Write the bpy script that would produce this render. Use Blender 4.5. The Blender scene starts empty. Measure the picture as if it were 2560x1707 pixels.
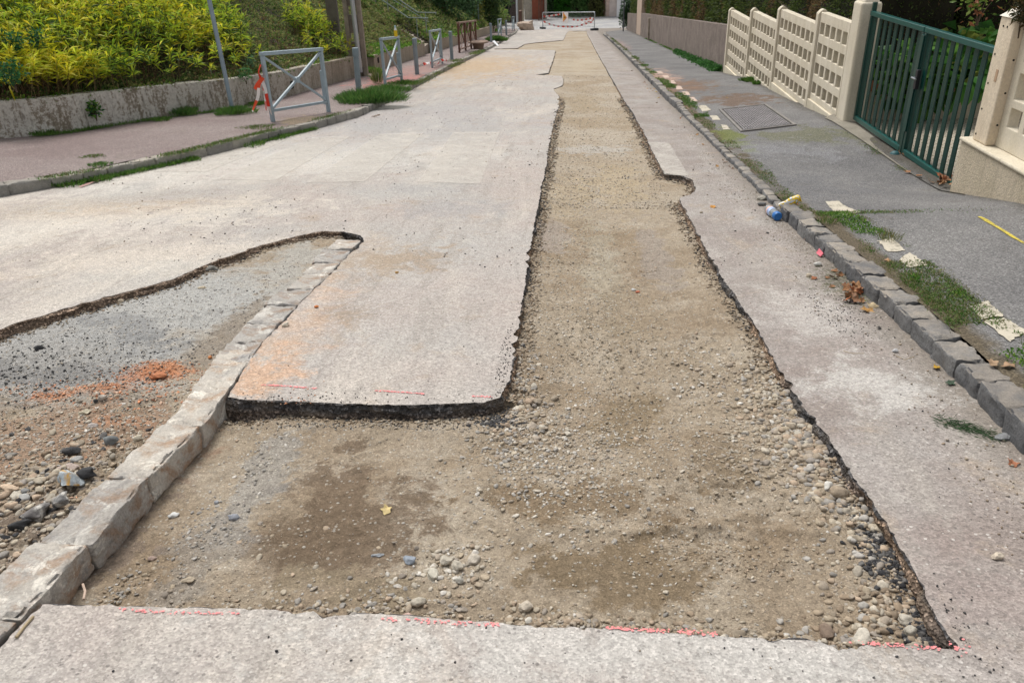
import bpy, bmesh, math, random
import numpy as np
from mathutils import Vector, Matrix, geometry, noise as mnoise
sc = bpy.context.scene
C = sc.collection
random.seed(7)
rng = np.random.default_rng(11)

# ------------------------------------------------------------------ camera
FPX = 1990.0; CX, CY = 1280.0, 853.5; CAMH = 1.62
def _d(x, y):
    v = np.array([(x-CX)/FPX, -(y-CY)/FPX, -1.0]); return v/np.linalg.norm(v)
_down = _d(1400.0, CY+(FPX*FPX+91*(1400.0-CX))/1042.5)
_up = -_down
_r = _d(1437, 20)
_Y = _r-_up*_r.dot(_up); K = -_r.dot(_up)/np.linalg.norm(_Y); _Y /= np.linalg.norm(_Y)
_X = np.cross(_Y, _up)
RM = np.array([_X, _Y, _up])
cam = bpy.data.cameras.new('camera'); camo = bpy.data.objects.new('camera', cam); C.objects.link(camo)
camo.matrix_world = Matrix.Translation((0, 0, CAMH)) @ Matrix(RM.tolist()).to_4x4()
cam.sensor_width = 36.0; cam.lens = FPX/2560*36.0; cam.clip_end = 2000; cam.clip_start = 0.05
cam.dof.use_dof = True; cam.dof.focus_distance = 4.2; cam.dof.aperture_fstop = 9.0
sc.camera = camo

# ------------------------------------------------------------------ light: bright overcast
SUN_EL, SUN_AZ = math.radians(60), math.radians(125)      # azimuth measured from +X towards +Y
w = bpy.data.worlds.new('World'); sc.world = w; w.use_nodes = True
wn = w.node_tree.nodes; wl = w.node_tree.links
sky = wn.new('ShaderNodeTexSky'); sky.sky_type = 'NISHITA'; sky.sun_disc = False
sky.sun_elevation = SUN_EL; sky.sun_rotation = math.radians(90)-SUN_AZ
sky.air_density = 1.0; sky.dust_density = 3.0; sky.ozone_density = 1.0
hsv = wn.new('ShaderNodeHueSaturation'); hsv.inputs['Saturation'].default_value = 0.15
wl.new(sky.outputs[0], hsv.inputs['Color'])
bg = wn['Background']; wl.new(hsv.outputs[0], bg.inputs[0]); bg.inputs[1].default_value = 0.112
sun = bpy.data.lights.new('sun', 'SUN'); sun.energy = 1.75; sun.angle = math.radians(24); sun.color = (1, 0.96, 0.90)
suno = bpy.data.objects.new('sun', sun); C.objects.link(suno)
sd = Vector((math.cos(SUN_EL)*math.cos(SUN_AZ), math.cos(SUN_EL)*math.sin(SUN_AZ), math.sin(SUN_EL)))
suno.rotation_euler = sd.to_track_quat('Z', 'Y').to_euler()
sc.view_settings.view_transform = 'Standard'; sc.view_settings.look = 'None'
sc.view_settings.exposure = 0.58; sc.view_settings.gamma = 1.0
try: sc.view_settings.use_curve_mapping = False
except Exception: pass

# ------------------------------------------------------------------ terrain profile and rays
def zb(Y):
    Y = np.asarray(Y, float); t = np.clip(Y-70, 0, 10)
    return np.where(Y < 70, -K*Y, -K*70-K*(t-t*t/20))
def ray(x, y): return RM @ _d(x, y)
O = np.array([0, 0, CAMH])
def G(px, py, wz=0.0):
    """ground point (wz metres above the street's base profile) seen at a photo pixel"""
    q = ray(px, py); den = -(q[2]+K*q[1])
    if den > 1e-6:
        P = O+q*(CAMH-wz)/den
        if P[1] < 70: return P
    t = 60/q[1]
    for i in range(4000):
        P = O+q*t
        if P[2] <= zb(P[1])+wz: return P
        t += 0.05
    return P
def onX(px, py, X): q = ray(px, py); return O+q*X/q[0]
def onY(px, py, Yv): q = ray(px, py); return O+q*Yv/q[1]
def onZ(px, py, Z): q = ray(px, py); return O+q*(Z-CAMH)/q[2]

# ------------------------------------------------------------------ numpy noise
def _h(ix, iy, s):
    n = (ix.astype(np.int64)*374761393+iy.astype(np.int64)*668265263+s*1442695041) & 0x7fffffff
    n = ((n ^ (n >> 13))*1274126177) & 0x7fffffff
    return ((n ^ (n >> 16)) & 0xffffff)/float(0xffffff)
def pn(x, y, s=0):
    x = np.asarray(x, float); y = np.asarray(y, float)+0*x; x = x+0*y
    ix = np.floor(x); iy = np.floor(y); fx = x-ix; fy = y-iy
    u = fx*fx*(3-2*fx); v = fy*fy*(3-2*fy)
    a = _h(ix, iy, s); b = _h(ix+1, iy, s); c = _h(ix, iy+1, s); d = _h(ix+1, iy+1, s)
    return (a*(1-u)+b*u)*(1-v)+(c*(1-u)+d*u)*v-0.5
def fb(x, y, o=4, s=0):
    r = 0; a = 1; f = 1
    for i in range(o): r = r+a*pn(x*f, y*f, s+i*17); a *= .5; f *= 2.03
    return r

# ------------------------------------------------------------------ object helpers
def tag(o, label=None, cat=None, group=None, kind=None):
    if label: o['label'] = label
    if cat: o['category'] = cat
    if group: o['group'] = group
    if kind: o['kind'] = kind
    return o
def empty(name, loc, rz=0.0):
    o = bpy.data.objects.new(name, None); C.objects.link(o); o.location = loc; o.rotation_euler = (0, 0, rz)
    o.empty_display_size = .1; return o
def link(name, me, mats, parent=None, loc=(0, 0, 0)):
    if not isinstance(mats, (list, tuple)): mats = [mats]
    if not me.materials:
        for m in mats: me.materials.append(m)
    o = bpy.data.objects.new(name, me); C.objects.link(o); o.location = loc
    if parent: o.parent = parent
    return o
def fast(name, V, F, mats, parent=None, smooth=False, tint=None, mi=None, loc=(0, 0, 0)):
    """V (n,3), F (m,k) of one face size"""
    V = np.asarray(V, np.float32); F = np.asarray(F, np.int32)
    me = bpy.data.meshes.new(name)
    me.vertices.add(len(V)); me.vertices.foreach_set('co', V.ravel())
    m, k = F.shape
    me.loops.add(m*k); me.loops.foreach_set('vertex_index', F.ravel())
    me.polygons.add(m); me.polygons.foreach_set('loop_start', np.arange(m, dtype=np.int32)*k)
    if mi is not None: me.polygons.foreach_set('material_index', np.asarray(mi, np.int32))
    me.update(calc_edges=True)
    me.polygons.foreach_set('use_smooth', np.full(m, smooth, bool))
    if tint is not None:
        t = np.ones((len(V), 4), np.float32); t[:, :3] = tint
        me.color_attributes.new('tint', 'FLOAT_COLOR', 'POINT').data.foreach_set('color', t.ravel())
    return link(name, me, mats, parent, loc)
class MB:
    def __init__(s): s.V = []; s.F = []; s.MI = []
    def add(s, vs, fs, mi=0):
        b = len(s.V); s.V += [tuple(float(c) for c in v) for v in vs]; s.F += [[b+i for i in f] for f in fs]; s.MI += [mi]*len(fs); return s
    def box(s, x0, x1, y0, y1, z0, z1, mi=0):
        return s.add([(x0,y0,z0),(x1,y0,z0),(x1,y1,z0),(x0,y1,z0),(x0,y0,z1),(x1,y0,z1),(x1,y1,z1),(x0,y1,z1)],
                     [(0,3,2,1),(4,5,6,7),(0,1,5,4),(1,2,6,5),(2,3,7,6),(3,0,4,7)], mi)
    def bar(s, p0, p1, a, b, side=(0, 0, 1), mi=0):
        p0 = Vector(p0); p1 = Vector(p1); d = (p1-p0).normalized(); u = Vector(side); u = (u-d*u.dot(d)).normalized(); v = d.cross(u)
        vs = [p+u*(i*a/2)+v*(j*b/2) for p in (p0, p1) for i, j in ((-1,-1),(1,-1),(1,1),(-1,1))]
        return s.add(vs, [(0,1,2,3),(7,6,5,4),(0,4,5,1),(1,5,6,2),(2,6,7,3),(3,7,4,0)], mi)
    def tube(s, pts, r, n=10, cap=True, mi=0):
        pts = [Vector(p) for p in pts]; rr = r if isinstance(r, (list, tuple)) else [r]*len(pts)
        vs = []; fs = []; u = None
        for i, p in enumerate(pts):
            d = (pts[min(i+1, len(pts)-1)]-pts[max(i-1, 0)]).normalized()
            if u is None: u = d.orthogonal().normalized()
            u = (u-d*u.dot(d)).normalized(); v = d.cross(u)
            for k in range(n):
                a = 2*math.pi*k/n; vs.append(p+(u*math.cos(a)+v*math.sin(a))*rr[i])
        for i in range(len(pts)-1):
            for k in range(n): fs.append((i*n+k, i*n+(k+1) % n, (i+1)*n+(k+1) % n, (i+1)*n+k))
        if cap: fs.append(tuple(range(n-1, -1, -1))); fs.append(tuple((len(pts)-1)*n+k for k in range(n)))
        return s.add(vs, fs, mi)
    def lathe(s, prof, c=(0, 0, 0), n=20, mi=0):
        return s.tube([(c[0], c[1], c[2]+z) for r, z in prof], [r for r, z in prof], n, True, mi)
    def prism(s, poly, z0, z1, mi=0):
        n = len(poly)
        return s.add([(x, y, z0) for x, y in poly]+[(x, y, z1) for x, y in poly],
                     [tuple(range(n-1, -1, -1)), tuple(range(n, 2*n))]+[(i, (i+1) % n, n+(i+1) % n, n+i) for i in range(n)], mi)
    def build(s, name, mats, parent=None, smooth=False, bevel=0, loc=(0, 0, 0), segs=2):
        me = bpy.data.meshes.new(name); me.from_pydata(s.V, [], s.F)
        o = link(name, me, mats, parent, loc)
        me.polygons.foreach_set('material_index', s.MI)
        bm = bmesh.new(); bm.from_mesh(me); bmesh.ops.recalc_face_normals(bm, faces=bm.faces); bm.to_mesh(me); bm.free()
        if smooth: me.shade_smooth(); 
        if smooth:
            try: me.set_sharp_from_angle(angle=math.radians(40))
            except Exception: pass
        if bevel:
            m = o.modifiers.new('bevel', 'BEVEL'); m.width = bevel; m.segments = segs; m.limit_method = 'ANGLE'
        return o
def copy_tree(o, parent=None):
    c = o.copy(); C.objects.link(c); c.parent = parent
    for ch in list(o.children): copy_tree(ch, c)
    return c
ORD = ['first','second','third','fourth','fifth','sixth','seventh','eighth','ninth','tenth','eleventh','twelfth','thirteenth','fourteenth',
 'fifteenth','sixteenth','seventeenth','eighteenth','nineteenth','twentieth']
def ordw(i):
    if i < 20: return ORD[i]
    tens = ['twenty','thirty','forty','fifty','sixty','seventy','eighty','ninety'][(i+1)//10-2]
    r = (i+1) % 10
    return (tens+'-'+ORD[r-1]) if r else tens.replace('ty', 'tieth')

# ------------------------------------------------------------------ materials
class N:
    def __init__(s, name, rough=.9, spec=.25):
        s.m = bpy.data.materials.new(name); s.m.use_nodes = True; s.t = s.m.node_tree; s.n = s.t.nodes
        s.b = s.n['Principled BSDF']; s.b.inputs['Roughness'].default_value = rough; s.b.inputs['Specular IOR Level'].default_value = spec
        g = s.n.new('ShaderNodeTexCoord'); s.obj = g.outputs['Object']; s.geo = s.n.new('ShaderNodeNewGeometry').outputs['Position']
        s.out = s.n['Material Output']
    def L(s, a, b): s.t.links.new(a, b)
    def setv(s, inp, v):
        if hasattr(v, 'links') or isinstance(v, bpy.types.NodeSocket): s.L(v, inp)
        else:
            if isinstance(v, (tuple, list)) and len(v) == 3 and inp.type == 'RGBA': v = (*v, 1)
            inp.default_value = v
    def map(s, vec, scale=(1, 1, 1), loc=(0, 0, 0), rot=(0, 0, 0)):
        m = s.n.new('ShaderNodeMapping'); s.L(vec, m.inputs[0]); m.inputs['Scale'].default_value = scale; m.inputs['Location'].default_value = loc
        m.inputs['Rotation'].default_value = rot; return m.outputs[0]
    def noise(s, vec, scale, det=4, rough=.55, dist=0.):
        x = s.n.new('ShaderNodeTexNoise'); s.L(vec, x.inputs['Vector']); x.inputs['Scale'].default_value = scale
        x.inputs['Detail'].default_value = det; x.inputs['Roughness'].default_value = rough; x.inputs['Distortion'].default_value = dist
        return x.outputs['Fac']
    def vor(s, vec, scale, feat='F1', out='Distance', rnd=1.):
        x = s.n.new('ShaderNodeTexVoronoi'); s.L(vec, x.inputs['Vector']); x.inputs['Scale'].default_value = scale; x.feature = feat
        x.inputs['Randomness'].default_value = rnd
        return x.outputs[out]
    def ramp(s, f, stops, interp='LINEAR'):
        x = s.n.new('ShaderNodeValToRGB'); s.L(f, x.inputs[0]); x.color_ramp.interpolation = interp; e = x.color_ramp.elements
        while len(e) < len(stops): e.new(.5)
        for i, (p, c) in enumerate(stops):
            e[i].position = p; e[i].color = (c, c, c, 1) if isinstance(c, (int, float)) else (*c, 1)
        return x.outputs[0]
    def mix(s, f, a, b, mode='MIX'):
        x = s.n.new('ShaderNodeMix'); x.data_type = 'RGBA'; x.blend_type = mode; x.clamp_factor = True
        s.setv(x.inputs[0], f); s.setv(x.inputs[6], a); s.setv(x.inputs[7], b); return x.outputs[2]
    def math(s, op, a, b=0., clamp=False):
        x = s.n.new('ShaderNodeMath'); x.operation = op; x.use_clamp = clamp; s.setv(x.inputs[0], a); s.setv(x.inputs[1], b); return x.outputs[0]
    def sep(s, vec): x = s.n.new('ShaderNodeSeparateXYZ'); s.L(vec, x.inputs[0]); return x.outputs
    def sepc(s, col): x = s.n.new('ShaderNodeSeparateColor'); s.L(col, x.inputs[0]); return x.outputs
    def attr(s, nm='tint'): x = s.n.new('ShaderNodeAttribute'); x.attribute_name = nm; return x.outputs['Color']
    def rnd(s): return s.n.new('ShaderNodeObjectInfo').outputs['Random']
    def bump(s, h, dist=.01, st=1., prev=None):
        x = s.n.new('ShaderNodeBump'); s.L(h, x.inputs['Height']); x.inputs['Distance'].default_value = dist; x.inputs['Strength'].default_value = st
        if prev is not None: s.L(prev, x.inputs['Normal'])
        return x.outputs[0]
    def blob(s, vec, c, r, ang=0., soft=.5, nz=None, amt=.6):
        """soft ellipse mask round a world point c=(x,y), radii r, edge broken by noise"""
        sub = s.n.new('ShaderNodeVectorMath'); sub.operation = 'SUBTRACT'; s.L(vec, sub.inputs[0]); sub.inputs[1].default_value = (c[0], c[1], 0)
        m = s.map(sub.outputs[0], (1, 1, 1), rot=(0, 0, -ang)); m = s.map(m, (1/r[0], 1/r[1], 0))
        l = s.n.new('ShaderNodeVectorMath'); l.operation = 'LENGTH'; s.L(m, l.inputs[0]); v = l.outputs['Value']
        if nz is not None: v = s.math('ADD', v, s.math('MULTIPLY', s.math('SUBTRACT', nz, .5), amt*2))
        mr = s.n.new('ShaderNodeMapRange'); s.L(v, mr.inputs[0]); mr.inputs[1].default_value = 1+soft/2; mr.inputs[2].default_value = 1-soft
        mr.interpolation_type = 'SMOOTHSTEP'; return mr.outputs[0]
    def done(s, col=None, nrm=None):
        if col is not None: s.setv(s.b.inputs['Base Color'], col)
        if nrm is not None: s.L(nrm, s.b.inputs['Normal'])
        return s.m
def plain(name, col, rough=.6, var=.12, scale=6., spec=.3, metal=0., bumpd=0., bscale=60.):
    n = N(name, rough, spec); a = n.noise(n.obj, scale, 5); 
    c0 = tuple(c*(1-var) for c in col); c1 = tuple(min(1, c*(1+var)) for c in col)
    n.b.inputs['Metallic'].default_value = metal
    return n.done(n.ramp(a, [(.3, c0), (.7, c1)]), n.bump(n.noise(n.obj, bscale, 3), bumpd) if bumpd else None)
def gp(x, y): P = G(x, y); return (P[0], P[1])
S = 2560/2352.0
# ------------------------------------------------------------------ ground materials
def m_road():
    n = N('worn_asphalt', .92, .2); p = n.obj
    a = n.noise(p, .7, 6, .6); b = n.noise(n.map(p, (1.3, .35, 1), rot=(0, 0, .25)), 1.0, 6, .62, .4)
    c = n.mix(n.ramp(a, [(.38, 0), (.62, 1)]), (.405, .355, .322), (.395, .375, .350))
    dustn = n.ramp(b, [(.5, 0), (.68, 1)])
    c = n.mix(n.math('MULTIPLY', dustn, .55), c, (.60, .55, .475))
    big = n.noise(p, 1.6, 5, .65); brk = n.math('ADD', n.math('MULTIPLY', n.math('SUBTRACT', n.noise(p, 4.5, 10, .8, .5), .5), 3.2), .5)
    x = n.sep(p)[0]; 
    rs = n.ramp(n.math('ADD', x, n.math('MULTIPLY', a, .1)), [(.86, 0), (1.05, 1)])
    c = n.mix(n.math('MULTIPLY', rs, .75), c, n.mix(n.ramp(big, [(.4, 0), (.65, 1)]), (.225, .187, .168), (.33, .306, .286)))
    sc1 = n.ramp(n.noise(n.map(p, (7, .9, 1), rot=(0, 0, .1)), 1.0, 7, .7, .6), [(.51, 0), (.64, .7)]); c = n.mix(sc1, c, (.33, .30, .27)); sc2 = n.ramp(n.noise(n.map(p, (1, 1, 1)), 5.5, 8, .72, .8), [(.55, 0), (.68, .35)]); c = n.mix(sc2, c, (.54, .505, .455))
    sc3 = n.ramp(n.noise(n.map(p, (1, 1, 1), (3, 7, 0)), 2.2, 8, .75, .5), [(.56, 0), (.66, .55)]); c = n.mix(sc3, c, (.36, .29, .22))
    # dirt against the right kerb and the left gutter
    g = n.ramp(n.math('ADD', x, n.math('MULTIPLY', n.noise(p, 3, 5), .5)), [(.0, 0), (1., 1)])
    kerbd = n.math('MULTIPLY', n.ramp(n.math('MULTIPLY', n.math('ADD', x, n.math('MULTIPLY', big, .55)), .4), [(.72, 0), (.80, 1)]), .6)
    c = n.mix(kerbd, c, (.17, .145, .115))
    def bl(px, py, rx, ry, col, amt, ang=0., soft=.75, na=1.1):
        nonlocal c
        c = n.mix(n.math('MULTIPLY', n.blob(p, gp(px, py), (rx, ry), ang, soft, brk, na), amt), c, col)
    bl(1180, 165, 2.0, 5.5, (.44, .31, .18), .75); bl(960, 178, 1.6, 3.5, (.42, .29, .17), .5)
    bl(1010, 650, .38, .28, (.27, .21, .15), .7); bl(860, 780, .2, .16, (.27, .21, .15), .6); bl(900, 640, .5, .5, (.40, .32, .24), .5)
    bl(300, 520, 1.3, .5, (.48, .38, .27), .5); bl(1130, 520, .5, .4, (.30, .30, .30), .5)
    bl(560, 420, 2.8, 1.2, (.56, .53, .48), .6, .5); bl(760, 385, 2.4, 1.4, (.55, .52, .475), .4); bl(250, 560, 1.8, .5, (.58, .54, .48), .6, .4); bl(350, 640, 1.2, .3, (.56, .50, .43), .6, .4); bl(500, 480, 1.4, .3, (.33, .31, .29), .5, .5); bl(1050, 470, .6, .25, (.33, .32, .31), .55, .2)
    bl(700, 850, .22, .8, (.50, .36, .26), .55); bl(640, 930, .2, .3, (.55, .33, .20), .5); bl(1000, 300, 2.4, 3, (.34, .335, .34), .5)
    bl(2160, 960, .3, .25, (.50, .48, .45), .7); bl(2010, 780, .25, .4, (.46, .43, .4), .6); bl(1700, 620, .2, .5, (.42, .38, .35), .5)
    bl(1500, 1640, .8, .2, (.50, .48, .45), .7); bl(2320, 1480, .3, .25, (.30, .24, .22), .4)
    bl(1640, 420, .1, .9, (.44, .38, .33), .5)
    # aggregate
    v = n.sepc(n.vor(p, 150, out='Color'))[0]
    agg = n.ramp(v, [(0, .62), (.35, .9), (.7, 1.05), (1, 1.4)])
    c = n.mix(.7, c, agg, 'MULTIPLY')
    v2 = n.vor(p, 62, out='Color'); v2s = n.sepc(v2); d2 = n.vor(p, 62)
    chip = n.math('MULTIPLY', n.math('GREATER_THAN', v2s[1], .9), n.math('LESS_THAN', d2, .33))
    c = n.mix(n.math('MULTIPLY', chip, .6), c, n.mix(n.math('GREATER_THAN', v2s[2], .45), (.12, .11, .105), (.62, .59, .55)))
    fn = n.noise(p, 38, 6, .75)
    c = n.mix(.65, c, n.ramp(fn, [(.3, .62), (.5, 1.), (.7, 1.3)]), 'MULTIPLY')
    h = n.math('ADD', n.math('MULTIPLY', n.vor(p, 150), .6), n.math('MULTIPLY', fn, 1.2))
    bmp = n.bump(h, .004, .9); bmp = n.bump(big, .02, .5, bmp)
    return n.done(c, bmp)
def m_cut():
    n = N('cut_asphalt_edge', .95, .15); p = n.obj
    v = n.sepc(n.vor(p, 95, out='Color'))[0]; d = n.vor(p, 95)
    c = n.mix(1., n.attr(), n.ramp(v, [(0, .5), (.55, 1.), (.8, 1.4), (.9, 2.2), (1, 3.2)]), 'MULTIPLY')
    c = n.mix(n.ramp(n.noise(p, 9, 5), [(.5, 0), (.65, .45)]), c, (.2, .16, .12))
    return n.done(c, n.bump(n.math('ADD', d, n.math('MULTIPLY', n.noise(p, 60, 4), 1.)), .012, 1.))
def m_floor():
    n = N('compacted_subsoil', .97, .12); p = n.obj
    a = n.noise(p, .9, 7, .62, .3); b = n.noise(p, 2.7, 7, .7); f = n.noise(p, 30, 6, .75); y = n.sep(p)[1]; brk = n.math('ADD', n.math('MULTIPLY', n.math('SUBTRACT', n.noise(p, 4.5, 8, .72, .3), .5), 3.2), .5)
    c = n.mix(n.ramp(a, [(.38, 0), (.6, 1)]), (.295, .228, .158), (.395, .33, .25))
    c = n.mix(n.ramp(b, [(.5, 0), (.68, .75)]), c, (.48, .42, .34))
    c = n.mix(n.ramp(b, [(.3, .7), (.44, 0)]), c, (.23, .18, .125))
    far = n.ramp(n.math('MULTIPLY', y, .05), [(.2, 0), (.5, 1)])
    c = n.mix(n.math('MULTIPLY', far, .7), c, n.mix(n.ramp(a, [(.4, 0), (.6, 1)]), (.36, .29, .205), (.43, .375, .305)))
    def bl(px, py, rx, ry, col, amt, ang=0., soft=.3, na=.85):
        nonlocal c
        c = n.mix(n.math('MULTIPLY', n.blob(p, gp(px, py), (rx, ry), ang, soft, brk, na), amt), c, col)
    bl(880, 1280, .28, .44, (.175, .128, .088), .8, .3); bl(720, 1300, .16, .25, (.17, .125, .085), .6); bl(1600, 1400, .36, .16, (.21, .155, .095), .8)
    bl(1450, 1220, .42, .12, (.22, .16, .10), .8); bl(1800, 1130, .12, .22, (.23, .175, .115), .7); bl(1560, 1030, .14, .3, (.25, .19, .12), .7)
    bl(640, 1150, .12, .4, (.33, .32, .30), .6); bl(480, 1330, .15, .22, (.29, .26, .225), .6); bl(900, 1420, .3, .1, (.30, .245, .17), .7)
    bl(1540, 450, .3, 1.0, (.42, .335, .22), .6); bl(1420, 480, .2, .9, (.41, .33, .225), .5); bl(1370, 570, .14, .5, (.36, .31, .27), .7)
    bl(1640, 620, .12, .9, (.33, .285, .245), .7); bl(1500, 640, .12, 1.0, (.40, .36, .28), .5); bl(1580, 760, .2, .5, (.29, .23, .16), .6)
    bl(1480, 365, .5, .35, (.44, .41, .37), .7); bl(1460, 250, .3, 2.0, (.33, .26, .17), .6); bl(1450, 160, .6, 4, (.45, .38, .28), .6)
    # the excavated wedge on the left: pale crushed base with black crumbs, brown rubble, brick dust
    wx = gp(420, 760); bl(420, 740, .95, .9, (.43, .425, .405), .95, -.55, .5, .35); bl(120, 880, .9, .55, (.37, .365, .35), .9, -.35, .4, .3)
    bl(740, 640, .25, .6, (.42, .40, .36), .9, 0, .6); bl(60, 910, .5, .22, (.20, .195, .19), .6); bl(330, 800, .45, .14, (.25, .25, .25), .6, -.5)
    bl(140, 1060, .6, .34, (.34, .235, .165), .9); bl(130, 1280, .4, .3, (.24, .19, .15), .8); bl(560, 810, .12, .5, (.27, .225, .175), .8)
    bl(395, 915, .19, .085, (.56, .25, .13), .95, 0, .6, .45); bl(215, 960, .23, .06, (.50, .24, .13), .85, .12, .6, .7); bl(280, 1030, .13, .06, (.46, .24, .14), .6, 0, .8)
    bl(450, 905, .1, .05, (.54, .26, .14), .8)
    pv = n.vor(p, 60, out='Color'); ps = n.sepc(pv); pd = n.vor(p, 60)
    peb = n.math('MULTIPLY', n.math('GREATER_THAN', n.math('ADD', ps[0], n.math('MULTIPLY', b, .9)), 1.22), n.math('LESS_THAN', pd, .36))
    c = n.mix(n.math('MULTIPLY', peb, .7), c, n.mix(ps[1], (.38, .32, .25), (.58, .55, .49)))
    c = n.mix(.75, c, n.ramp(f, [(.28, .6), (.5, 1.), (.72, 1.35)]), 'MULTIPLY')
    v = n.sepc(n.vor(p, 210, out='Color'))[0]; c = n.mix(.6, c, n.ramp(v, [(0, .6), (.6, 1.), (.95, 1.2), (1, 1.9)]), 'MULTIPLY')
    h = n.math('SUBTRACT', n.math('MULTIPLY', f, 1.6), n.math('MULTIPLY', n.math('MULTIPLY', peb, n.math('MULTIPLY', pd, 1.)), 1.2))
    return n.done(c, n.bump(n.math('ADD', h, n.math('MULTIPLY', n.noise(p, 110, 4, .7), .6)), .010, 1.))
def m_tint(name, rough=.9, spec=.2, var=.25, sc_=70., bd=.002):
    n = N(name, rough, spec); a = n.noise(n.obj, sc_, 4, .65)
    return n.done(n.mix(1., n.attr(), n.ramp(a, [(.3, 1-var), (.7, 1+var)]), 'MULTIPLY'), n.bump(a, bd) if bd else None)
def m_leaf(name, trans=.35, rough=.55):
    n = N(name, rough, .3); n.setv(n.b.inputs['Base Color'], n.attr())
    tr = n.n.new('ShaderNodeBsdfTranslucent'); n.L(n.attr(), tr.inputs[0]); mx = n.n.new('ShaderNodeMixShader'); mx.inputs[0].default_value = trans
    n.L(n.b.outputs[0], mx.inputs[1]); n.L(tr.outputs[0], mx.inputs[2]); n.L(mx.outputs[0], n.out.inputs[0]); return n.m
def m_pave(name, ca, cb, dirt, mossy=True, edge=None, red=False):
    n = N(name, .93, .2); p = n.obj
    a = n.noise(p, .8, 6, .6); f = n.noise(p, 45, 6, .75); b = n.noise(p, 2.4, 6, .65); brk = n.math('ADD', n.math('MULTIPLY', n.math('SUBTRACT', n.noise(p, 4, 8, .72, .3), .5), 3.2), .5)
    c = n.mix(n.ramp(a, [(.38, 0), (.62, 1)]), ca, cb)
    c = n.mix(n.ramp(b, [(.58, 0), (.74, .5)]), c, dirt)
    if edge:
        x = n.sep(p)[0]; e = n.ramp(n.math('MULTIPLY', n.math('ADD', x, n.math('MULTIPLY', b, edge[1])), .2), [(edge[0]*.2, 1), (edge[0]*.2+.012, 0)])
        c = n.mix(e, c, (.11, .09, .062))
        e2 = n.ramp(n.math('MULTIPLY', n.math('ADD', x, n.math('MULTIPLY', b, .4)), .2), [(edge[2]*.2-.03, 0), (edge[2]*.2+.02, .8)])
        c = n.mix(e2, c, (.075, .066, .05))
    if red:
        def bl(px, py, rx, ry, col, amt, wz=.1):
            nonlocal c
            P = G(px, py, wz); c = n.mix(n.math('MULTIPLY', n.blob(p, (P[0], P[1]), (rx, ry), 0, .35, brk, 1.1), amt), c, col)
        for q in red: bl(*q)
    v = n.sepc(n.vor(p, 130, out='Color'))[0]
    c = n.mix(.8, c, n.ramp(v, [(0, .5), (.4, .9), (.75, 1.1), (1, 1.9)]), 'MULTIPLY')
    c = n.mix(.6, c, n.ramp(f, [(.3, .65), (.7, 1.35)]), 'MULTIPLY')
    return n.done(c, n.bump(n.math('ADD', n.vor(p, 130), f), .004, .9))
def m_granite(name, ca, cb, moss=.3, setts=False):
    n = N(name, .8, .3); p = n.obj; r = n.rnd()
    vec = n.n.new('ShaderNodeVectorMath'); vec.operation = 'ADD'; n.L(p, vec.inputs[0]); cm = n.n.new('ShaderNodeCombineXYZ'); n.L(n.math('MULTIPLY', r, 40), cm.inputs[0]); n.L(cm.outputs[0], vec.inputs[1]); p = vec.outputs[0]
    a = n.noise(p, 5, 5, .6); f = n.noise(p, 90, 5, .8)
    c = n.mix(n.ramp(a, [(.35, 0), (.65, 1)]), ca, cb)
    if setts: c = n.mix(n.ramp(n.noise(n.obj, 4, 7, .7, .5), [(.46, 0), (.57, .95)]), c, (.29, .20, .14)); c = n.mix(n.ramp(n.noise(p, 7, 7, .75, .5), [(.54, 0), (.60, .9)]), c, (.66, .64, .59)); c = n.mix(n.ramp(n.noise(p, 11, 7, .75), [(.54, 0), (.64, .7)]), c, (.22, .22, .22))
    up_ = n.sep(n.n.new('ShaderNodeNewGeometry').outputs['Normal'])[2]
    dust = n.math('MULTIPLY', n.ramp(up_, [(.5, 0), (.9, 1)]), n.ramp(n.noise(p, 9, 4), [(.35, .2), (.6, .8)]))
    c = n.mix(n.math('MULTIPLY', dust, .3 if setts else .8), c, (.40, .35, .28) if setts else (.33, .29, .24))
    c = n.mix(.7, c, n.mix(r, (.72, .72, .74), (1.3, 1.26, 1.2)), 'MULTIPLY')
    c = n.mix(.7, c, n.ramp(f, [(.3, .6), (.5, 1), (.7, 1.45)]), 'MULTIPLY')
    return n.done(c, n.bump(n.math('ADD', f, n.math('MULTIPLY', n.noise(p, 22, 4), 3.)), .006, .8))
MR = m_road(); MC = m_cut(); MF = m_floor()
MG = m_tint('loose_stone'); MLEAF = m_leaf('leaf', .45); MDRY = m_leaf('dry_leaf', .15, .6); MGRASS = m_leaf('grass_blade', .3)
MPR = m_pave('pavement_asphalt', (.145, .142, .142), (.20, .195, .19), (.12, .105, .09), edge=(2.12, .35, 3.75),
             red=[(1600, 222, .5, 3.5, (.33, .20, .15), .8), (1660, 195, .35, 2.5, (.40, .27, .21), .8), (2010, 330, .7, .5, (.13, .13, .065), .6), (1830, 330, .15, .9, (.14, .16, .045), .8), (1720, 215, .5, 1.2, (.17, .11, .075), .8), (1850, 250, .6, .7, (.15, .10, .07), .8), (1920, 360, .8, .5, (.25, .25, .26), .4), (1920, 440, .9, .6, (.14, .14, .145), .5), (1540, 110, .4, 5, (.33, .22, .19), .6)])
MPL = m_pave('mauve_pavement', (.205, .16, .152), (.25, .208, .195), (.18, .15, .12), red=[(985, 200, .7, 1.6, (.50, .20, .17), .6, .12), (1160, 178, .5, 3., (.30, .24, .16), .6, .12), (1040, 175, 1.3, 2, (.36, .20, .17), .5, .12), (780, 300, .5, .5, (.28, .22, .14), .7, .12)])
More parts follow.
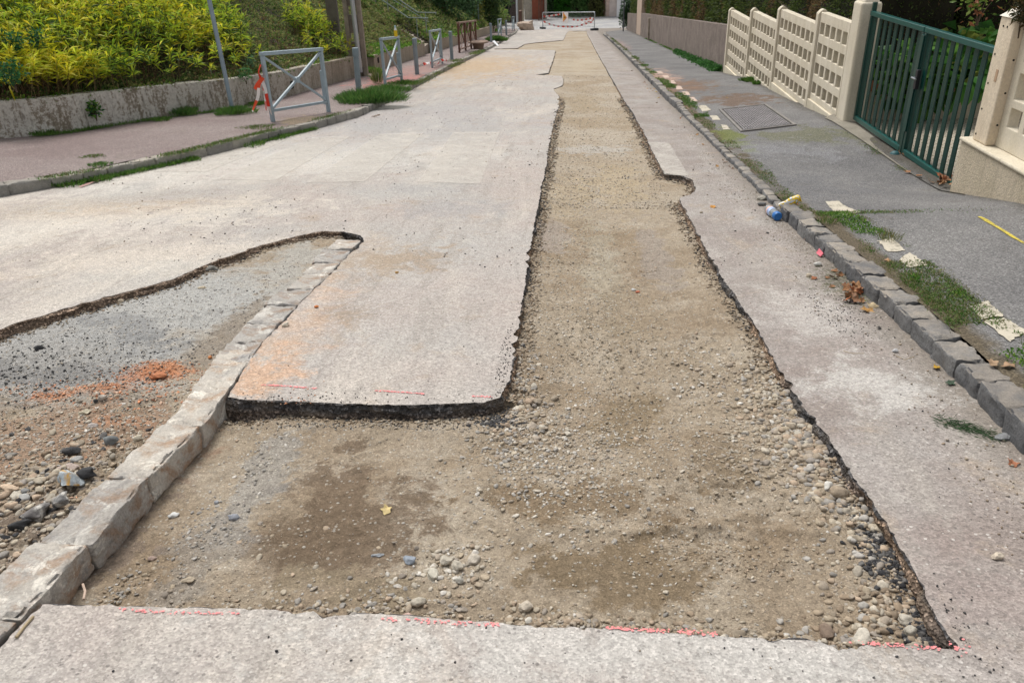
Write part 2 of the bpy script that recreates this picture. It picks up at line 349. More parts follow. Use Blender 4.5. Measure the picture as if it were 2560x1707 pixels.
MGR_D = m_granite('dark_granite', (.11, .112, .117), (.17, .172, .175)); MGR_L = m_granite('grey_granite', (.24, .235, .215), (.34, .33, .30)); MGR_P = m_granite('pale_setts', (.35, .335, .315), (.44, .42, .39), setts=True)

# ------------------------------------------------------------------ outlines taken from the survey of the street
def px2(l, sc_=S, off=(0, 0)): return [(a*sc_+off[0], b*sc_+off[1]) for a, b in l]
kerbR = [(-.6, 1.74), (1.0, 1.72)]
KR = [(1.74, -6.), (1.73, 1.5), (1.725, 2.62), (1.757, 3.45), (1.73, 4.8), (1.69, 6.3), (1.70, 9.1), (1.70, 15.8), (1.76, 25), (1.80, 32.5), (1.80, 45), (1.78, 53), (1.95, 56.5), (2.6, 58.8), (4.0, 60.2), (9, 61)]
KLpx = [(0, 494), (96, 476), (230, 455), (340, 430), (459, 406), (612, 367), (784, 325), (900, 292), (940, 273), (971, 257), (1066, 205), (1100, 186), (1156, 158), (1203, 135), (1251, 109), (1290, 84)]
KL = [(-22, -7), (-15, -1.5), (-10.5, 2.4), (-8.2, 4.6), (-6.8, 6.1)]+[gp(*q) for q in KLpx]
KL += [(-4.7, 70.5)]
def resample(poly, step):
    poly = [np.array(p, float) for p in poly]; out = [poly[0]]
    for a, b in zip(poly[:-1], poly[1:]):
        L = np.linalg.norm(b-a); n = max(1, int(L/(step(a, b) if callable(step) else step)))
        for i in range(1, n+1): out.append(a+(b-a)*i/n)
    return np.array(out)
def interp_line(poly, Y):
    ys = [p[1] for p in poly]; xs = [p[0] for p in poly]; return np.interp(Y, ys, xs)

# excavation outline, anticlockwise pieces with the hole on their left
c1 = [(1422, 78), (1416, 84), (1408, 101), (1340, 107), (1312, 111), (1294, 121), (1236, 122.5), (1236, 124.5), (1385, 126), (1389, 128), (1383, 150), (1371, 183), (1340, 187.5),
      (1404, 190.5), (1409, 198), (1407, 215), (1386, 222), (1386, 228), (1398, 240), (1398, 262), (1384, 310), (1373, 358)]
c1 += px2([(1252, 395), (1243, 440), (1228, 500), (1212, 600), (1197, 700), (1190, 770), (1180, 838), (1172, 872), (1160, 892), (1150, 914), (1112, 925), (1060, 926), (900, 930), (700, 922), (560, 917), (522, 912)])
stoneline_r = px2([(548, 872), (600, 790), (655, 735), (705, 680), (750, 640), (800, 585), (838, 553)])
wedge_top = px2([(830, 541), (790, 532), (740, 531), (690, 540), (600, 563), (520, 590), (460, 612), (400, 640), (300, 668), (220, 690), (120, 718), (40, 742), (0, 757), (-80, 782)])
C1 = [gp(*q) for q in c1+stoneline_r+wedge_top]+[(-4.0, 3.1)]
c2 = px2([(-8, 1492), (30, 1452), (98, 1388), (280, 1392), (550, 1401), (870, 1411), (1000, 1420), (1150, 1432), (1200, 1438), (1400, 1441), (1650, 1456), (1950, 1474), (2120, 1480), (2196, 1488)])
c2b = px2([(2165, 1440), (2125, 1370), (2095, 1300), (2040, 1215), (1995, 1140), (1950, 1080), (1905, 1005), (1850, 940), (1808, 878), (1770, 810), (1740, 758), (1700, 700), (1665, 648), (1632, 595), (1605, 545), (1580, 495), (1560, 456), (1590, 440), (1597, 432), (1590, 414), (1570, 405), (1527, 398), (1500, 350), (1485, 318), (1455, 262)])+[(1560, 250), (1545, 224), (1520, 180), (1500, 145), (1487, 122), (1476, 100), (1468, 86), (1467, 78)]
C2 = [(-4.0, 3.1), (-4.2, 2.2), (-3.3, 1.2), (-1.8, .95), (-1.62, 1.2)]+[gp(*q) for q in c2+c2b]
def jitter(poly, seed):
    P = resample(poly, lambda a, b: max(.012, .0045*max(1.5, min(a[1], b[1]))*1.3))
    T = np.gradient(P, axis=0); T /= np.linalg.norm(T, axis=1)[:, None]+1e-9; Nn = np.stack([-T[:, 1], T[:, 0]], 1)
    s = np.concatenate([[0], np.cumsum(np.linalg.norm(np.diff(P, axis=0), axis=1))])
    amp = .006+.014*np.clip(pn(s*1.1, 0*s, seed+3)*2, 0, 1)
    j = pn(s*9, 0*s, seed)*amp*.8+pn(s*34, 0*s, seed+1)*.010+pn(s*1.7, 0*s, seed+2)*.012
    j = j-np.clip(pn(s*15, 0*s, seed+6)-.22, 0, 1)*.10*np.clip(pn(s*2.3, 0*s, seed+8)*3+.6, 0, 1)-np.clip(pn(s*45, 0*s, seed+11)-.25, 0, 1)*.04
    j[0] = j[-1] = 0
    return P+Nn*j[:, None], Nn, s
P1, N1, s1 = jitter(C1, 5); P2, N2, s2 = jitter(C2, 50)
def poly_mesh(pl):
    vs = [Vector((p[0], p[1], 0)) for p in pl]; tris = geometry.tessellate_polygon([vs]); return tris
kl = [p for p in KL]
north = [tuple(p) for p in P1]+[(-6.5, 4.1), (-12, 3.0)]+[(x-.06, y) for x, y in kl if y > 2.3 and x > -11]+[(P1[0][0], 70.5)]
south = [tuple(p) for p in P2]+[(P1[0][0], P1[0][1]), (P1[0][0], 70.5), (14, 70.5), (14, 61.2)]+[(x+.05, y) for x, y in reversed(KR[:-1])]+[(-22, -6), (-22, -7), (-15.05, -1.5), (-12, 1.2), (-12, 3.0), (-6.5, 4.1)]
V = []; F = []
for pl in (north, south):
    b = len(V); V += [(x, y, float(zb(y))) for x, y in pl]; F += [[b+i for i in t] for t in poly_mesh(pl)]
nroad = len(F)
V = np.array(V); F = np.array(F)
# make faces look up
a_, b_, c_ = V[F[:, 0]], V[F[:, 1]], V[F[:, 2]]; nz = np.cross(b_-a_, c_-a_)[:, 2]; F[nz < 0] = F[nz < 0][:, ::-1]
fast('road', V, F, MR)['kind'] = 'structure'
# the broken faces of the cut
rings = [(0, 0.), (-.005, .003), (-.014, .003), (-.026, .005), (-.040, .007), (-.058, .009), (-.08, .013), (-.12, .02)]
VV = []; FF = []; TT = []
for P, Nn, s, seed in ((P1, N1, s1, 3), (P2, N2, s2, 90)):
    m = len(P); b = len(VV)*0+sum(len(x) for x in VV)
    for k, (dz, off) in enumerate(rings):
        wdg = ((P[:, 0] < -1.85) & (P[:, 1] > 3.0) & (P[:, 1] < 7))*1.; off = off*(1+2.2*wdg)
        nz_ = pn(s*30, s*0+k*2.1, seed)*.016*(k > 0)+pn(s*8, s*0+k*.6, seed+4)*.03*(k > 1)
        q = P+Nn*(off+nz_)[:, None]; z = zb(P[:, 1])+dz+pn(s*22, s*0+k, seed+9)*.008*(k > 0)
        VV.append(np.column_stack([q, z]))
        br = np.clip((pn(s*1.3, s*0, seed+7)+.12+.25*(k > 4)-.9*((P[:, 1] > 2.8) & (P[:, 1] < 3.1)))*3, 0, 1)[:, None]
        # brick-brown clay shows low in the cut, bituminous black above
        br = br*(k > 1) if k < 5 else np.clip(br+.3, 0, 1); br = np.maximum(br, wdg[:, None]*(.75 if k > 0 else .3))
        TT.append(np.array([.075, .072, .072])*(1-br)+np.array([.24, .17, .12])*br)
    i = np.arange(m-1)
    for k in range(len(rings)-1):
        FF.append(np.column_stack([b+k*m+i, b+k*m+i+1, b+(k+1)*m+i+1, b+(k+1)*m+i])[:, ::-1])
fast('road_cut_edge', np.concatenate(VV), np.concatenate(FF), MC, tint=np.concatenate(TT), smooth=False)['kind'] = 'structure'

# ------------------------------------------------------------------ excavated floor
SLx = interp_line([(-1.60, 1.2), (-1.61, 1.5), (-1.60, 3.0), (-1.72, 4.2), (-1.75, 5.7), (-1.8, 6.2)], 0)
def stone_x(Y): return np.interp(Y, [1.0, 1.5, 3.0, 4.3, 5.8], [-1.66, -1.66, -1.66, -1.72, -1.80])
def floor_w(X, Y):
    sx = stone_x(Y); left = (X < sx-.02) & (Y < 6.6)
    w0 = np.where(Y < 7, -.070, np.interp(Y, [7, 12, 30], [-.065, -.045, -.03])); w0 = w0+.028*np.clip((X+.05)/-.25, 0, 1)*(Y > 3.1)*(X > -.6)-.012*((Y < 3.2) & (X < -.2))
    w0 = w0-.035*np.exp(-((X-(sx+.1))/.22)**2)*(Y < 3.4)
    w0 = w0+.016*np.exp(-((X-1.0)/.16)**2)*(Y < 7)+.020*np.exp(-((Y-2.9)/.12)**2)*(X < -.2)
    wl_ = np.interp(Y, [1, 2.2, 3.0, 3.6, 6], [-.05, -.035, -.045, -.055, -.04])
    w0 = np.where(left, wl_, w0)
    mound = .055*np.exp(-(((X-gp(395, 900)[0])/.13)**2+((Y-gp(395, 900)[1])/.08)**2))+.03*np.exp(-(((X-gp(240, 960)[0])/.2)**2+((Y-gp(240, 960)[1])/.07)**2))
    for cx_, cy_, r_, a0, a1, am in ((.2, 2.9, .75, -1.9, -.9, .012), (.55, 1.2, 1.0, 1.2, 2.0, .014), (.9, 3.2, .5, -2.6, -1.6, .012), (-.9, 1.2, .9, .5, 1.4, -.012), (.1, 6.5, 1.2, -1.9, -1.3, .012), (.62, 3.9, .45, -.6, .5, .014)):
        rr = np.hypot(X-cx_, Y-cy_); an = np.arctan2(Y-cy_, X-cx_); w0 = w0+am*np.exp(-((rr-r_)/.022)**2)*np.clip((an-a0)*6, 0, 1)*np.clip((a1-an)*6, 0, 1)
    # low ridge under the junction gravel
    clod = np.clip(fb(X*2.2, Y*2.2, 3, 51)*3, 0, 1); r = fb(X*1.3, Y*1.3, 3, 7)*.018+fb(X*6, Y*6, 3, 21)*.014+fb(X*24, Y*24, 3, 31)*(.006+.012*clod)*(Y < 9)+fb(X*70, Y*70, 2, 41)*(.003+.009*clod)*(Y < 5.5)
    return np.minimum(w0+mound+r*np.where(left & (Y < 3.1), 1.5, 1.), -.012)
def floor_z(X, Y): return zb(Y)+floor_w(X, Y)
def grid(x0, x1, ys, nx):
    xs = np.linspace(x0, x1, nx); X, Y = np.meshgrid(xs, ys); Z = floor_z(X, Y); n = len(ys)
    i, j = np.meshgrid(np.arange(n-1), np.arange(nx-1), indexing='ij'); a = (i*nx+j).ravel()
    return np.column_stack([X.ravel(), Y.ravel(), Z.ravel()]), np.column_stack([a, a+1, a+nx+1, a+nx])
ys = 1.15*np.exp(np.arange(0, math.log(7.2/1.15), .0045)); Va, Fa = grid(-4.4, 1.35, ys, 460)
ys2 = 7.18*np.exp(np.arange(0, math.log(69/7.18), .008)); Vb, Fb = grid(-4.2, 1.5, ys2, 120)
fast('trench_floor', np.concatenate([Va, Vb]), np.concatenate([Fa, Fb+len(Va)]), MF, smooth=True)['kind'] = 'structure'

# ------------------------------------------------------------------ pavements
def hfence(Y): return np.interp(Y, [0, 5.8, 6.4, 7.7, 8.6, 9.5, 11.3, 12.8, 15.3, 17.6, 20, 60], [.12, .13, .10, -.085, -.05, .01, .11, .11, .15, .17, .10, .11])
def hkerb(Y): return np.interp(Y, [0, 5.9, 6.5, 12.5, 14.5, 60], [.115, .115, .035, .04, .085, .09])
def wR(X, Y):
    t = np.clip((X-1.8)/(3.6-1.8), 0, 1); t = t*t*(3-2*t)
    return hkerb(Y)*(1-t)+hfence(Y)*t
def kx(Y): return np.interp(Y, [p[1] for p in KR[:-2]], [p[0] for p in KR[:-2]])
ys = np.concatenate([np.arange(-6, 1, .5), 1.0*np.exp(np.arange(0, math.log(59.9), .02)), [59.9]]); nt = 26; V = []; 
for y in ys:
    x0 = float(np.interp(y, [p[1] for p in KR], [p[0] for p in KR]))+.13; x1 = 3.75 if y < 59 else 3.75
    x0 = min(x0, x1-.05)
    t = np.linspace(0, 1, nt); x = x0+(x1-x0)*t; ww = wR(x, y)+fb(x*1.5, y*1.5+0*x, 3, 77)*.012-.012*(t == 0)
    V.append(np.column_stack([x, y+0*x, zb(y)+ww]))
V = np.concatenate(V); i, j = np.meshgrid(np.arange(len(ys)-1), np.arange(nt-1), indexing='ij'); a = (i*nt+j).ravel()
fast('pavement_right', V, np.column_stack([a, a+1, a+nt+1, a+nt]), MPR, smooth=True)['kind'] = 'structure'
def zR(X, Y): return float(zb(Y)+wR(X, Y)+fb(np.array([X*1.5]), np.array([Y*1.5]), 3, 77)[0]*.012)
# left pavement between the kerb and the retaining wall
WLpx = [(0, 346), (153, 333), (383, 297), (574, 272), (708, 245), (880, 195), (921, 182), (1000, 155), (1069, 138), (1108, 118), (1147, 107), (1200, 89), (1248, 71)]
WL = [(-26, 2), (-19, 5.0), (-13, 8.2), (-9.6, 9.9)]+[tuple(G(*q, .12)[:2]) for q in WLpx]
for i_ in range(4+7, len(WL)): WL[i_] = (-5.5-.012*(WL[i_][1]-30)*.6, WL[i_][1])
WL[4+5] = (-5.52, WL[9][1]); WL[4+6] = (-5.5, 22.6)
WL[-1] = (-5.9, 70.)
def cum(poly):
    P = np.array(poly); return np.concatenate([[0], np.cumsum(np.linalg.norm(np.diff(P, axis=0), axis=1))]), P
cK, PK = cum(KL); cW, PW = cum(WL)
# pair kerb and wall stations so that rows run across the pavement
stK = np.interp(np.linspace(0, 1, 260)**1.0, np.linspace(0, 1, len(cK)), cK)
V = []
for s_ in stK:
    k = np.array([np.interp(s_, cK, PK[:, 0]), np.interp(s_, cK, PK[:, 1])])
    # nearest point on the wall line
    A = PW[:-1]; B = PW[1:]; d = B-A; t = np.clip(((k-A)*d).sum(1)/(d*d).sum(1), 0, 1); q = A+d*t[:, None]; wq = q[np.argmin(((q-k)**2).sum(1))]
    nrm = (wq-k)/np.linalg.norm(wq-k); k = k+nrm*.12; wq = wq+nrm*.06
    t = np.linspace(0, 1, 14); X = k[0]+(wq[0]-k[0])*t; Y = k[1]+(wq[1]-k[1])*t
    V.append(np.column_stack([X, Y, zb(Y)+.112+.012*np.sin(t*3.1)+fb(X*1.2, Y*1.2, 2, 5)*.012]))
V = np.concatenate(V); nt = 14; i, j = np.meshgrid(np.arange(len(stK)-1), np.arange(nt-1), indexing='ij'); a = (i*nt+j).ravel()
fast('pavement_left', V, np.column_stack([a, a+1, a+nt+1, a+nt])[:, ::-1], MPL, smooth=True)['kind'] = 'structure'
def GR(px, py):
    w_ = .08
    for _ in range(14):
        P = G(px, py, w_); w_ = .5*w_+.5*float(wR(P[0], P[1]))
    return P
# ground far below everything and the cross street at the foot of the hill
MGROUND = plain('bare_soil', (.12, .095, .06), .95, .3, 2.)
V = []; xs = np.array([-900, -200, -60, -30, -6, 4.2, 14, 60, 200, 900.]); ys = np.array([-600, -100, -30, 0, 20, 40, 60, 70, 75, 80, 120, 300, 900.])
for y in ys:
    for x in xs: V.append((x, y, float(zb(y))-.5-(0 if y < 70 else -.2)))
i, j = np.meshgrid(np.arange(len(ys)-1), np.arange(len(xs)-1), indexing='ij'); a = (i*len(xs)+j).ravel()
fast('ground', V, np.column_stack([a, a+1, a+len(xs)+1, a+len(xs)]), MGROUND)['kind'] = 'structure'
MJ = m_pave('cross_street_asphalt', (.30, .30, .31), (.42, .41, .39), (.2, .2, .21))
V = []; xs = np.linspace(-40, 40, 41); ys = np.concatenate([np.linspace(70.4, 82, 24), [90, 110]])
for y in ys:
    for x in xs: V.append((x, y, float(zb(y))-.003))
i, j = np.meshgrid(np.arange(len(ys)-1), np.arange(len(xs)-1), indexing='ij'); a = (i*len(xs)+j).ravel()
fast('cross_street', V, np.column_stack([a, a+1, a+len(xs)+1, a+len(xs)]), MJ, smooth=True)['kind'] = 'structure'
# ------------------------------------------------------------------ kerb stones
_cube = {}
def cube_grid(n):
    if n not in _cube:
        bm = bmesh.new(); bmesh.ops.create_cube(bm, size=2); bmesh.ops.subdivide_edges(bm, edges=bm.edges[:], cuts=n, use_grid_fill=True)
        _cube[n] = (np.array([v.co[:] for v in bm.verts]), [[v.index for v in f.verts] for f in bm.faces]); bm.free()
    return _cube[n]
def block_mesh(L, W, H, seed, n=5, rnd=10., amp=.006, slant=0., chip=0.):
    P, F = cube_grid(n)
    r = ((np.abs(P)**rnd).sum(1))**(1/rnd); Q = P/r[:, None]*np.abs(P).max(1)[:, None]
    Q = Q*np.array([L/2, W/2, H/2]); sh = np.random.default_rng(seed)
    # uneven ends and faces
    Q[:, 0] += sh.uniform(-.06, .06)*Q[:, 1]+sh.uniform(-.05, .05)*Q[:, 2]; Q[:, 1] += sh.uniform(-.04, .04)*Q[:, 0]
    Q[:, 2] += (sh.uniform(-.05, .05)*Q[:, 0]+(sh.uniform(-.06, .06)+slant)*Q[:, 1])
    o = sh.uniform(-50, 50, 3)
    d = np.array([mnoise.noise_vector(Vector(q*9+o)) for q in Q])*amp*1.2+np.array([mnoise.noise_vector(Vector(q*26-o)) for q in Q])*amp*.7
    Q = Q+d
    if chip:   # bite pieces out of the arrises, most of all the upper ones
        A3 = np.abs(P); e = np.sort(A3, axis=1)[:, 1]; top = P[:, 2] > .9
        nz = np.array([mnoise.noise(Vector(q*14+o)) for q in Q])*.6+np.array([mnoise.noise(Vector(q*38-o)) for q in Q])*.5
        k = np.clip((e-.80)/.2, 0, 1)*np.clip(nz+.12, 0, 1)*chip*2.2*np.where(top, 1., .5); Q = Q-Q/np.maximum(1e-6, np.linalg.norm(Q*np.array([.25, 1, 1]), axis=1))[:, None]*k[:, None]*np.array([.3, 1, 1])
    Q[:, 2] += H/2
    me = bpy.data.meshes.new('kerb_stone'); me.from_pydata(Q.tolist(), [], F); me.shade_smooth(); me.set_sharp_from_angle(angle=math.radians(38)); return me
def place(o, a, b, lift=0.):
    """o's local +X runs from a to b"""
    a = Vector(a); b = Vector(b); d = (b-a).normalized(); z = (Vector((0, 0, 1))-d*d.z).normalized(); y = z.cross(d)
    m = Matrix((d, y, z)).transposed().to_4x4(); m.translation = (a+b)/2+Vector((0, 0, lift)); o.matrix_world = m
def kerb_run(poly, y0, y1, lens, width, height, depth, mat, label, group, seed, inward, gap=.008, n=5, hfun=None, cat='kerb stone', amp=.006, rnd=10., name='kerb_stone', wfun=None, chip=0.):
    cc, P = cum(poly); out = []
    ss = np.linspace(0, cc[-1], 4000); xs = np.interp(ss, cc, P[:, 0]); yy = np.interp(ss, cc, P[:, 1])
    s = ss[np.argmax(yy >= y0)]; se = ss[np.argmax(yy >= y1)] if yy.max() >= y1 else cc[-1]; k = 0; r = random.Random(seed)
    while s < se-.05:
        L = r.uniform(*lens); a = (np.interp(s, cc, P[:, 0]), np.interp(s, cc, P[:, 1])); e = min(s+L, cc[-1]); b = (np.interp(e, cc, P[:, 0]), np.interp(e, cc, P[:, 1]))
        W_ = (wfun(a[1]) if wfun else width)*r.uniform(.9, 1.1); H_ = (hfun(a[1]) if hfun else height)*r.uniform(.93, 1.06)
        me = block_mesh(e-s-gap, W_, H_+depth, seed*100+k, n, rnd, amp, 0., chip); me.name = name; me.materials.append(mat)
        o = bpy.data.objects.new(name, me); C.objects.link(o)
        t = Vector((b[0]-a[0], b[1]-a[1])).normalized(); nn = Vector((-t.y, t.x))*inward*W_/2; jx = r.uniform(-.006, .006)
        A = (a[0]+nn.x+jx, a[1]+nn.y, float(zb(a[1]))-depth); B = (b[0]+nn.x+jx, b[1]+nn.y, float(zb(b[1]))-depth)
        place(o, A, B); tag(o, label(k, a), cat, group); out.append(o); s = e; k += 1
    return out
kerb_run(KR, 1.2, 6.28, (.19, .27), .15, .097, .07, MGR_D, lambda k, a: 'bluish grey granite kerb sett above the road, %s going from camera to bottle' % ordw(k), 'dark granite setts of the right kerb', 3, -1, amp=.008, n=12, rnd=30., chip=.018, gap=.014)
kerb_run([(x+.02, y) for x, y in KR], 6.42, 14.0, (.17, .27), .10, .05, .05, MGR_D, lambda k, a: 'small low granite sett of the dropped driveway kerb, %s beyond the bottle' % ordw(k), 'low setts of the dropped kerb', 4, -1, amp=.008, hfun=lambda y: float(np.interp(y, [6.4, 7, 12.5, 14], [.03, .045, .05, .09])), rnd=6.)
kerb_run(KR, 14.0, 30., (.35, .55), .14, .10, .05, MGR_D, lambda k, a: 'worn kerb stone along the right pavement, %s past the dropped kerb' % ordw(k), 'worn kerb stones beyond the driveway', 5, -1, n=3)
kerb_run(KR, 30., 57.5, (.8, 1.1), .14, .10, .05, MGR_D, lambda k, a: 'distant right kerb stone, %s counted toward the far street corner' % ordw(k), 'distant right kerb stones', 6, -1, n=2)
kerb_run(KL, -2, 6.9, (.5, .8), .15, .11, .06, MGR_L, lambda k, a: 'pale kerb stone outside the picture at the left junction', 'kerb stones round the junction', 7, 1, n=3)
kerb_run(KL, 6.9, 14.3, (.28, .5), .14, .112, .06, MGR_L, lambda k, a: 'grey stone of the left kerb, %s from the left picture edge toward the grass clump' % ordw(k), 'grey stones of the left kerb', 8, 1, amp=.007, n=9, rnd=22., chip=.014)
kerb_run(KL, 14.3, 30., (.2, .34), .14, .11, .06, MGR_L, lambda k, a: 'small grey stone of the left kerb, %s beyond the grass clump at the leaning bollard' % ordw(k), 'small stones of the left kerb', 9, 1, amp=.010, n=3, rnd=8.)
kerb_run(KL, 30., 69., (.7, 1.0), .14, .10, .06, MGR_L, lambda k, a: 'far stone of the left kerb, %s past the rusty brown railing' % ordw(k), 'far stones of the left kerb', 10, 1, n=2)
# line of setts laid flush between the wedge excavation and the road, tall sides bared by the digging
SLP = [(-1.615, 1.14), (-1.61, 1.5), (-1.575, 3.0), (-1.565, 3.5), (-1.63, 4.3), (-1.70, 5.0), (-1.76, 5.62), (-1.80, 5.95)]
SLP = SLP[:2]+[(-1.59, 2.4)]+[(gp(*q)[0]-.004, gp(*q)[1]) for q in px2([(520, 912), (548, 872), (600, 790), (655, 735), (705, 680), (750, 640), (800, 585), (832, 549)])]
kerb_run(SLP, 1.2, 3.3, (.34, .46), .19, .003, .12, MGR_P, lambda k, a: 'long dusty kerb block bared by the front trench, %s from the bottom left corner' % ordw(k), 'dusty kerb blocks dividing the excavations', 21, 1, amp=.006, n=15, rnd=44., gap=.003, chip=.022)
kerb_run(SLP, 3.32, 6.2, (.24, .33), .20, .006, .10, MGR_P, lambda k, a: 'pale flat sett between wedge excavation and road slab, %s counted toward the pointed tip' % ordw(k), 'pale setts running to the tip of the wedge', 22, 1, amp=.005, n=11, rnd=34., gap=.005, chip=.012)

# ------------------------------------------------------------------ loose stones
def ico(sub):
    bm = bmesh.new(); bmesh.ops.create_icosphere(bm, subdivisions=sub, radius=1); V = np.array([v.co[:] for v in bm.verts]); F = np.array([[v.index for v in f.verts] for f in bm.faces]); bm.free(); return V, F
ICO = {s: ico(s) for s in (1, 2, 3)}
def shapes(sub, k, ang=.32, seed=0, cut=True):
    V, F = ICO[sub]; out = []
    g = np.random.default_rng(seed)
    for i in range(k):
        Q = V.copy()
        if cut:                                   # chop with a few planes for broken faces
            for _ in range(g.integers(4, 9)):
                nrm = g.normal(size=3); nrm /= np.linalg.norm(nrm); h = g.uniform(.45, .85); d = Q@nrm; m = d > h; Q[m] -= (d[m]-h)[:, None]*nrm
        o = g.uniform(-9, 9, 3); Q = Q*(1+ang*np.array([mnoise.noise(Vector(v*1.3+o)) for v in V]))[:, None]
        out.append(Q)
    return np.array(out)
SH = {(1, 0): shapes(1, 12, .5, 1, False), (1, 1): shapes(1, 12, .4, 2, True), (2, 0): shapes(2, 14, .5, 3, False), (2, 1): shapes(2, 14, .35, 4, True)}
PAL = {'tan': [(.36, .30, .22), (.42, .37, .29), (.30, .25, .19), (.46, .42, .35), (.34, .29, .235), (.39, .30, .22), (.28, .25, .22)],
       'white': [(.55, .52, .46), (.6, .58, .54), (.48, .44, .37)], 'grey': [(.27, .265, .255), (.34, .335, .32), (.21, .21, .205), (.42, .41, .39)],
       'black': [(.035, .035, .038), (.05, .05, .052), (.075, .072, .07), (.12, .115, .11)], 'brick': [(.50, .235, .13), (.56, .29, .17), (.43, .21, .13), (.48, .33, .24)],
       'brown': [(.24, .18, .125), (.20, .15, .105), (.29, .23, .165)]}
PAL['mix'] = PAL['tan']*2+PAL['grey'][1:3]+PAL['brown']+PAL['white'][2:]
class Scatter:
    def __init__(s): s.q = []
    def add(s, X, Y, size, pal, ang=0, sub=1, flat=.62, sink=.3, zf=None):
        X = np.asarray(X); Y = np.asarray(Y); n = len(X); z = (zf or floor_z)(X, Y)
        pc = np.array(PAL[pal]); colr = pc[rng.integers(0, len(pc), n)]*rng.uniform(.75, 1.2, (n, 1)); colr = colr if pal in ('black', 'brick') else colr*.72+np.array([.33, .27, .20])*.28
        s.q.append((X, Y, z, np.broadcast_to(size, n).copy(), colr, ang, sub, flat, sink))
    def zone(s, px, py, rx, ry, n, size, pal, **k):
        c = gp(px, py); X = c[0]+rng.normal(size=n)*rx*.5; Y = c[1]+rng.normal(size=n)*ry*.5
        s.add(X, Y, rng.uniform(size[0]**.5, size[1]**.5, n)**2, pal, **k)
    def build(s, name):
        VS = []; FS = []; TS = []; b = 0
        for X, Y, z, size, colr, ang, sub, flat, sink in s.q:
            sh = SH[(sub, ang)]; F = ICO[sub][1]; n = len(X)
            if n == 0: continue
            Q = sh[rng.integers(0, len(sh), n)]           # n,v,3
            sc3 = np.column_stack([size*rng.uniform(.8, 1.35, n), size*rng.uniform(.65, 1., n), size*flat*rng.uniform(.75, 1.15, n)])/2
            Q = Q*sc3[:, None, :]*.88; th = rng.uniform(0, 6.283, n); c_, s_ = np.cos(th)[:, None], np.sin(th)[:, None]
            tl = rng.uniform(-.35, .35, n)[:, None]; z0 = Q[..., 2]+Q[..., 0]*tl
            x = Q[..., 0]*c_-Q[..., 1]*s_; y = Q[..., 0]*s_+Q[..., 1]*c_
            W = np.stack([x+X[:, None], y+Y[:, None], z0+(z+size*flat*(.5-sink))[:, None]], -1)
            nv = Q.shape[1]; VS.append(W.reshape(-1, 3)); FS.append((F[None]+(np.arange(n)*nv)[:, None, None]+b).reshape(-1, 3)); TS.append(np.repeat(colr, nv, 0)); b += n*nv
        return fast(name, np.concatenate(VS), np.concatenate(FS), MG, smooth=True, tint=np.concatenate(TS))
def in_hole(X, Y):
    """inside the right-hand trench and front pit"""
    xr = np.interp(Y, [1.5, 1.65, 3.2, 4.7, 7.0, 12.7, 35], [1.0, 1.06, 1.13, .93, .92, .9, .84])
    xl = np.where(Y < 2.95, stone_x(Y)+.14, -.29)
    yf = np.interp(X, [-1.6, 0, 1.05], [1.66, 1.62, 1.60])
    return (X > xl) & (X < xr) & (Y > yf)
gr = Scatter()
# general litter over the pit and trench floor
def rand_in(n, x0, x1, y0, y1, p=1.):
    X = rng.uniform(x0, x1, n); Y = y0+(y1-y0)*rng.uniform(0, 1, n)**p; m = in_hole(X, Y); return X[m], Y[m]
for n, sz, pal, sub, ang, sink in ((22000, (.003, .009), 'tan', 1, 1, .35), (5000, (.003, .008), 'brown', 1, 1, .3), (3600, (.008, .02), 'tan', 1, 1, .45), (700, (.004, .014), 'white', 1, 1, .45), (900, (.004, .012), 'grey', 1, 1, .4), (900, (.015, .03), 'tan', 2, 0, .6), (500, (.003, .009), 'black', 1, 1, .3)):
    X, Y = rand_in(n, -1.7, 1.15, 1.6, 7.5, 1.7); dens = fb(X*1.6, Y*1.6, 3, 12)+fb(X*7, Y*7, 2, 19)*.6; m = dens > rng.uniform(-.35, .55, len(X)); X, Y = X[m], Y[m]
    gr.add(X, Y, rng.uniform(sz[0]**.5, sz[1]**.5, len(X))**2, pal, ang=ang, sub=sub, sink=sink)
for n, sz, pal in ((3500, (.012, .03), 'tan'), (900, (.012, .03), 'white'), (500, (.01, .03), 'black')):
    X, Y = rand_in(n, -.4, 1.0, 7, 22, 1.5); gr.add(X, Y, rng.uniform(*sz, len(X)), pal, sub=1, ang=1, sink=.5)
def clipz(s, *a, **k):
    s.zone(*a, **k); X, Y, z, size, colr, *r = s.q[-1]; m = in_hole(X, Y); s.q[-1] = (X[m], Y[m], z[m], size[m], colr[m], *r)
def dens_zone(px, py, rx, ry, n, sz, pals=('tan',), sub=2, ang=0, sink=.42, clip=True, flat=.62):
    for p_ in pals: (clipz if clip else Scatter.zone)(gr, px, py, rx, ry, max(1, n//len(pals)), sz, p_, sub=sub, ang=ang, sink=sink, flat=flat)
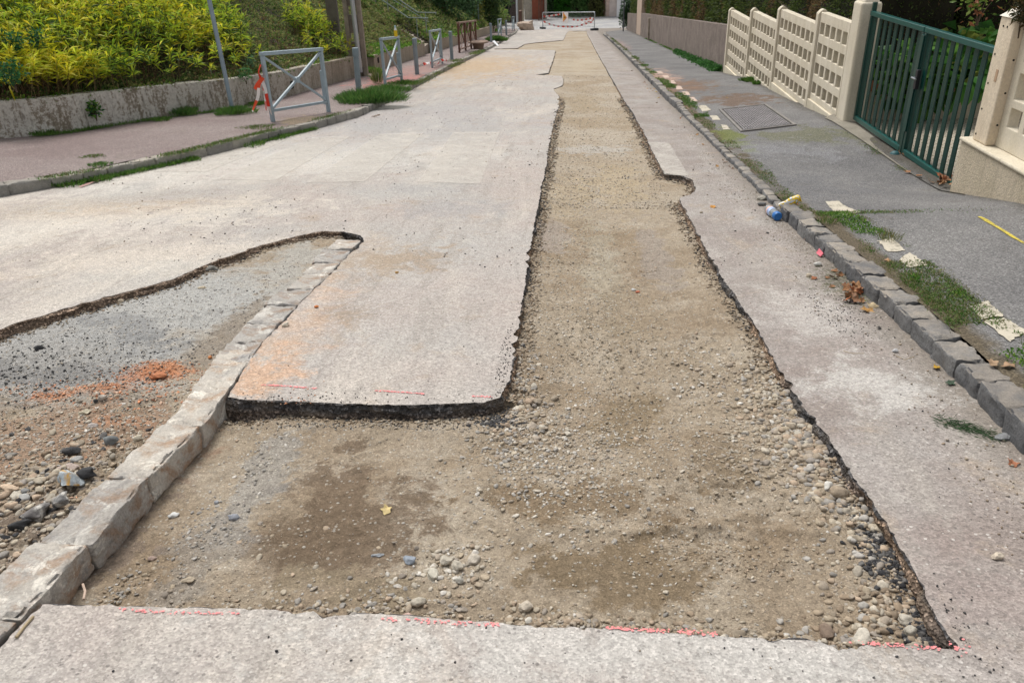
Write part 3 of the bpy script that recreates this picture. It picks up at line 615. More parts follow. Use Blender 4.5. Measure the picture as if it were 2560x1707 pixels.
# rounded pebbles heaped at the right side of the pit
dens_zone(2000, 1080, .16, .75, 620, (.014, .042), ('tan', 'tan', 'tan', 'grey'))
dens_zone(1960, 985, .22, .5, 420, (.012, .032), ('tan', 'tan', 'brown', 'white'))
dens_zone(1900, 1100, .26, .3, 420, (.010, .028), ('tan',), ang=1)
dens_zone(1790, 930, .3, .6, 420, (.008, .026), ('tan', 'white'), ang=1)
dens_zone(2130, 1240, .10, .28, 70, (.016, .04), ('tan', 'grey'))
dens_zone(1330, 1060, .24, .34, 520, (.010, .034), ('tan', 'tan', 'white', 'grey'), ang=1)
dens_zone(1300, 960, .09, .5, 240, (.014, .038), ('tan', 'brown', 'grey'), ang=1)
dens_zone(1305, 830, .07, .9, 200, (.014, .036), ('tan', 'brown'), ang=1)
dens_zone(1470, 1080, .5, .3, 420, (.006, .02), ('tan', 'white'), ang=1)
dens_zone(1380, 1180, .4, .35, 300, (.008, .026), ('tan', 'white', 'grey'), ang=1)
dens_zone(1120, 1370, .2, .14, 150, (.010, .034), ('tan', 'white'), ang=1)
dens_zone(930, 1480, .34, .12, 260, (.008, .03), ('tan', 'tan', 'grey'), ang=1)
dens_zone(1300, 1520, .5, .08, 360, (.008, .032), ('tan', 'tan', 'brown'), ang=1)
dens_zone(1750, 1560, .6, .10, 420, (.008, .034), ('tan', 'brown', 'grey'), ang=1)
dens_zone(2220, 1500, .16, .16, 240, (.010, .04), ('tan', 'brown'), ang=1)
dens_zone(1850, 1350, .3, .12, 260, (.006, .02), ('tan', 'brown'), ang=1, sub=1)
dens_zone(1530, 1300, .5, .3, 300, (.004, .018), ('tan', 'white'), ang=1, sub=1)
dens_zone(1480, 900, .5, 1.3, 1500, (.006, .022), ('white', 'tan', 'tan'), ang=1, sub=1); dens_zone(1520, 1120, .8, .5, 1200, (.005, .018), ('white', 'tan', 'tan'), ang=1, sub=1); dens_zone(1450, 520, .5, 3., 1500, (.008, .022), ('white', 'tan'), ang=1, sub=1); dens_zone(1440, 800, .4, 1.0, 900, (.006, .02), ('white', 'tan'), ang=1, sub=1); dens_zone(1450, 620, .5, 1.6, 700, (.008, .02), ('white', 'tan'), ang=1, sub=1)
dens_zone(640, 1110, .14, .3, 160, (.006, .022), ('grey', 'white'), ang=1); dens_zone(500, 1280, .12, .22, 160, (.006, .022), ('grey',), ang=1)
dens_zone(260, 1420, .09, .14, 130, (.006, .022), ('grey', 'brown'), ang=1); dens_zone(200, 1490, .12, .05, 90, (.008, .026), ('grey', 'brown'), ang=1)
# bituminous crumbs heaped under the right edge and round the slab corner
dens_zone(2215, 1360, .07, .17, 420, (.008, .028), ('black',), ang=1, flat=.8); dens_zone(2330, 1555, .07, .12, 420, (.008, .03), ('black',), ang=1, flat=.8)
dens_zone(2190, 1320, .05, .14, 200, (.008, .024), ('black',), ang=1); dens_zone(1250, 1025, .10, .07, 240, (.008, .026), ('black',), ang=1, clip=False)
dens_zone(1275, 945, .03, .3, 160, (.008, .022), ('black', 'brown'), ang=1, clip=False); dens_zone(950, 1035, .9, .03, 420, (.004, .014), ('black', 'grey'), ang=1, sub=1, clip=False)
# crumbs at the foot of every cut
for P, Nn in ((P1, N1), (P2, N2)):
    m = (P[:, 1] < 16) & (P[:, 0] > -3.9) & (np.abs(Nn[:, 0]) <= 1); idx = np.nonzero(m)[0]
    for n, sz, pal, lo, hi in ((1700, (.005, .02), 'black', .0, .05), (1500, (.004, .016), 'black', -.04, .0), (2400, (.006, .024), 'brown', .0, .07), (1800, (.006, .024), 'tan', .01, .10)):
        i = rng.choice(idx, n); d = rng.uniform(lo, hi, n); X = P[i, 0]+Nn[i, 0]*d+rng.normal(size=n)*.01; Y = P[i, 1]+Nn[i, 1]*d+rng.normal(size=n)*.01
        k = np.maximum(1, Y/4.5); gr.add(X, Y, rng.uniform(*sz, n)*k, pal, ang=1, sub=1, sink=.2)
# wedge: black crumbs on pale base, rubble nearer
def wedge_ok(X, Y): return (X < stone_x(Y)-.03-.0) & (Y < np.interp(X, [-4, -3.2, -2.4, -1.9], [3.0, 3.7, 5.1, 5.9]))
def wz(px, py, rx, ry, n, sz, pal, sub=1, ang=1, sink=.4, flat=.6):
    c = gp(px, py); X = c[0]+rng.normal(size=n)*rx*.5; Y = c[1]+rng.normal(size=n)*ry*.5; m = wedge_ok(X, Y); X, Y = X[m], Y[m]
    gr.add(X, Y, rng.uniform(sz[0]**.5, sz[1]**.5, len(X))**2, pal, ang=ang, sub=sub, sink=sink, flat=flat)
wz(300, 800, 2.0, 1.8, 3000, (.004, .016), 'black'); wz(300, 800, 2.0, 1.8, 6000, (.003, .014), 'grey'); wz(500, 730, 1.4, 2.0, 1500, (.004, .016), 'white'); wz(80, 910, 1.1, .5, 1000, (.006, .022), 'black')
wz(130, 1100, 1.0, .8, 5000, (.004, .016), 'mix'); wz(130, 1130, 1.0, .75, 1300, (.010, .028), 'mix', 2, 1); wz(120, 1180, .9, .6, 360, (.014, .038), 'mix', 2, 0); wz(90, 1270, .6, .4, 420, (.018, .05), 'mix', 2, 1)
wz(60, 1250, .7, .5, 160, (.016, .045), 'black', 2, 1); wz(300, 1050, .6, .4, 500, (.006, .02), 'white', 2, 1); wz(230, 960, .5, .14, 500, (.006, .022), 'brick', 2, 1); wz(395, 912, .3, .14, 500, (.005, .02), 'brick', 1, 1); wz(150, 1150, .9, .6, 120, (.008, .02), 'brick', 1, 1)
wz(60, 1350, .35, .3, 400, (.008, .026), 'mix', 2, 1)
gr.build('gravel'); tag(C.objects['gravel'], 'loose gravel and asphalt crumbs spread through the excavated road', 'gravel', kind='stuff')
# grit lying on the asphalt
gt = Scatter(); zr = lambda X, Y: zb(Y)
for n, x0, x1, y0, y1, sz, pal in ((2600, -5, 1.7, 1.3, 14, (.004, .012), 'black'), (2200, -5, 1.7, 1.3, 16, (.003, .009), 'grey'), (1300, -5, 1.7, 1.3, 12, (.003, .009), 'tan'), (1300, -5, 1.6, 5, 25, (.010, .026), 'black'), (900, -5, 1.6, 5, 18, (.010, .024), 'brown'), (700, 1.35, 1.72, 2, 12, (.005, .016), 'brown'), (500, 1.45, 1.72, 2, 14, (.006, .02), 'tan')):
    X = rng.uniform(x0, x1, n); Y = y0+(y1-y0)*rng.uniform(0, 1, n)**1.5; m = ~(in_hole(X, Y)) & ~((X < stone_x(Y)+.25) & (Y < 6.2) & (Y < np.interp(X, [-5, -3.2, -2.4, -1.4], [2.6, 4.0, 5.5, 6.4]))) & (X > np.interp(Y, [7.3, 12], [-5.6, -3.9]))
    m &= (fb(X*.9, Y*.6, 3, 41)+fb(X*5, Y*5, 2, 43)*.5) > rng.normal(.0, .12, n)
    gt.add(X[m], Y[m], sz[0]+(sz[1]-sz[0])*rng.uniform(0, 1, m.sum())**2.2, pal, ang=1, sub=1, sink=.15, zf=zr)
for px, py, rx, ry, n, pal in ((2100, 780, .2, .5, 300, 'black'), (1960, 580, .14, .8, 300, 'brown'), (760, 1000, .8, .08, 150, 'black'), (730, 1020, .1, .2, 80, 'brick'), (1260, 900, .04, .5, 160, 'black'), (2110, 1200, .06, .7, 160, 'black'), (2380, 1560, .1, .25, 80, 'black'), (1810, 430, .14, 1.4, 250, 'grey')):
    c = gp(px, py); X = c[0]+rng.normal(size=n)*rx*.5; Y = c[1]+rng.normal(size=n)*ry*.5; m = ~in_hole(X, Y) & (X < 1.7); gt.add(X[m], Y[m], rng.uniform(.003, .012, m.sum()), pal, ang=1, sub=1, sink=.15, zf=zr)
tag(gt.build('grit'), 'fine dark and pale grit strewn over the dusty road surface', 'grit', kind='stuff')

# stones one could pick out by eye: (px, py, length, width, height, turn, colour, broken?, surface, label)
def mstone(name, col2=None, base=None):
    n = N(name, .85, .25); a = n.noise(n.obj, 14, 5, .6, .5); c = n.mix(1., n.attr(), n.ramp(n.noise(n.obj, 60, 5, .7), [(.3, .7), (.7, 1.3)]), 'MULTIPLY')
    if col2: c = n.mix(n.ramp(a, [(.47, 0), (.55, 1)]), c, col2)
    return n.done(c, n.bump(n.noise(n.obj, 80, 4, .7), .004))
MS = mstone('weathered_stone'); MSF = mstone('rusty_flint', (.48, .29, .09)); MSW = mstone('lime_marked_stone', (.5, .48, .44))
BIG = shapes(3, 10, .35, 71, True); BIGR = shapes(3, 10, .4, 72, False)
def big_stone(px, py, L, W_, H_, rz, colr, broken, surf, label, mat=None, sink=.25, name='stone', cat='stone', grp=None):
    P = gp(px, py); zz = float(floor_z(np.array([P[0]]), np.array([P[1]]))[0]) if surf == 'f' else (zR(*P) if surf == 'p' else float(zb(P[1])))
    k = int(abs(px*7+py*3)) % 10; Q = (BIG if broken else BIGR)[k]; Q = Q*np.array([L, W_, H_])/2/np.abs(Q).max(0); Q = Q.copy(); Q[:, 2] += H_*(.5-sink)
    o = fast(name, Q, ICO[3][1], mat or MS, smooth=not broken or H_ > .0, tint=np.array(colr)[None].repeat(len(Q), 0), loc=(P[0], P[1], zz)); o.rotation_euler = (0, 0, rz)
    if broken: o.data.set_sharp_from_angle(angle=math.radians(35))
    return tag(o, label, cat, grp)
T_ = (.40, .34, .265); BR_ = (.27, .215, .155); WH_ = (.60, .58, .53); GY_ = (.26, .27, .285); BK_ = (.05, .05, .052)
for a in [
 (2075, 1190, .055, .032, .03, 1.2, WH_, 0, 'f', 'long whitish pebble beside the largest brown cobble at the trench edge'),
 (2101, 1208, .072, .062, .052, .3, (.31, .25, .185), 0, 'f', 'largest brown cobble resting against the right cut edge'),
 (2023, 1092, .05, .036, .03, .4, T_, 0, 'f', 'rounded tan pebble topping the heap beside the right cut'),
 (1990, 1110, .046, .036, .03, 1.8, (.42, .35, .26), 0, 'f', 'tan oval pebble in the middle of the heap by the right cut'),
 (2063, 1140, .03, .04, .03, .2, (.32, .24, .18), 0, 'f', 'reddish brown upright pebble against the right cut edge'),
 (2122, 1253, .045, .036, .03, .6, (.36, .32, .26), 0, 'f', 'grey tan pebble just below the brown cobble'),
 (2148, 1316, .055, .03, .028, -.5, (.34, .29, .22), 0, 'f', 'oblong tan pebble above the black crumb heap'),
 (2132, 1318, .03, .022, .02, 1.3, (.46, .43, .37), 0, 'f', 'small pale pebble touching the oblong pebble above the crumbs'),
 (2010, 1578, .085, .05, .042, .1, (.30, .25, .21), 0, 'f', 'half buried greyish cobble near the front pink line'),
 (2075, 1535, .05, .05, .036, 1., (.22, .165, .125), 1, 'f', 'dark brown angular stone sunk in soil near the corner'),
 (2165, 1555, .065, .06, .04, .5, (.5, .46, .39), 1, 'f', 'pale angular broken stone in the right front corner'),
 (2274, 1515, .045, .04, .03, .2, (.47, .43, .36), 0, 'f', 'cream pebble upper one of two by the corner crumbs'),
 (2287, 1543, .045, .038, .032, .9, (.40, .37, .31), 0, 'f', 'round tan pebble lower one of two by the corner crumbs'),
 (2290, 1590, .08, .06, .04, .1, (.29, .25, .20), 1, 'f', 'flat brown stone wedged in the extreme right front corner'),
 (1018, 1355, .05, .05, .028, .9, (.26, .29, .33), 1, 'f', 'blue grey slate chip standing near the pale stones in the pit'),
 (938, 1344, .045, .02, .012, .2, (.30, .32, .34), 1, 'f', 'thin blue grey flake left of the slate chip'),
 (1111, 1358, .05, .045, .03, .4, (.45, .41, .34), 1, 'f', 'cream broken stone at the top of the pale cluster in the pit'),
 (1180, 1358, .055, .045, .032, 1.4, (.47, .42, .35), 1, 'f', 'cream broken stone at the right of the pale cluster in the pit'),
 (1076, 1395, .04, .055, .03, .2, (.46, .43, .36), 1, 'f', 'pale upright stone at the bottom left of the pale cluster'),
 (1139, 1372, .035, .05, .03, .7, (.44, .40, .33), 1, 'f', 'cream stone in the middle of the pale cluster'),
 (1140, 1405, .04, .035, .028, .2, (.42, .40, .35), 1, 'f', 'greyish stone at the bottom of the pale cluster'),
 (1040, 1463, .055, .034, .028, .5, (.42, .38, .31), 0, 'f', 'oblong grey tan pebble below the slate chip'),
 (1012, 1495, .04, .035, .03, .2, (.48, .34, .29), 0, 'f', 'pink stained pebble left of the sprayed line'),
 (1312, 1480, .045, .04, .03, .8, (.48, .42, .34), 1, 'f', 'cream stone midway along the front edge of the pit'),
 (1040, 1532, .045, .03, .026, .2, (.42, .36, .28), 0, 'f', 'tan pebble right at the front pink line'),
 (1320, 1512, .03, .028, .02, .2, (.52, .49, .43), 1, 'f', 'small white stone below the cream stone at the front edge'),
 (1400, 1556, .055, .04, .04, .2, BK_, 1, 'f', 'black lump half under the front edge of the pit'),
 (1658, 1553, .032, .028, .024, .2, (.30, .26, .2), 0, 'f', 'small brown pebble against the front edge of the pit'),
 (419, 1233, .045, .026, .02, .5, (.62, .62, .6), 0, 'f', 'small bright white pebble near the dusty kerb blocks'),
 (573, 1248, .05, .032, .024, -.2, (.27, .28, .31), 0, 'f', 'bluish flat pebble alone on brown soil'),
 (529, 1207, .02, .02, .016, 0, (.32, .33, .35), 0, 'f', 'tiny round bluish pebble above the flat bluish one'),
 (317, 1490, .036, .05, .034, .7, (.40, .34, .25), 1, 'f', 'tall tan stone near the front left end of the pit'),
 (324, 1502, .025, .018, .014, .2, (.50, .47, .41), 0, 'f', 'small pale pebble touching the tall tan stone'),
 (360, 1332, .035, .022, .016, .2, (.33, .25, .21), 0, 'f', 'reddish grey flat pebble between kerb and soil'),
 (455, 1398, .05, .028, .016, .2, (.38, .32, .24), 1, 'f', 'thin tan slab lying left of the dark soil patch'),
 (174, 1200, .115, .085, .075, -.5, (.36, .40, .42), 1, 'f', 'blue grey flint with ochre crust among the rubble', MSF, .1),
 (215, 1187, .08, .055, .05, .2, BK_, 1, 'f', 'black asphalt lump right of the ochre flint', None, .15),
 (150, 1240, .07, .06, .05, .9, (.2, .195, .19), 1, 'f', 'dark grey lump directly below the ochre flint', MSW, .15),
 (88, 1268, .10, .09, .06, .2, (.16, .15, .145), 1, 'f', 'largest dark asphalt lump in the rubble at left', MSW, .15),
 (45, 1295, .09, .04, .045, .1, BK_, 1, 'f', 'black lump at the left of the largest asphalt lump', None, .15),
 (22, 1212, .10, .045, .03, -.6, (.52, .40, .29), 1, 'f', 'peach coloured flat stone at the left picture edge', None, .1),
 (172, 1110, .08, .045, .04, .1, BK_, 1, 'f', 'jet black lump on brown rubble above the flint', None, .2),
 (272, 1083, .07, .05, .045, .2, (.17, .18, .18), 1, 'f', 'dark grey rounded lump near the kerb block', None, .2),
 (160, 1153, .10, .06, .03, .2, (.38, .31, .27), 1, 'f', 'wide pinkish grey slab half buried in the rubble', None, .4),
 (252, 980, .04, .036, .028, .2, (.40, .36, .31), 0, 'f', 'round grey pebble at the edge of the brick dust'),
 (234, 985, .026, .02, .02, .2, BK_, 1, 'f', 'small black pebble by the round grey one'),
 (225, 1046, .05, .032, .02, .2, (.40, .36, .33), 0, 'f', 'oval pinkish pebble below the shell coloured stone'),
 (206, 1012, .055, .045, .03, .8, (.55, .50, .38), 1, 'f', 'curled shell coloured stone beside the orange dust'),
 (340, 1082, .05, .03, .03, .5, (.52, .47, .37), 1, 'f', 'cream stone at the kerb block foot above the lumps'),
 (92, 853, .055, .04, .04, .2, BK_, 1, 'f', 'lone black lump on the pale crushed base'),
 (297, 738, .045, .03, .028, .2, (.52, .44, .33), 1, 'f', 'cream lump under the upper edge of the wedge'),
 (500, 702, .07, .03, .02, .3, (.48, .41, .30), 1, 'f', 'flat tan stone in the middle of the wedge'),
 (518, 662, .14, .09, .05, .1, (.16, .155, .14), 1, 'f', 'dark chunk broken from the upper wedge edge'),
 (390, 925, .09, .055, .03, .2, (.5, .2, .1), 1, 'f', 'rounded brick lump on top of the orange dust pile', None, .0),
 (520, 872, .026, .024, .02, .2, (.6, .25, .1), 1, 'f', 'small orange brick bit beside black crumbs near the setts'),
 (791, 769, .03, .022, .018, .2, (.6, .22, .08), 1, 'r', 'orange pebble on the slab beside the setts', None, .1),
 (715, 815, .045, .04, .03, .2, (.6, .55, .46), 1, 'r', 'cream chip against the pale setts', None, .2),
 (992, 683, .03, .02, .016, .2, (.48, .30, .12), 1, 'r', 'ochre chip on the slab above the dirt smears', None, .1),
 (1585, 702, .035, .03, .02, .2, (.55, .56, .55), 1, 'f', 'white chip next to the tiny red one in the trench'),
 (1595, 707, .04, .02, .014, .2, (.5, .16, .09), 1, 'f', 'tiny red brick chip in the middle of the trench'),
 (1753, 533, .03, .02, .018, .2, (.38, .33, .25), 0, 'r', 'small tan pebble below the orange leaf', None, .1),
 (2237, 880, .03, .028, .022, .2, (.42, .42, .42), 1, 'r', 'pale grey pebble alone on the right strip', None, .1),
 (2043, 665, .075, .035, .03, .1, (.5, .49, .45), 1, 'r', 'whitish stone at the kerb foot below the pink wrapper', None, .1),
 (2022, 692, .04, .035, .026, .2, (.5, .43, .33), 0, 'r', 'cream pebble beside the brown curled leaf', None, .1),
 (1905, 500, .09, .07, .05, .2, (.36, .34, .29), 0, 'r', 'large tan stone just above the clear bottle', None, .2),
 (1905, 514, .08, .06, .04, .2, (.14, .14, .14), 0, 'r', 'dark round stone between the bottle and the tan stone', None, .2),
 (2492, 1395, .04, .028, .024, .4, (.52, .45, .36), 1, 'r', 'cream shard near the right picture edge', None, .1),
 (2505, 1095, .07, .05, .02, .2, (.20, .205, .21), 1, 'r', 'flat grey slab at the kerb foot at right', None, .1),
 (2525, 1098, .03, .03, .03, .2, (.24, .245, .25), 1, 'r', 'grey chip beside the flat slab at the kerb foot', None, .1),
 (2300, 1035, .0001, .0001, .0001, .2, GY_, 0, 'r', ''),
]:
    if a[9]: big_stone(*a)
# medium pebbles one cannot tell apart
for (c0, rx, ry, n, lbl, grp) in (((2010, 1050), .10, .45, 46, 'rounded tan pebble in the heap under the right cut edge', 'rounded pebbles heaped under the right cut'),
                                  ((110, 1180), .4, .3, 40, 'fist sized mixed stone in the brown rubble at left', 'stones in the brown rubble'),
                                  ((1800, 1560), .5, .06, 26, 'tan stone bedded along the front edge of the pit', 'stones along the front edge'),
                                  ((1330, 1010), .12, .3, 26, 'pale broken stone below the slab corner', 'broken stones below the slab corner')):
    c = gp(*c0); k = 0; tries = 0
    while k < n and tries < 2000:
        tries += 1; x = c[0]+rng.normal()*rx*.5; y = c[1]+rng.normal()*ry*.5
        if n == 40:
            if not wedge_ok(np.array([x]), np.array([y]))[0]: continue
        elif not in_hole(np.array([x]), np.array([y]))[0]: continue
        k += 1; s_ = rng.uniform(.030, .048)*(1.1 if n == 40 else 1); pc = PAL['mix' if n == 40 else 'tan']; cc_ = np.array(pc[rng.integers(0, len(pc))])*rng.uniform(.85, 1.15)
        br_ = grp.startswith('stones') or grp.startswith('broken'); Q = (SH[(2, 1 if br_ else 0)])[rng.integers(0, 14)]*np.array([s_*1.15, s_*.85, s_*.62])/2; Q[:, 2] += s_*(-.06 if 'front' in grp else .06)
        o = fast('pebble', Q, ICO[2][1], MG, smooth=True, tint=cc_[None].repeat(len(Q), 0), loc=(x, y, float(floor_z(np.array([x]), np.array([y]))[0])))
        o.rotation_euler = (0, 0, rng.uniform(0, 6)); tag(o, lbl, 'pebble', grp)

# ------------------------------------------------------------------ paint on the ground
def m_paint(name, colr, wear, sc_=30, soft=.06, top=1.):
    n = N(name, .8, .3); a = n.noise(n.obj, sc_, 6, .75); b = n.noise(n.obj, 4, 5, .6)
    f = n.ramp(n.math('ADD', n.math('MULTIPLY', a, .6), n.math('MULTIPLY', b, .5)), [(wear-soft, 0), (wear+soft, top)])
    n.setv(n.b.inputs['Base Color'], n.mix(.6, colr, n.ramp(n.noise(n.obj, 50, 5, .7), [(.3, .75), (.7, 1.2)]), 'MULTIPLY')); tr = n.n.new('ShaderNodeBsdfTransparent'); mx = n.n.new('ShaderNodeMixShader')
    n.L(f, mx.inputs[0]); n.L(tr.outputs[0], mx.inputs[1]); n.L(n.b.outputs[0], mx.inputs[2]); n.L(mx.outputs[0], n.out.inputs[0]); return n.m
MZ = m_paint('dusty_white_paint', (.64, .60, .54), .49, 22, .2, .66); MPK = m_paint('pink_spray', (.9, .20, .20), .5, 60); MCR = m_paint('cream_tape_marking', (.50, .455, .365), .44, 25, .10); MCP = m_paint('pinkish_marking', (.52, .40, .33), .42, 25); MYL = m_paint('yellow_spray', (.62, .50, .07), .50, 40, .10, .9)
def patch(name, pts, mat, label, lift=.004, zf=None, wz=0., rag=.0, sub=6, cat='road marking'):
    """a sheet lying on the surface inside a quad given at photo corners (tl, tr, br, bl)"""
    q = [np.array((GR(*p) if wz >= .09 else G(*p, wz))[:2]) for p in pts]; V = []; 
    for i in range(sub+1):
        for j in range(sub+1):
            u, v = i/sub, j/sub; p = (q[0]*(1-u)+q[1]*u)*(1-v)+(q[3]*(1-u)+q[2]*u)*v
            if rag: p = p+rng.normal(size=2)*rag
            z = zf(*p) if zf else float(zb(p[1])); V.append((p[0], p[1], z+lift))
    F = [(i*(sub+1)+j, (i+1)*(sub+1)+j, (i+1)*(sub+1)+j+1, i*(sub+1)+j+1) for i in range(sub) for j in range(sub)]
    o = fast(name, V, F, mat); 
    if wz >= .09: o['label'] = label; o['category'] = cat
    else: o['kind'] = 'structure'
    return o
for q in ([(1134, 331), (1250, 331), (1201, 461), (1045, 456)], [(950, 336), (1062, 333), (912, 455), (765, 458)], [(780, 345), (880, 340), (690, 452), (540, 450)], [(640, 350), (730, 347), (520, 430), (380, 430)], [(1621, 357), (1672, 358), (1722, 441), (1661, 437)]):
    patch('zebra_stripe', q, MZ, '')
for q, nm in (([(2068, 583), (2142, 583), (2151, 545), (2075, 505)], 0),):
    pass
c7 = lambda x, y: (x/2.2395+1700, y/2.2395+450)
c3 = lambda x, y: (x/2.2189+1500, y/2.2189)
for q, m, l in (([c7(818, 122), c7(885, 120), c7(1012, 184), c7(905, 212)], MCR, 'cream rectangle painted on the asphalt beside the kerb gap'),
             ([c7(1105, 345), c7(1192, 330), c7(1262, 400), c7(1165, 405)], MCR, 'cream painted rectangle broken by a dark hole, upper part'),
             ([c7(1225, 448), c7(1285, 408), c7(1385, 475), c7(1282, 492)], MCR, 'cream painted rectangle below the dark hole'),
             ([c7(1625, 712), c7(1722, 688), c7(1808, 765), c7(1690, 782)], MCR, 'cream painted slab with a crack near the right picture edge'),
             ([c7(1695, 790), c7(1815, 778), c7(1935, 845), c7(1850, 910)], MCR, 'cream painted slab next to the grass at the right picture edge'),
             ([c3(545, 588), c3(585, 588), c3(617, 612), c3(568, 620)], MCR, 'rounded cream mark left of the drain cover'),
             ([c3(612, 642), c3(650, 642), c3(668, 668), c3(625, 668)], MCR, 'broken cream mark at the drain cover corner'),
             ([c3(672, 695), c3(705, 698), c3(718, 722), c3(684, 722)], MCR, 'cream flake below the drain cover corner'),
             ([c3(490, 543), c3(522, 543), c3(542, 565), c3(505, 566)], MCP, 'pinkish dash first above the drain cover'),
             ([c3(450, 511), c3(486, 511), c3(503, 530), c3(465, 532)], MCP, 'pinkish dash second above the drain cover'),
             ([c3(415, 480), c3(447, 481), c3(460, 498), c3(427, 499)], MCP, 'pinkish dash third above the drain cover'),
             ([c3(378, 447), c3(408, 447), c3(421, 466), c3(390, 467)], MCP, 'pinkish dash fourth above the drain cover'),
             ([c3(344, 420), c3(375, 420), c3(384, 434), c3(356, 436)], MCP, 'pinkish dash fifth above the drain cover'),
             ([c3(313, 397), c3(341, 397), c3(350, 410), c3(322, 411)], MCP, 'pinkish dash sixth above the drain cover')):
    patch('pavement_marking', q, m, l, .006, zR, .1, .005, 8)
patch('yellow_line', [c7(1662, 208), c7(1690, 207), c7(1945, 362), c7(1925, 362)], MYL, 'thin yellow sprayed line on the asphalt at the right picture edge', .006, zR, .1, .002, 12)
def spray(name, pts, wid, dens=1.):
    V = []; F = []
    P = resample([gp(*p) for p in pts], .004)
    for a, b in zip(P[:-1], P[1:]):
        for k in range(int(rng.poisson(1.5*dens*(1+1.6*float(pn(a[0]*40, a[1]*40, 8)))))):
            c = a+rng.normal(size=2)*np.array([.004, wid*.33]); r = rng.uniform(.001, .0032); b0 = len(V)
            for t in range(6): V.append((c[0]+r*1.4*math.cos(t*1.047), c[1]+r*math.sin(t*1.047), float(zb(c[1]))+.003+.0002*(k % 4)+rng.uniform(0, .0008)))
            F.append([b0+t for t in range(6)])
    n = np.array(F); o = fast(name, V, n, MPK2); o['kind'] = 'structure'
MPK2 = plain('pink_fluorescent_spray', (.82, .27, .27), .85, .25, 60)
for pts, wd, dn in (([(300, 1523), (400, 1531), (480, 1532), (600, 1534)], .012, .8), ([(955, 1547), (1050, 1551), (1130, 1556), (1250, 1562)], .012, .7), ([(1520, 1570), (1600, 1575), (1700, 1580), (1795, 1586)], .013, 1.3), ([(2120, 1606), (2200, 1611), (2290, 1618), (2350, 1621)], .012, 1.3),
                ([(2370, 1610), (2400, 1628), (2420, 1605)], .03, .8), ([(655, 963), (700, 965), (790, 972)], .010, 1.6), ([(940, 977), (1000, 981), (1060, 985)], .010, 1.4), ([(1178, 991), (1230, 993)], .010, 1.2)):
    spray('pink_spray_mark', pts, wd, dn)
# ------------------------------------------------------------------ left side: wall, bank, stairs
def m_wall():
    n = N('old_concrete_wall', .93, .15); p = n.geo
    st = n.noise(n.map(p, (2.2, 2.2, .5)), 2.2, 7, .68, .4); fn = n.noise(p, 22, 6, .75); big = n.noise(p, .5, 3)
    z = n.sep(n.obj)[2]
    c = n.mix(n.ramp(st, [(.35, 0), (.6, 1)]), (.24, .205, .155), (.39, .34, .275))
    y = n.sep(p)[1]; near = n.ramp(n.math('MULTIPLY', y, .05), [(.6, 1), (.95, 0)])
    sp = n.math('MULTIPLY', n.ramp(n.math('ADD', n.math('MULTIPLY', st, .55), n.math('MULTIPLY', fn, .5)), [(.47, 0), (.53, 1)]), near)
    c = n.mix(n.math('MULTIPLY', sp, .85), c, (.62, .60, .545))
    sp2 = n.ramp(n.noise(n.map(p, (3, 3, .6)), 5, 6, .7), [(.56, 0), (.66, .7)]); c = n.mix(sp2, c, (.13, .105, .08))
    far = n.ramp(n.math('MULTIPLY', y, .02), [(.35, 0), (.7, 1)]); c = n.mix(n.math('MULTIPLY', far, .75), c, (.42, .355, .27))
    c = n.mix(.6, c, n.ramp(fn, [(.3, .6), (.7, 1.35)]), 'MULTIPLY')
    return n.done(c, n.bump(n.math('ADD', fn, st), .02, .8))
MW = m_wall(); MHOLE = plain('dark_hollow', (.02, .018, .015), .95)
def wall_run(pts, hts, th, name, label, grp=None, matl=MW):
    """pts on the street face; the thickness goes to the left (bank side)"""
    P = resample(pts, .6); cc, PP = cum([tuple(p) for p in pts]); c2_ = np.concatenate([[0], np.cumsum(np.linalg.norm(np.diff(P, axis=0), axis=1))]); hh = np.interp(c2_, cc, hts)
    T = np.gradient(P, axis=0); T /= np.linalg.norm(T, axis=1)[:, None]; Nn = np.stack([-T[:, 1], T[:, 0]], 1)
    V = []; zz = zb(P[:, 1])
    rise = fb(c2_*2, c2_*0, 3, 4)*.012
    prof = [(0, -.25), (0, .25), (.004, .45), (.0, 1.0), (.02, 1.02), (th-.02, 1.02), (th, 1.0), (th, -.25)]
    for o_, k in prof: V.append(np.column_stack([P+Nn*(o_+fb(c2_*3+k*7, c2_*0+k, 3, 8)[:, None]*.012), zz+np.where(k > 0, hh*k+rise*(k > .9), k)]))
    m = len(P); F = []; i = np.arange(m-1)
    for k in range(len(prof)-1): F.append(np.column_stack([k*m+i, k*m+i+1, (k+1)*m+i+1, (k+1)*m+i])[:, ::-1])
    V = np.concatenate(V); F = [list(map(int, f)) for f in np.concatenate(F)]; F += [[k*m for k in range(len(prof))], [k*m+m-1 for k in range(len(prof)-1, -1, -1)]]
    # move to a local origin
    o0 = V[0].copy(); me = bpy.data.meshes.new(name); me.from_pydata((V-o0).tolist(), [], F); me.update()
    o = link(name, me, matl, None, tuple(o0)); return tag(o, label, 'wall', grp)
iW = lambda y: (float(np.interp(y, PW[4:, 1], PW[4:, 0])), y)
w1 = [tuple(p) for p in PW[:] if p[1] < 21.6]+[iW(21.6)]
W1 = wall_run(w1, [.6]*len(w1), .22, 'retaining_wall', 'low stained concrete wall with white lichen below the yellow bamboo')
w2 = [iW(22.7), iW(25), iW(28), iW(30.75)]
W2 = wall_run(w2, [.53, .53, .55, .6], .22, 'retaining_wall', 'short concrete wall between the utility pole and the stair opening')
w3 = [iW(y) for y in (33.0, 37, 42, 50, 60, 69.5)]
W3 = wall_run(w3, [.55]*6, .22, 'retaining_wall', 'long pale concrete wall running from the stairs to the far stone pillar')
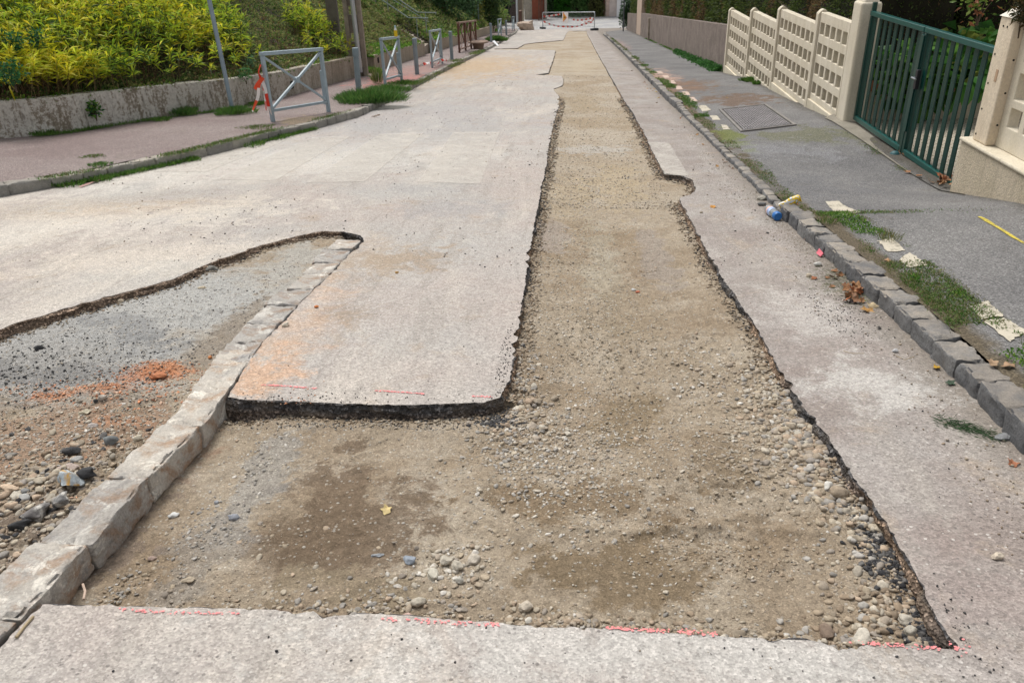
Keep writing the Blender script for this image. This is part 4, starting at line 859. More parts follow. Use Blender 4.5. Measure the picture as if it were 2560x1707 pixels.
for px, py, par in ((229, 275, W1), (729, 213, W1), (945, 151, W2)):
    P = None
    for t in np.linspace(8, 32, 3000):
        q = iW(t); a = ray(px, py); tt = q[1]/a[1]
        if P is None or abs(a[0]*tt-q[0]) < P[0]: P = (abs(a[0]*tt-q[0]), q, (O+a*tt)[2])
    q, z = P[1], P[2]; T = Vector((iW(q[1]+.1)[0]-iW(q[1]-.1)[0], .2, 0)).normalized(); m = MB(); A = Vector((q[0], q[1], z))+Vector((T.y, -T.x, 0))*.012
    m.bar(A-Vector((0, 0, .07)), A+Vector((0, 0, .07)), .10, .02, T); m.V = [tuple(Vector(v)-par.location) for v in m.V]; m.build('drain_hole', MHOLE, par)
def wall_top(Yv): return float(zb(Yv))+float(np.interp(Yv, [10, 22, 30, 33, 70], [.6, .53, .58, .55, .55]))
# bank behind the wall: distance d back from the wall face -> height
def bank_pt(Yv, d):
    x, y = iW(Yv); T = np.array([iW(Yv+.2)[0]-iW(Yv-.2)[0], .4]); T /= np.linalg.norm(T); nx, ny = -T[1], T[0]
    X = x+nx*d; Y = y+ny*d; return X, Y, wall_top(Yv)-.06+np.maximum(0, d-.25)*.66
def bank_z(X, Y):   # by lateral distance only, vectorised
    xw = np.interp(Y, PW[:, 1], PW[:, 0]); d = xw-X; wt = zb(Y)+np.interp(Y, [10, 22, 30, 33, 70], [.6, .53, .58, .55, .55])
    k = np.interp(Y, [8, 12, 16], [.55, .6, .66]); return wt-.06+np.maximum(0, d-.25)*k+fb(X*.9, Y*.9, 3, 61)*.10*np.clip(d-.2, 0, 1)
MBK = plain('dark_bank_soil', (.05, .042, .026), .95, .35, 3., bumpd=.02, bscale=20)  # soil in a darker brown than the flat ground
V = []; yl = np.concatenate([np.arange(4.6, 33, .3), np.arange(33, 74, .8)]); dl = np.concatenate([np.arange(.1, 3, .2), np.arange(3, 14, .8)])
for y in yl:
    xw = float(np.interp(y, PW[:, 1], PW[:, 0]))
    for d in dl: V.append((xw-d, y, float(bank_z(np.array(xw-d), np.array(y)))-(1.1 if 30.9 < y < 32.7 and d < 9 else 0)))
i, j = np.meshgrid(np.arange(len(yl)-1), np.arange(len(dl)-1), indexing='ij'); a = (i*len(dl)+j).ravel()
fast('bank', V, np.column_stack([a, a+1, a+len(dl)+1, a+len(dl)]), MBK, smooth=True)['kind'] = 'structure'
# stairs
MCON = plain('weathered_concrete', (.36, .31, .25), .9, .25, 5., bumpd=.006, bscale=40)
MRAIL = plain('grey_green_rail_paint', (.22, .27, .25), .5, .15, 12)
st = empty('garden_stairs', (-5.62, 30.85, float(zb(30.85))+.11)); tag(st, 'concrete garden stairs with pipe rails climbing the left bank', 'stairs')
m = MB()
for k in range(16):
    x1 = -.1-k*.27; m.box(x1-.27, x1, .14, 1.95, -.4 if k < 2 else k*.172-.5, (k+1)*.172)
m.build('steps', MCON, st, bevel=.01)
for y0, nm in ((0, 0), (1.96, -.42)):
    m = MB(); m.add([(0, y0, -.2), (0, y0+.10, -.2), (0, y0+.10, .50+nm), (0, y0, .50+nm), (-5, y0, 2.0), (-5, y0+.10, 2.0), (-5, y0+.10, 3.30+nm), (-5, y0, 3.30+nm)],
          [(0, 1, 2, 3), (7, 6, 5, 4), (0, 4, 5, 1), (1, 5, 6, 2), (2, 6, 7, 3), (3, 7, 4, 0)]); m.build('side_wall', MCON, st, bevel=.01)
for y0 in (.07, 2.03):
    m = MB(); r = .022
    m.tube([(.25, y0, 1.22), (.28, y0, 1.27), (-.45, y0, 1.30), (-5, y0, 4.4)], r, 8); m.tube([(-.05, y0, .95), (-5, y0, 4.05)], .016, 8) if y0 > 1 else None
    for x in (-.15, -1.6, -3.2): m.tube([(x, y0, .5-x*.4), (x, y0, 1.28+max(0, (-x-.45))*.68)], .018, 8)
    m.build('handrail', MRAIL, st, smooth=True)

# ------------------------------------------------------------------ street furniture, left
MGALV = plain('blue_grey_painted_steel', (.30, .375, .42), .42, .10, 9., .4); MPOLE = plain('blue_grey_pole_paint', (.26, .33, .385), .45, .1, 8., .4)
MBOL = plain('grey_bollard_plastic', (.21, .26, .29), .5, .08, 6., .4); MTUBE = plain('galvanised_conduit', (.45, .48, .50), .35, .08, 4., .5, .3)
MCP_ = plain('utility_pole_concrete', (.27, .235, .19), .92, .22, 7., bumpd=.006, bscale=50); MWOODR = plain('rust_brown_paint', (.13, .062, .043), .65, .25, 14)
MREDW = None
def m_tape():
    n = N('red_white_tape', .5, .3); t = n.attr('tint'); n.setv(n.b.inputs['Base Color'], t)
    tr = n.n.new('ShaderNodeBsdfTranslucent'); n.L(t, tr.inputs[0]); mx = n.n.new('ShaderNodeMixShader'); mx.inputs[0].default_value = .3
    n.L(n.b.outputs[0], mx.inputs[1]); n.L(tr.outputs[0], mx.inputs[2]); n.L(mx.outputs[0], n.out.inputs[0]); return n.m
MTAPE = m_tape()
def tape(name, pts, wid, label, per=.5, up=(0, 0, 1), tw=.5, grp=None, seed=1, red=(.72, .07, .04), parent=None):
    P = [Vector(p) for p in pts]; Q = []
    # catmull-rom
    for i in range(len(P)-1):
        p0, p1, p2, p3 = P[max(i-1, 0)], P[i], P[i+1], P[min(i+2, len(P)-1)]
        for k in range(14):
            t = k/14; Q.append(.5*((2*p1)+(-p0+p2)*t+(2*p0-5*p1+4*p2-p3)*t*t+(-p0+3*p1-3*p2+p3)*t**3))
    Q.append(P[-1]); V = []; T = []; s_ = 0; u = Vector(up); pq = Q[0]; out = []
    for i, q in enumerate(Q):
        s_ += (q-pq).length; pq = q; d = (Q[min(i+1, len(Q)-1)]-Q[max(i-1, 0)]).normalized(); uu = (u-d*u.dot(d)).normalized(); vv = d.cross(uu); an = tw*math.sin(s_*9+seed)
        ax = uu*math.cos(an)+vv*math.sin(an); out.append((q-ax*wid/2, q+ax*wid/2, s_))
    VV = []; F = []; TT = []
    for i in range(len(out)-1):
        b = len(VV); c = red if (out[i][2] % per) < per*.45 else (.82, .80, .78)
        VV += [out[i][0], out[i][1], out[i+1][1], out[i+1][0]]; F.append((b, b+1, b+2, b+3)); TT += [c]*4
    o0 = Vector(pts[0]); V = [tuple(v-o0) for v in VV]; o = fast(name, V, F, MTAPE, tint=np.array(TT), smooth=False, loc=tuple(o0)); m = o.modifiers.new('thickness', 'SOLIDIFY'); m.thickness = .0008
    return tag(o, label, 'barrier tape', grp)
def xbarrier(a, b, label, Hh=.985, plate=True):
    """steel frame with a diagonal cross between posts standing at a and b (near, far)"""
    A = Vector(a); B = Vector(b); d = B-A; L = math.hypot(d.x, d.y); o = empty('cross_barrier', A, math.atan2(d.y, d.x)); tag(o, label, 'barrier', 'blue grey cross barriers along the left kerb')
    dz = d.z; sl = lambda x, z: (x, 0, z+dz*x/L)
    for x, z in ((0, 0), (L, dz)):
        m = MB(); m.bar((x, 0, z-.1), (x, 0, z+Hh-.03), .05, .055, (1, 0, 0)); m.build('post', MGALV, o, bevel=.004)
    m = MB(); m.bar(sl(-.03, Hh), sl(L+.03, Hh), .05, .07); m.build('top_rail', MGALV, o, bevel=.004)
    m = MB(); m.bar(sl(.025, .17), sl(L-.025, .17), .04, .04); m.build('bottom_rail', MGALV, o, bevel=.004)
    m = MB(); m.bar(sl(.025, .20), sl(L-.025, Hh-.05), .036, .036, (0, 1, 0)); m.build('diagonal_bar', MGALV, o, bevel=.003)
    m = MB(); m.bar(sl(.025, Hh-.05), sl(L-.025, .20), .032, .03, (0, 1, 0)); m.build('diagonal_bar', MGALV, o, bevel=.003)
    m = MB(); c = sl(L/2, (.20+Hh-.05)/2); m.tube([(c[0], -.03, c[2]), (c[0], .03, c[2])], .045, 14); m.build('cross_boss', MGALV, o, smooth=True)
    if plate:
        m = MB(); m.bar((L, .045, dz+.12), (L, .045, dz+.66), .035, .05, (1, 0, 0)); m.build('side_plate', MGALV, o, bevel=.003)
    return o
def P3(px, py, wz=.11): P = G(px, py, wz); return (float(P[0]), float(P[1]), float(P[2]))
xs = [((683, 306), (822, 281), 'nearest blue grey steel cross barrier, widest, with torn tape on its left post'),
      ((964, 220), (1005, 207), 'second blue grey cross barrier, the one with a yellow bottle standing on top'),
      ((1081, 171), (1106, 160), 'third blue grey cross barrier, just before the rusty brown railing'),
      ((1246, 94.5), (1254, 91), 'blue grey cross barrier seen edge on between two far bollards'),
      ((1281, 79), (1286, 77), 'farthest blue grey cross barrier near the brown wooden post')]
for a, b, l in xs: xbarrier(P3(*a), P3(*b), l)
def bollard(p, lean, label):
    o = empty('bollard', p); o.rotation_euler = lean; tag(o, label, 'bollard', 'grey bollards along the left kerb')
    MB().lathe([(.056, -.15), (.056, .70)], n=22).build('shaft', MBOL, o, smooth=True)
    MB().lathe([(.047, .70), (.047, .725)], n=22).build('neck', MBOL, o, smooth=True)
    MB().lathe([(.060, .725), (.063, .74), (.063, .865), (.056, .885), (.02, .89)], n=22).build('head', MBOL, o, smooth=True)
for q, ln, l in (((898, 238), (0, .03, 0), 'leaning grey bollard, nearest, rising out of long grass'), ((1043, 187), (0, .0, 0), 'grey bollard between the second and third cross barriers'),
                 ((1130, 150), (0, 0, 0), 'grey bollard just left of the rusty brown railing'), ((1228, 106), (0, 0, 0), 'grey bollard beyond the rusty railing with grass at its foot'), ((1266, 89), (0, 0, 0), 'farthest grey bollard between the two last cross barriers')):
    bollard(P3(*q), ln, l)
# sign pole
o = MB().tube([(0, 0, -.2), (0, 0, 3.4)], .034, 18).build('sign_pole', MPOLE, None, smooth=True, loc=P3(583, 284)); o.rotation_euler = (0, math.radians(-1.5), 0); tag(o, 'tall slightly leaning blue grey pole standing in grass by the wall', 'pole')
o = MB().tube([(0, 0, -.2), (0, 0, 3.6)], .05, 12).build('lamp_pole', plain('green_grey_pole', (.13, .19, .18), .5, .1), None, smooth=True, loc=P3(1198, 88)); tag(o, 'thin grey green pole behind the rusty brown railing', 'pole')
o = MB().tube([(0, 0, -.2), (0, 0, 3.6)], .045, 12).build('sign_pole', plain('dark_grey_pole', (.10, .11, .12), .5, .1), None, smooth=True, loc=P3(1558, 80, .09)); tag(o, 'dark grey pole at the corner of the right pavement', 'pole')
# utility pole: slotted concrete pole with a conduit in front
p = P3(907, 190, .12); up_ = empty('utility_pole', (p[0]-.08, p[1], p[2]), .15); tag(up_, 'slotted concrete utility pole interrupting the low wall', 'utility pole')
m = MB(); m.bar((-.17, 0, -.3), (-.14, 0, 6), .11, .26, (1, 0, 0)); m.bar((.17, 0, -.3), (.14, 0, 6), .11, .26, (1, 0, 0))
m.build('pole_flange', MCP_, up_, bevel=.012)
m = MB(); z = -.2
while z < 6: m.bar((0, 0, z), (0, 0, z+.42), .24, .09, (1, 0, 0)); z += .62
m.build('web', MCP_, up_, bevel=.01)
m = MB(); m.bar((-.52, .2, -.3), (-.52, .2, 6), .26, .3, (1, 0, 0)); m.build('rear_pole', plain('darker_pole_concrete', (.135, .125, .105), .92, .2, 6), up_, bevel=.015)
m = MB(); m.tube([(.05, -.20, .12), (.02, -.20, 6)], .058, 16); m.build('conduit', MTUBE, up_, smooth=True)
# bottle standing on the second barrier
q = onY(992, 92, 18.3); bt = empty('spray_bottle', (float(onY(990, 93, 18.35)[0]), 18.35, float(onY(990, 93, 18.35)[2])+.01)); tag(bt, 'yellow and white bottle standing on top of the second cross barrier', 'bottle')
MB().lathe([(.036, 0), (.038, .02), (.038, .11), (.03, .13)], n=16).build('body', plain('yellow_plastic', (.75, .50, .02), .4, .05), bt, smooth=True)
MB().lathe([(.031, .13), (.022, .17), (.018, .18)], n=16).build('shoulder', plain('white_plastic', (.75, .76, .75), .4, .05), bt, smooth=True)
MB().lathe([(.018, .18), (.018, .215), (.01, .225)], n=16).build('cap', plain('pale_blue_plastic', (.35, .5, .55), .4, .05), bt, smooth=True)
# rusty lattice railings
def lattice_rail(a, b, label, Hh=1.08, bays=3):
    A = Vector(a); B = Vector(b); d = B-A; L = math.hypot(d.x, d.y); o = empty('lattice_railing', A, math.atan2(d.y, d.x)); tag(o, label, 'railing', 'rust brown lattice railings'); sl = lambda x, z, y=0: (x, y, z+d.z*x/L)
    for k in range(bays+1):
        x = L*k/bays; m = MB(); m.bar(sl(x, -.1), sl(x, Hh-.03), .09, .07, (1, 0, 0)); m.build('post', MWOODR, o, bevel=.004)
    m = MB(); m.bar(sl(-.05, Hh), sl(L+.05, Hh), .06, .11); m.build('top_rail', plain('faded_brown_rail', (.26, .17, .13), .7, .2, 10), o, bevel=.004)
    m = MB(); m.bar(sl(0, .14), sl(L, .14), .05, .06); m.build('bottom_rail', plain('faded_brown_rail', (.26, .17, .13), .7, .2, 10), o, bevel=.004)
    for k in range(bays):
        x0 = L*k/bays+.05; x1 = L*(k+1)/bays-.05
        for z0, z1, y in ((.17, Hh-.04, .022), (Hh-.04, .17, -.022)):
            m = MB(); m.bar(sl(x0, z0, y), sl(x1, z1, y), .03, .04, (0, 1, 0)); m.build('diagonal_slat', MWOODR, o)
        xm = (x0+x1)/2
        m = MB(); m.bar(sl(x0, .6, .05), sl(xm, Hh-.04, .05), .025, .03, (0, 1, 0)); m.build('diagonal_slat', MWOODR, o)
        m = MB(); m.bar(sl(xm, .17, .05), sl(x1, .62, .05), .025, .03, (0, 1, 0)); m.build('diagonal_slat', MWOODR, o)
lattice_rail(P3(1149, 134), P3(1191, 118), 'rust brown lattice railing with crossed slats beside the left kerb')
lattice_rail(P3(1299, 70), P3(1304, 67), 'narrow rust brown railing seen edge on near the far stone pillar', 1.3, 2)
lattice_rail(P3(1347, 52, .0), P3(1362, 47.5, .0), 'farthest rust brown railing left of the roadworks barrier', 1.9, 2)
# overturned concrete foot beside the railing
p = P3(1193, 121); o = MB().lathe([(.18, 0), (.20, .05), (.24, .30), (.42, .34), (.42, .39), (.1, .40)], n=24).build('mushroom_post', plain('brown_cast_foot', (.23, .16, .12), .8, .2), None, smooth=True, loc=(p[0]+.15, p[1]-.8, p[2]-.02)); tag(o, 'brown mushroom shaped post foot at the end of the rusty railing', 'post foot')
p = P3(1318, 76, 0); o = MB().add(*(lambda Q: (Q.tolist(), [list(map(int, f)) for f in ICO[2][1]]))(SH[(2, 1)][3]*np.array([.9, .6, .55]))).build('rubble_lump', MS2 if 'MS2' in globals() else plain('pale_rubble', (.42, .33, .26), .9, .25, 6), None, loc=(p[0], p[1], p[2]+.3)); tag(o, 'pale lump of rubble on the road edge left of the roadworks barrier', 'rubble')
p = P3(1240, 115, 0); q = MB(); q.add([(-.2, .3, .18), (.1, -.3, .03), (.16, -.25, .04), (-.1, .36, .2), (-.2, .3, .16), (.1, -.3, .015), (.16, -.25, .02), (-.1, .36, .18)], [(0, 1, 2, 3), (7, 6, 5, 4), (0, 4, 5, 1), (1, 5, 6, 2), (2, 6, 7, 3), (3, 7, 4, 0)])
tag(q.build('crumpled_sheet', plain('white_plastic_sheet', (.7, .72, .74), .5, .08), None, loc=p), 'white crumpled strip lying on the left kerb past the rusty railing', 'litter')
# tape hanging on the first barrier
p = Vector(P3(683, 306)); z = lambda h: p.z+h
x0, y0 = p.x-.035, p.y-.03
tape('barrier_tape', [(x0, y0, z(.84)), (x0-.04, y0-.02, z(.74)), (x0-.02, y0-.02, z(.64)), (x0+.02, y0-.03, z(.5)), (x0+.02, y0-.02, z(.3)), (x0+.05, y0-.02, z(.12))], .05, 'red and white tape hanging down the left post of the nearest barrier', .42, (1, 0, 0), .9)
tape('barrier_tape', [(x0+.02, y0-.03, z(.66)), (x0-.06, y0-.04, z(.56)), (x0-.10, y0-.05, z(.40)), (x0-.19, y0-.06, z(.24)), (x0-.22, y0-.07, z(.18))], .045, 'short torn tape end blowing left of the nearest barrier', .36, (1, 0, 0), .7, seed=3, red=(.8, .13, .05))
tape('barrier_tape', [(x0, y0-.04, z(.65)), (x0-.08, y0-.05, z(.57)), (x0-.13, y0-.05, z(.5))], .05, 'small red tape flap knotted high on the nearest barrier post', .5, (1, 0, 0), .4, seed=5, red=(.85, .12, .05))
tape('barrier_tape', [(x0+.0, y0+.0, z(.62)), (x0-.01, y0-.04, z(.45)), (x0+.0, y0-.06, z(.28)), (x0-.02, y0-.05, z(.16))], .035, 'thin faded tape strand beside the nearest barrier post', .3, (0, 1, 0), 1.2, seed=8, red=(.8, .3, .27))
p = Vector(P3(1100, 163)); tape('barrier_tape', [p+Vector((-.6, -.7, .06)), p+Vector((-.3, -.4, .12)), p+Vector((-.1, -.2, .05)), p+Vector((.1, .1, .14)), p+Vector((.15, .3, .05))], .09, 'crumpled red and white tape at the foot of the third barrier', .25, tw=1.2)
p = Vector(P3(898, 238)); g_ = P3(950, 287, .05)
tape('barrier_tape', [p+Vector((.06, -.05, .10)), p+Vector((.15, -.3, .22)), p+Vector((.30, -.9, .10)), p+Vector((.45, -1.6, .06)), p+Vector((.62, -2.3, .03)), Vector(g_)], .03, 'dirty white tape trailing from the leaning bollard over the grass', .9, tw=1.0, red=(.7, .62, .55))
p = G(200, 470, 0); q = G(290, 440, 0); tape('barrier_tape', [(p[0], p[1], p[2]+.012), ((p[0]+q[0])/2, (p[1]+q[1])/2-.03, (p[2]+q[2])/2+.02), (q[0], q[1], q[2]+.012)], .03, 'flattened faded tape lying on the road along the left kerb', 1.4, (1, 0, 0), .2, red=(.6, .35, .32))

# ------------------------------------------------------------------ roadworks barrier in the distance
A = Vector(P3(1357, 73, 0)); B = Vector(P3(1486, 77, 0)); hL = float(onY(1358, 30, A.y)[2]-A.z); hR = float(onY(1488, 33, B.y)[2]-B.z)
d = B-A; L = math.hypot(d.x, d.y); rb = empty('site_barrier', A, math.atan2(d.y, d.x)); tag(rb, 'low galvanised site barrier across the road with tape and warning sign', 'barrier')
MZN = plain('galvanised_tube', (.42, .45, .47), .35, .1, 5, .5, .4); sl = lambda x, z: (x, 0, z+d.z*x/L); Hb = (hL+hR)/2
m = MB(); rr_ = .15; pts = [sl(0, .05), sl(0, Hb-rr_)]+[sl(rr_-rr_*math.cos(t), Hb-rr_+rr_*math.sin(t)) for t in (.5, 1.0, 1.57)]+[sl(L-rr_+rr_*math.sin(t), Hb-rr_+rr_*math.cos(t)) for t in (0, .57, 1.1)]+[sl(L, Hb-rr_), sl(L, .05)]
m.tube(pts, .035, 10); m.build('frame', MZN, rb, smooth=True)
m = MB(); m.tube([sl(0, .3), sl(L, .3)], .02, 8); m.build('bottom_rail', MZN, rb, smooth=True)
m = MB()
for k in range(1, 60): x = L*k/60; m.tube([sl(x, .3), sl(x, Hb)], .003, 4, False)
for z in (.5, .75, 1.0): m.tube([sl(0, z), sl(L, z)], .003, 4, False)
m.build('wire_mesh', MZN, rb)
for x in (0, L):
    m = MB(); z = d.z*x/L; m.box(x-.30, x+.30, -.16, .16, z+0.005, z+.14) if x == 0 else m.box(x-.13, x+.13, -.3, .3, z+.005, z+.16); m.build('rubber_foot', plain('black_rubber', (.035, .035, .038), .8, .2), rb, bevel=.03)
# warning sign: white board, triangular roadworks sign turned on its side
sx = L*(1418-1357)/(1486-1357)+.05; sg = empty('warning_sign', A+Matrix.Rotation(math.atan2(d.y, d.x), 3, 'Z')@Vector((sx, -.07, 0))); sg.rotation_euler = (0, 0, math.atan2(d.y, d.x)); tag(sg, 'white board with orange roadworks triangle turned on its side, hung on site barrier', 'sign')
zt = Hb+d.z*sx/L+.02; MB().box(-.5, .5, -.012, .012, zt-.80, zt).build('board', plain('white_board', (.78, .74, .72), .5, .08), sg)
MOR = plain('faded_orange_red', (.70, .16, .04), .5, .1); MYE = plain('sign_yellow', (.80, .42, .03), .5, .1); MBLK = plain('sign_black', (.03, .03, .03), .6, .1)
def tri(m, s_, y, c): m.add([(c[0]-s_*.5, y, c[1]+s_*.577), (c[0]-s_*.5, y, c[1]-s_*.577), (c[0]+s_*.5, y, c[1]), (c[0]-s_*.5, y+.004, c[1]+s_*.577), (c[0]-s_*.5, y+.004, c[1]-s_*.577), (c[0]+s_*.5, y+.004, c[1])], [(0, 1, 2), (5, 4, 3), (0, 3, 4, 1), (1, 4, 5, 2), (2, 5, 3, 0)]); return m
cz = zt-.39; tri(MB(), .62, -.018, (-.02, cz)).build('red_border', MOR, sg); tri(MB(), .44, -.0225, (-.05, cz)).build('yellow_field', MYE, sg)
m = MB(); m.bar((-.17, -.025, cz-.05), (.02, -.025, cz+.02), .045, .004, (0, 0, 1)); m.bar((-.20, -.0255, cz+.07), (-.05, -.0255, cz+.02), .035, .004, (0, 0, 1)); m.bar((-.22, -.026, cz-.12), (-.15, -.026, cz+.03), .035, .004, (1, 0, 0)); m.box(.03, .08, -.0275, -.0235, cz-.03, cz+.03)
m.build('worker_pictogram', MBLK, sg)
Lp = lambda px, py, off=-.05: tuple(O+ray(px, py)*((A.y+(B.y-A.y)*np.clip((px-1357)/129., 0, 1)+off)/ray(px, py)[1]))
c10 = lambda x, y: (x/3.92+1100, y/3.92)
tape('barrier_tape', [Lp(*c10(1015, 165)), Lp(*c10(1080, 158)), Lp(*c10(1180, 142))], .13, 'upper left strip of red and white tape on the site barrier', .8, tw=.3)
tape('barrier_tape', [Lp(*c10(1015, 213)), Lp(*c10(1080, 240)), Lp(*c10(1150, 258)), Lp(*c10(1260, 264)), Lp(*c10(1340, 260)), Lp(*c10(1430, 235)), Lp(*c10(1500, 212))], .13, 'long sagging red and white tape across the site barrier', .8, tw=.3, seed=4)
tape('barrier_tape', [Lp(*c10(1300, 195)), Lp(*c10(1360, 200)), Lp(*c10(1420, 195)), Lp(*c10(1500, 178))], .12, 'short red and white tape right of the warning sign', .7, tw=.3, seed=7)
tape('barrier_tape', [Lp(*c10(1500, 178)), Lp(*c10(1495, 205)), Lp(*c10(1415, 222))], .07, 'loose tape end dangling at the right post of site barrier', .7, tw=.9, seed=9)

# ------------------------------------------------------------------ houses and pillars at the far end
def m_stone(name, ca, cb, sx_=3., mort=(.42, .36, .27)):
    n = N(name, .9, .15); b = n.n.new('ShaderNodeTexBrick'); n.L(n.map(n.geo, (1, 1, 1), rot=(math.pi/2, 0, 0)), b.inputs['Vector'])
    b.inputs['Scale'].default_value = sx_; b.inputs['Color1'].default_value = (*ca, 1); b.inputs['Color2'].default_value = (*cb, 1); b.inputs['Mortar'].default_value = (*mort, 1); b.inputs['Mortar Size'].default_value = .03
    return n.done(n.mix(.6, b.outputs[0], n.ramp(n.noise(n.geo, 8, 5, .7), [(.3, .65), (.7, 1.35)]), 'MULTIPLY'), n.bump(n.math('SUBTRACT', 1., b.outputs['Fac']), .03))
MST = m_stone('pale_block_stone', (.50, .42, .31), (.42, .35, .26)); MSTG = m_stone('grey_block_stone', (.40, .37, .32), (.50, .46, .38), 2.4, (.25, .22, .19)); MCZ = plain('crazy_stone_wall', (.56, .47, .33), .9, .3, 3.5, bumpd=.05, bscale=6)
MDW = plain('dark_fence_wood', (.065, .05, .045), .8, .3, 10); MRD = plain('brick_red_gate_paint', (.235, .07, .04), .6, .12, 3)
def ground_px(px, py, wz=.12): P = G(px, py, wz); return float(P[0]), float(P[1]), float(P[2])
def block_between(name, pl, pr, h, dep, mat, label, cat, capm=None, capo=.06, wz=.12, bev=.02):
    a = ground_px(*pl, wz); b = ground_px(*pr, wz); ym = (a[1]+b[1])/2; x0, x1 = sorted((float(onY(pl[0], pl[1], ym)[0]), float(onY(pr[0], pr[1], ym)[0])))
    o = empty(name, ((x0+x1)/2, ym, a[2])); tag(o, label, cat); w_ = x1-x0
    MB().box(-w_/2, w_/2, 0, dep, -.5, h).build('shaft' if cat == 'pillar' else 'body', mat, o, bevel=bev)
    if capm: MB().box(-w_/2-capo, w_/2+capo, -capo, dep+capo, h, h+.16).build('cap', capm, o, bevel=.02)
    return o
block_between('stone_pillar', (1252, 62), (1264, 62), 2.15, 1.0, MST, 'pale stone gate pillar at the end of the left wall', 'pillar', MCON, .12)
block_between('stone_wall', (1265, 55), (1296, 52), 1.35, .3, MCZ, 'light crazy stone garden wall below a dark wooden fence', 'wall')
o = block_between('board_fence', (1265.5, 55.4), (1295.5, 52.4), 2.9, .08, MDW, 'dark vertical board fence above the crazy stone wall', 'fence')
block_between('stone_pillar', (1311, 46), (1330, 46), 3.4, .8, MSTG, 'pale grey block stone pillar left of the red brown gate', 'pillar')
block_between('solid_gate', (1330.5, 45.5), (1361, 45.5), 3.6, .08, MRD, 'tall red brown solid gate at the far left end', 'gate')
block_between('stone_pillar', (1361.5, 45.5), (1367, 45.5), 3.4, .6, MSTG, 'slim stone pillar right of the red brown gate', 'pillar')
o = MB().tube([(0, 0, -.2), (0, 0, 4)], .10, 12).build('white_post', plain('white_post_paint', (.62, .65, .68), .5, .08), None, smooth=True, loc=ground_px(1293.5, 58)); tag(o, 'white tubular post beside the crazy stone wall', 'post')
o = MB().box(-.18, .18, -.1, .1, -.2, 4).build('concrete_post', plain('brownish_concrete', (.22, .18, .14), .9, .2), None, loc=ground_px(1301, 58)); tag(o, 'brownish concrete post right of the white tubular post', 'post')
o = MB().box(-.14, .14, -.1, .1, -.2, 4).build('concrete_post', plain('beige_concrete', (.45, .39, .30), .9, .15), None, loc=ground_px(1306.5, 57)); tag(o, 'beige post right of the brownish concrete post', 'post')
# white house with brown door on the right
a = ground_px(1519, 42, 0); ho = empty('white_house', (a[0], a[1], a[2])); tag(ho, 'white walled house corner with brown door at the far end', 'house')
xr = lambda px: float(onY(px, 42, a[1])[0])-a[0]
MB().box(xr(1514)-.0, xr(1523), 0, 1, -.3, 5).build('stone_quoin', plain('pinkish_stone', (.52, .40, .34), .9, .25, 3), ho, bevel=.02); MB().box(xr(1523), xr(1541), -.02, 6, -.3, 5).build('wall', plain('patchy_render', (.60, .52, .48), .9, .2, 1.2), ho)
MB().box(xr(1541), xr(1541)+9, -.3, 7, -.3, 5).build('wall', plain('white_render', (.80, .80, .80), .85, .04, 1), ho); MB().box(xr(1512), xr(1514.5), .1, .2, -.2, 3.2).build('door_frame', MCON, ho)
MB().tube([(xr(1552), -.36, -.2), (xr(1552), -.36, 5)], .05, 8).build('downpipe', plain('grey_pipe', (.3, .3, .31), .6), ho)
MB().box(xr(1509), xr(1516), .12, .2, -.1, 3.0).build('door', plain('dark_brown_door', (.10, .035, .025), .6, .1), ho)
MB().box(xr(1511)-4, xr(1541)+9, .4, 8, 5, 5.3).build('roof', plain('roof_tile', (.25, .12, .08), .8), ho)
# ------------------------------------------------------------------ right side: fence, gate, walls
def m_render(name, ca, cb, dirt, sc_=70, bd=.006, low=None, st=3., fst=.3, streak=.45):
    n = N(name, .9, .2); p = n.geo; st_ = n.noise(n.map(p, (1.5, 1.5, .5 if streak else 1.5)), st, 6, .65); f = n.noise(p, sc_, 5, .75)
    c = n.mix(n.ramp(st_, [(.38, 0), (.62, 1)]), ca, cb); c = n.mix(n.ramp(n.noise(p, 5, 7, .75), [(.56, 0), (.72, .55)]), c, dirt)
    c = n.mix(fst, c, n.ramp(f, [(.3, .5), (.7, 1.45)]), 'MULTIPLY'); c = n.mix(n.ramp(n.noise(n.map(p, (7, 7, .55)), 1.6, 6, .7), [(.54, 0), (.70, streak)]), c, dirt)
    return n.done(c, n.bump(f, bd, .9))
MCRM = m_render('cream_painted_concrete', (.60, .54, .425), (.67, .61, .50), (.48, .42, .32), 60, .003)
MCRM2 = m_render('rough_cream_plinth', (.60, .54, .42), (.67, .61, .49), (.38, .33, .22), 60, .006)
MPB = m_render('pebble_dash', (.20, .165, .145), (.27, .225, .20), (.13, .11, .085), 34, .03, None, 1.5, .9, .0)
MPNK = m_render('pink_beige_render', (.50, .39, .31), (.53, .42, .34), (.42, .32, .25), 40, .003)
MROUGH = m_render('rough_cast_render', (.58, .50, .37), (.66, .57, .44), (.30, .25, .17), 60, .03, None, 3., .6)
MPIL = m_render('blotched_pillar_paint', (.64, .54, .41), (.72, .62, .48), (.40, .32, .23), 40, .006)
MGRN = plain('dark_green_gate_paint', (.0015, .040, .032), .32, .12, 5., .5); MGRT = plain('green_gate_rail_paint', (.005, .070, .060), .3, .1, 5., .55)
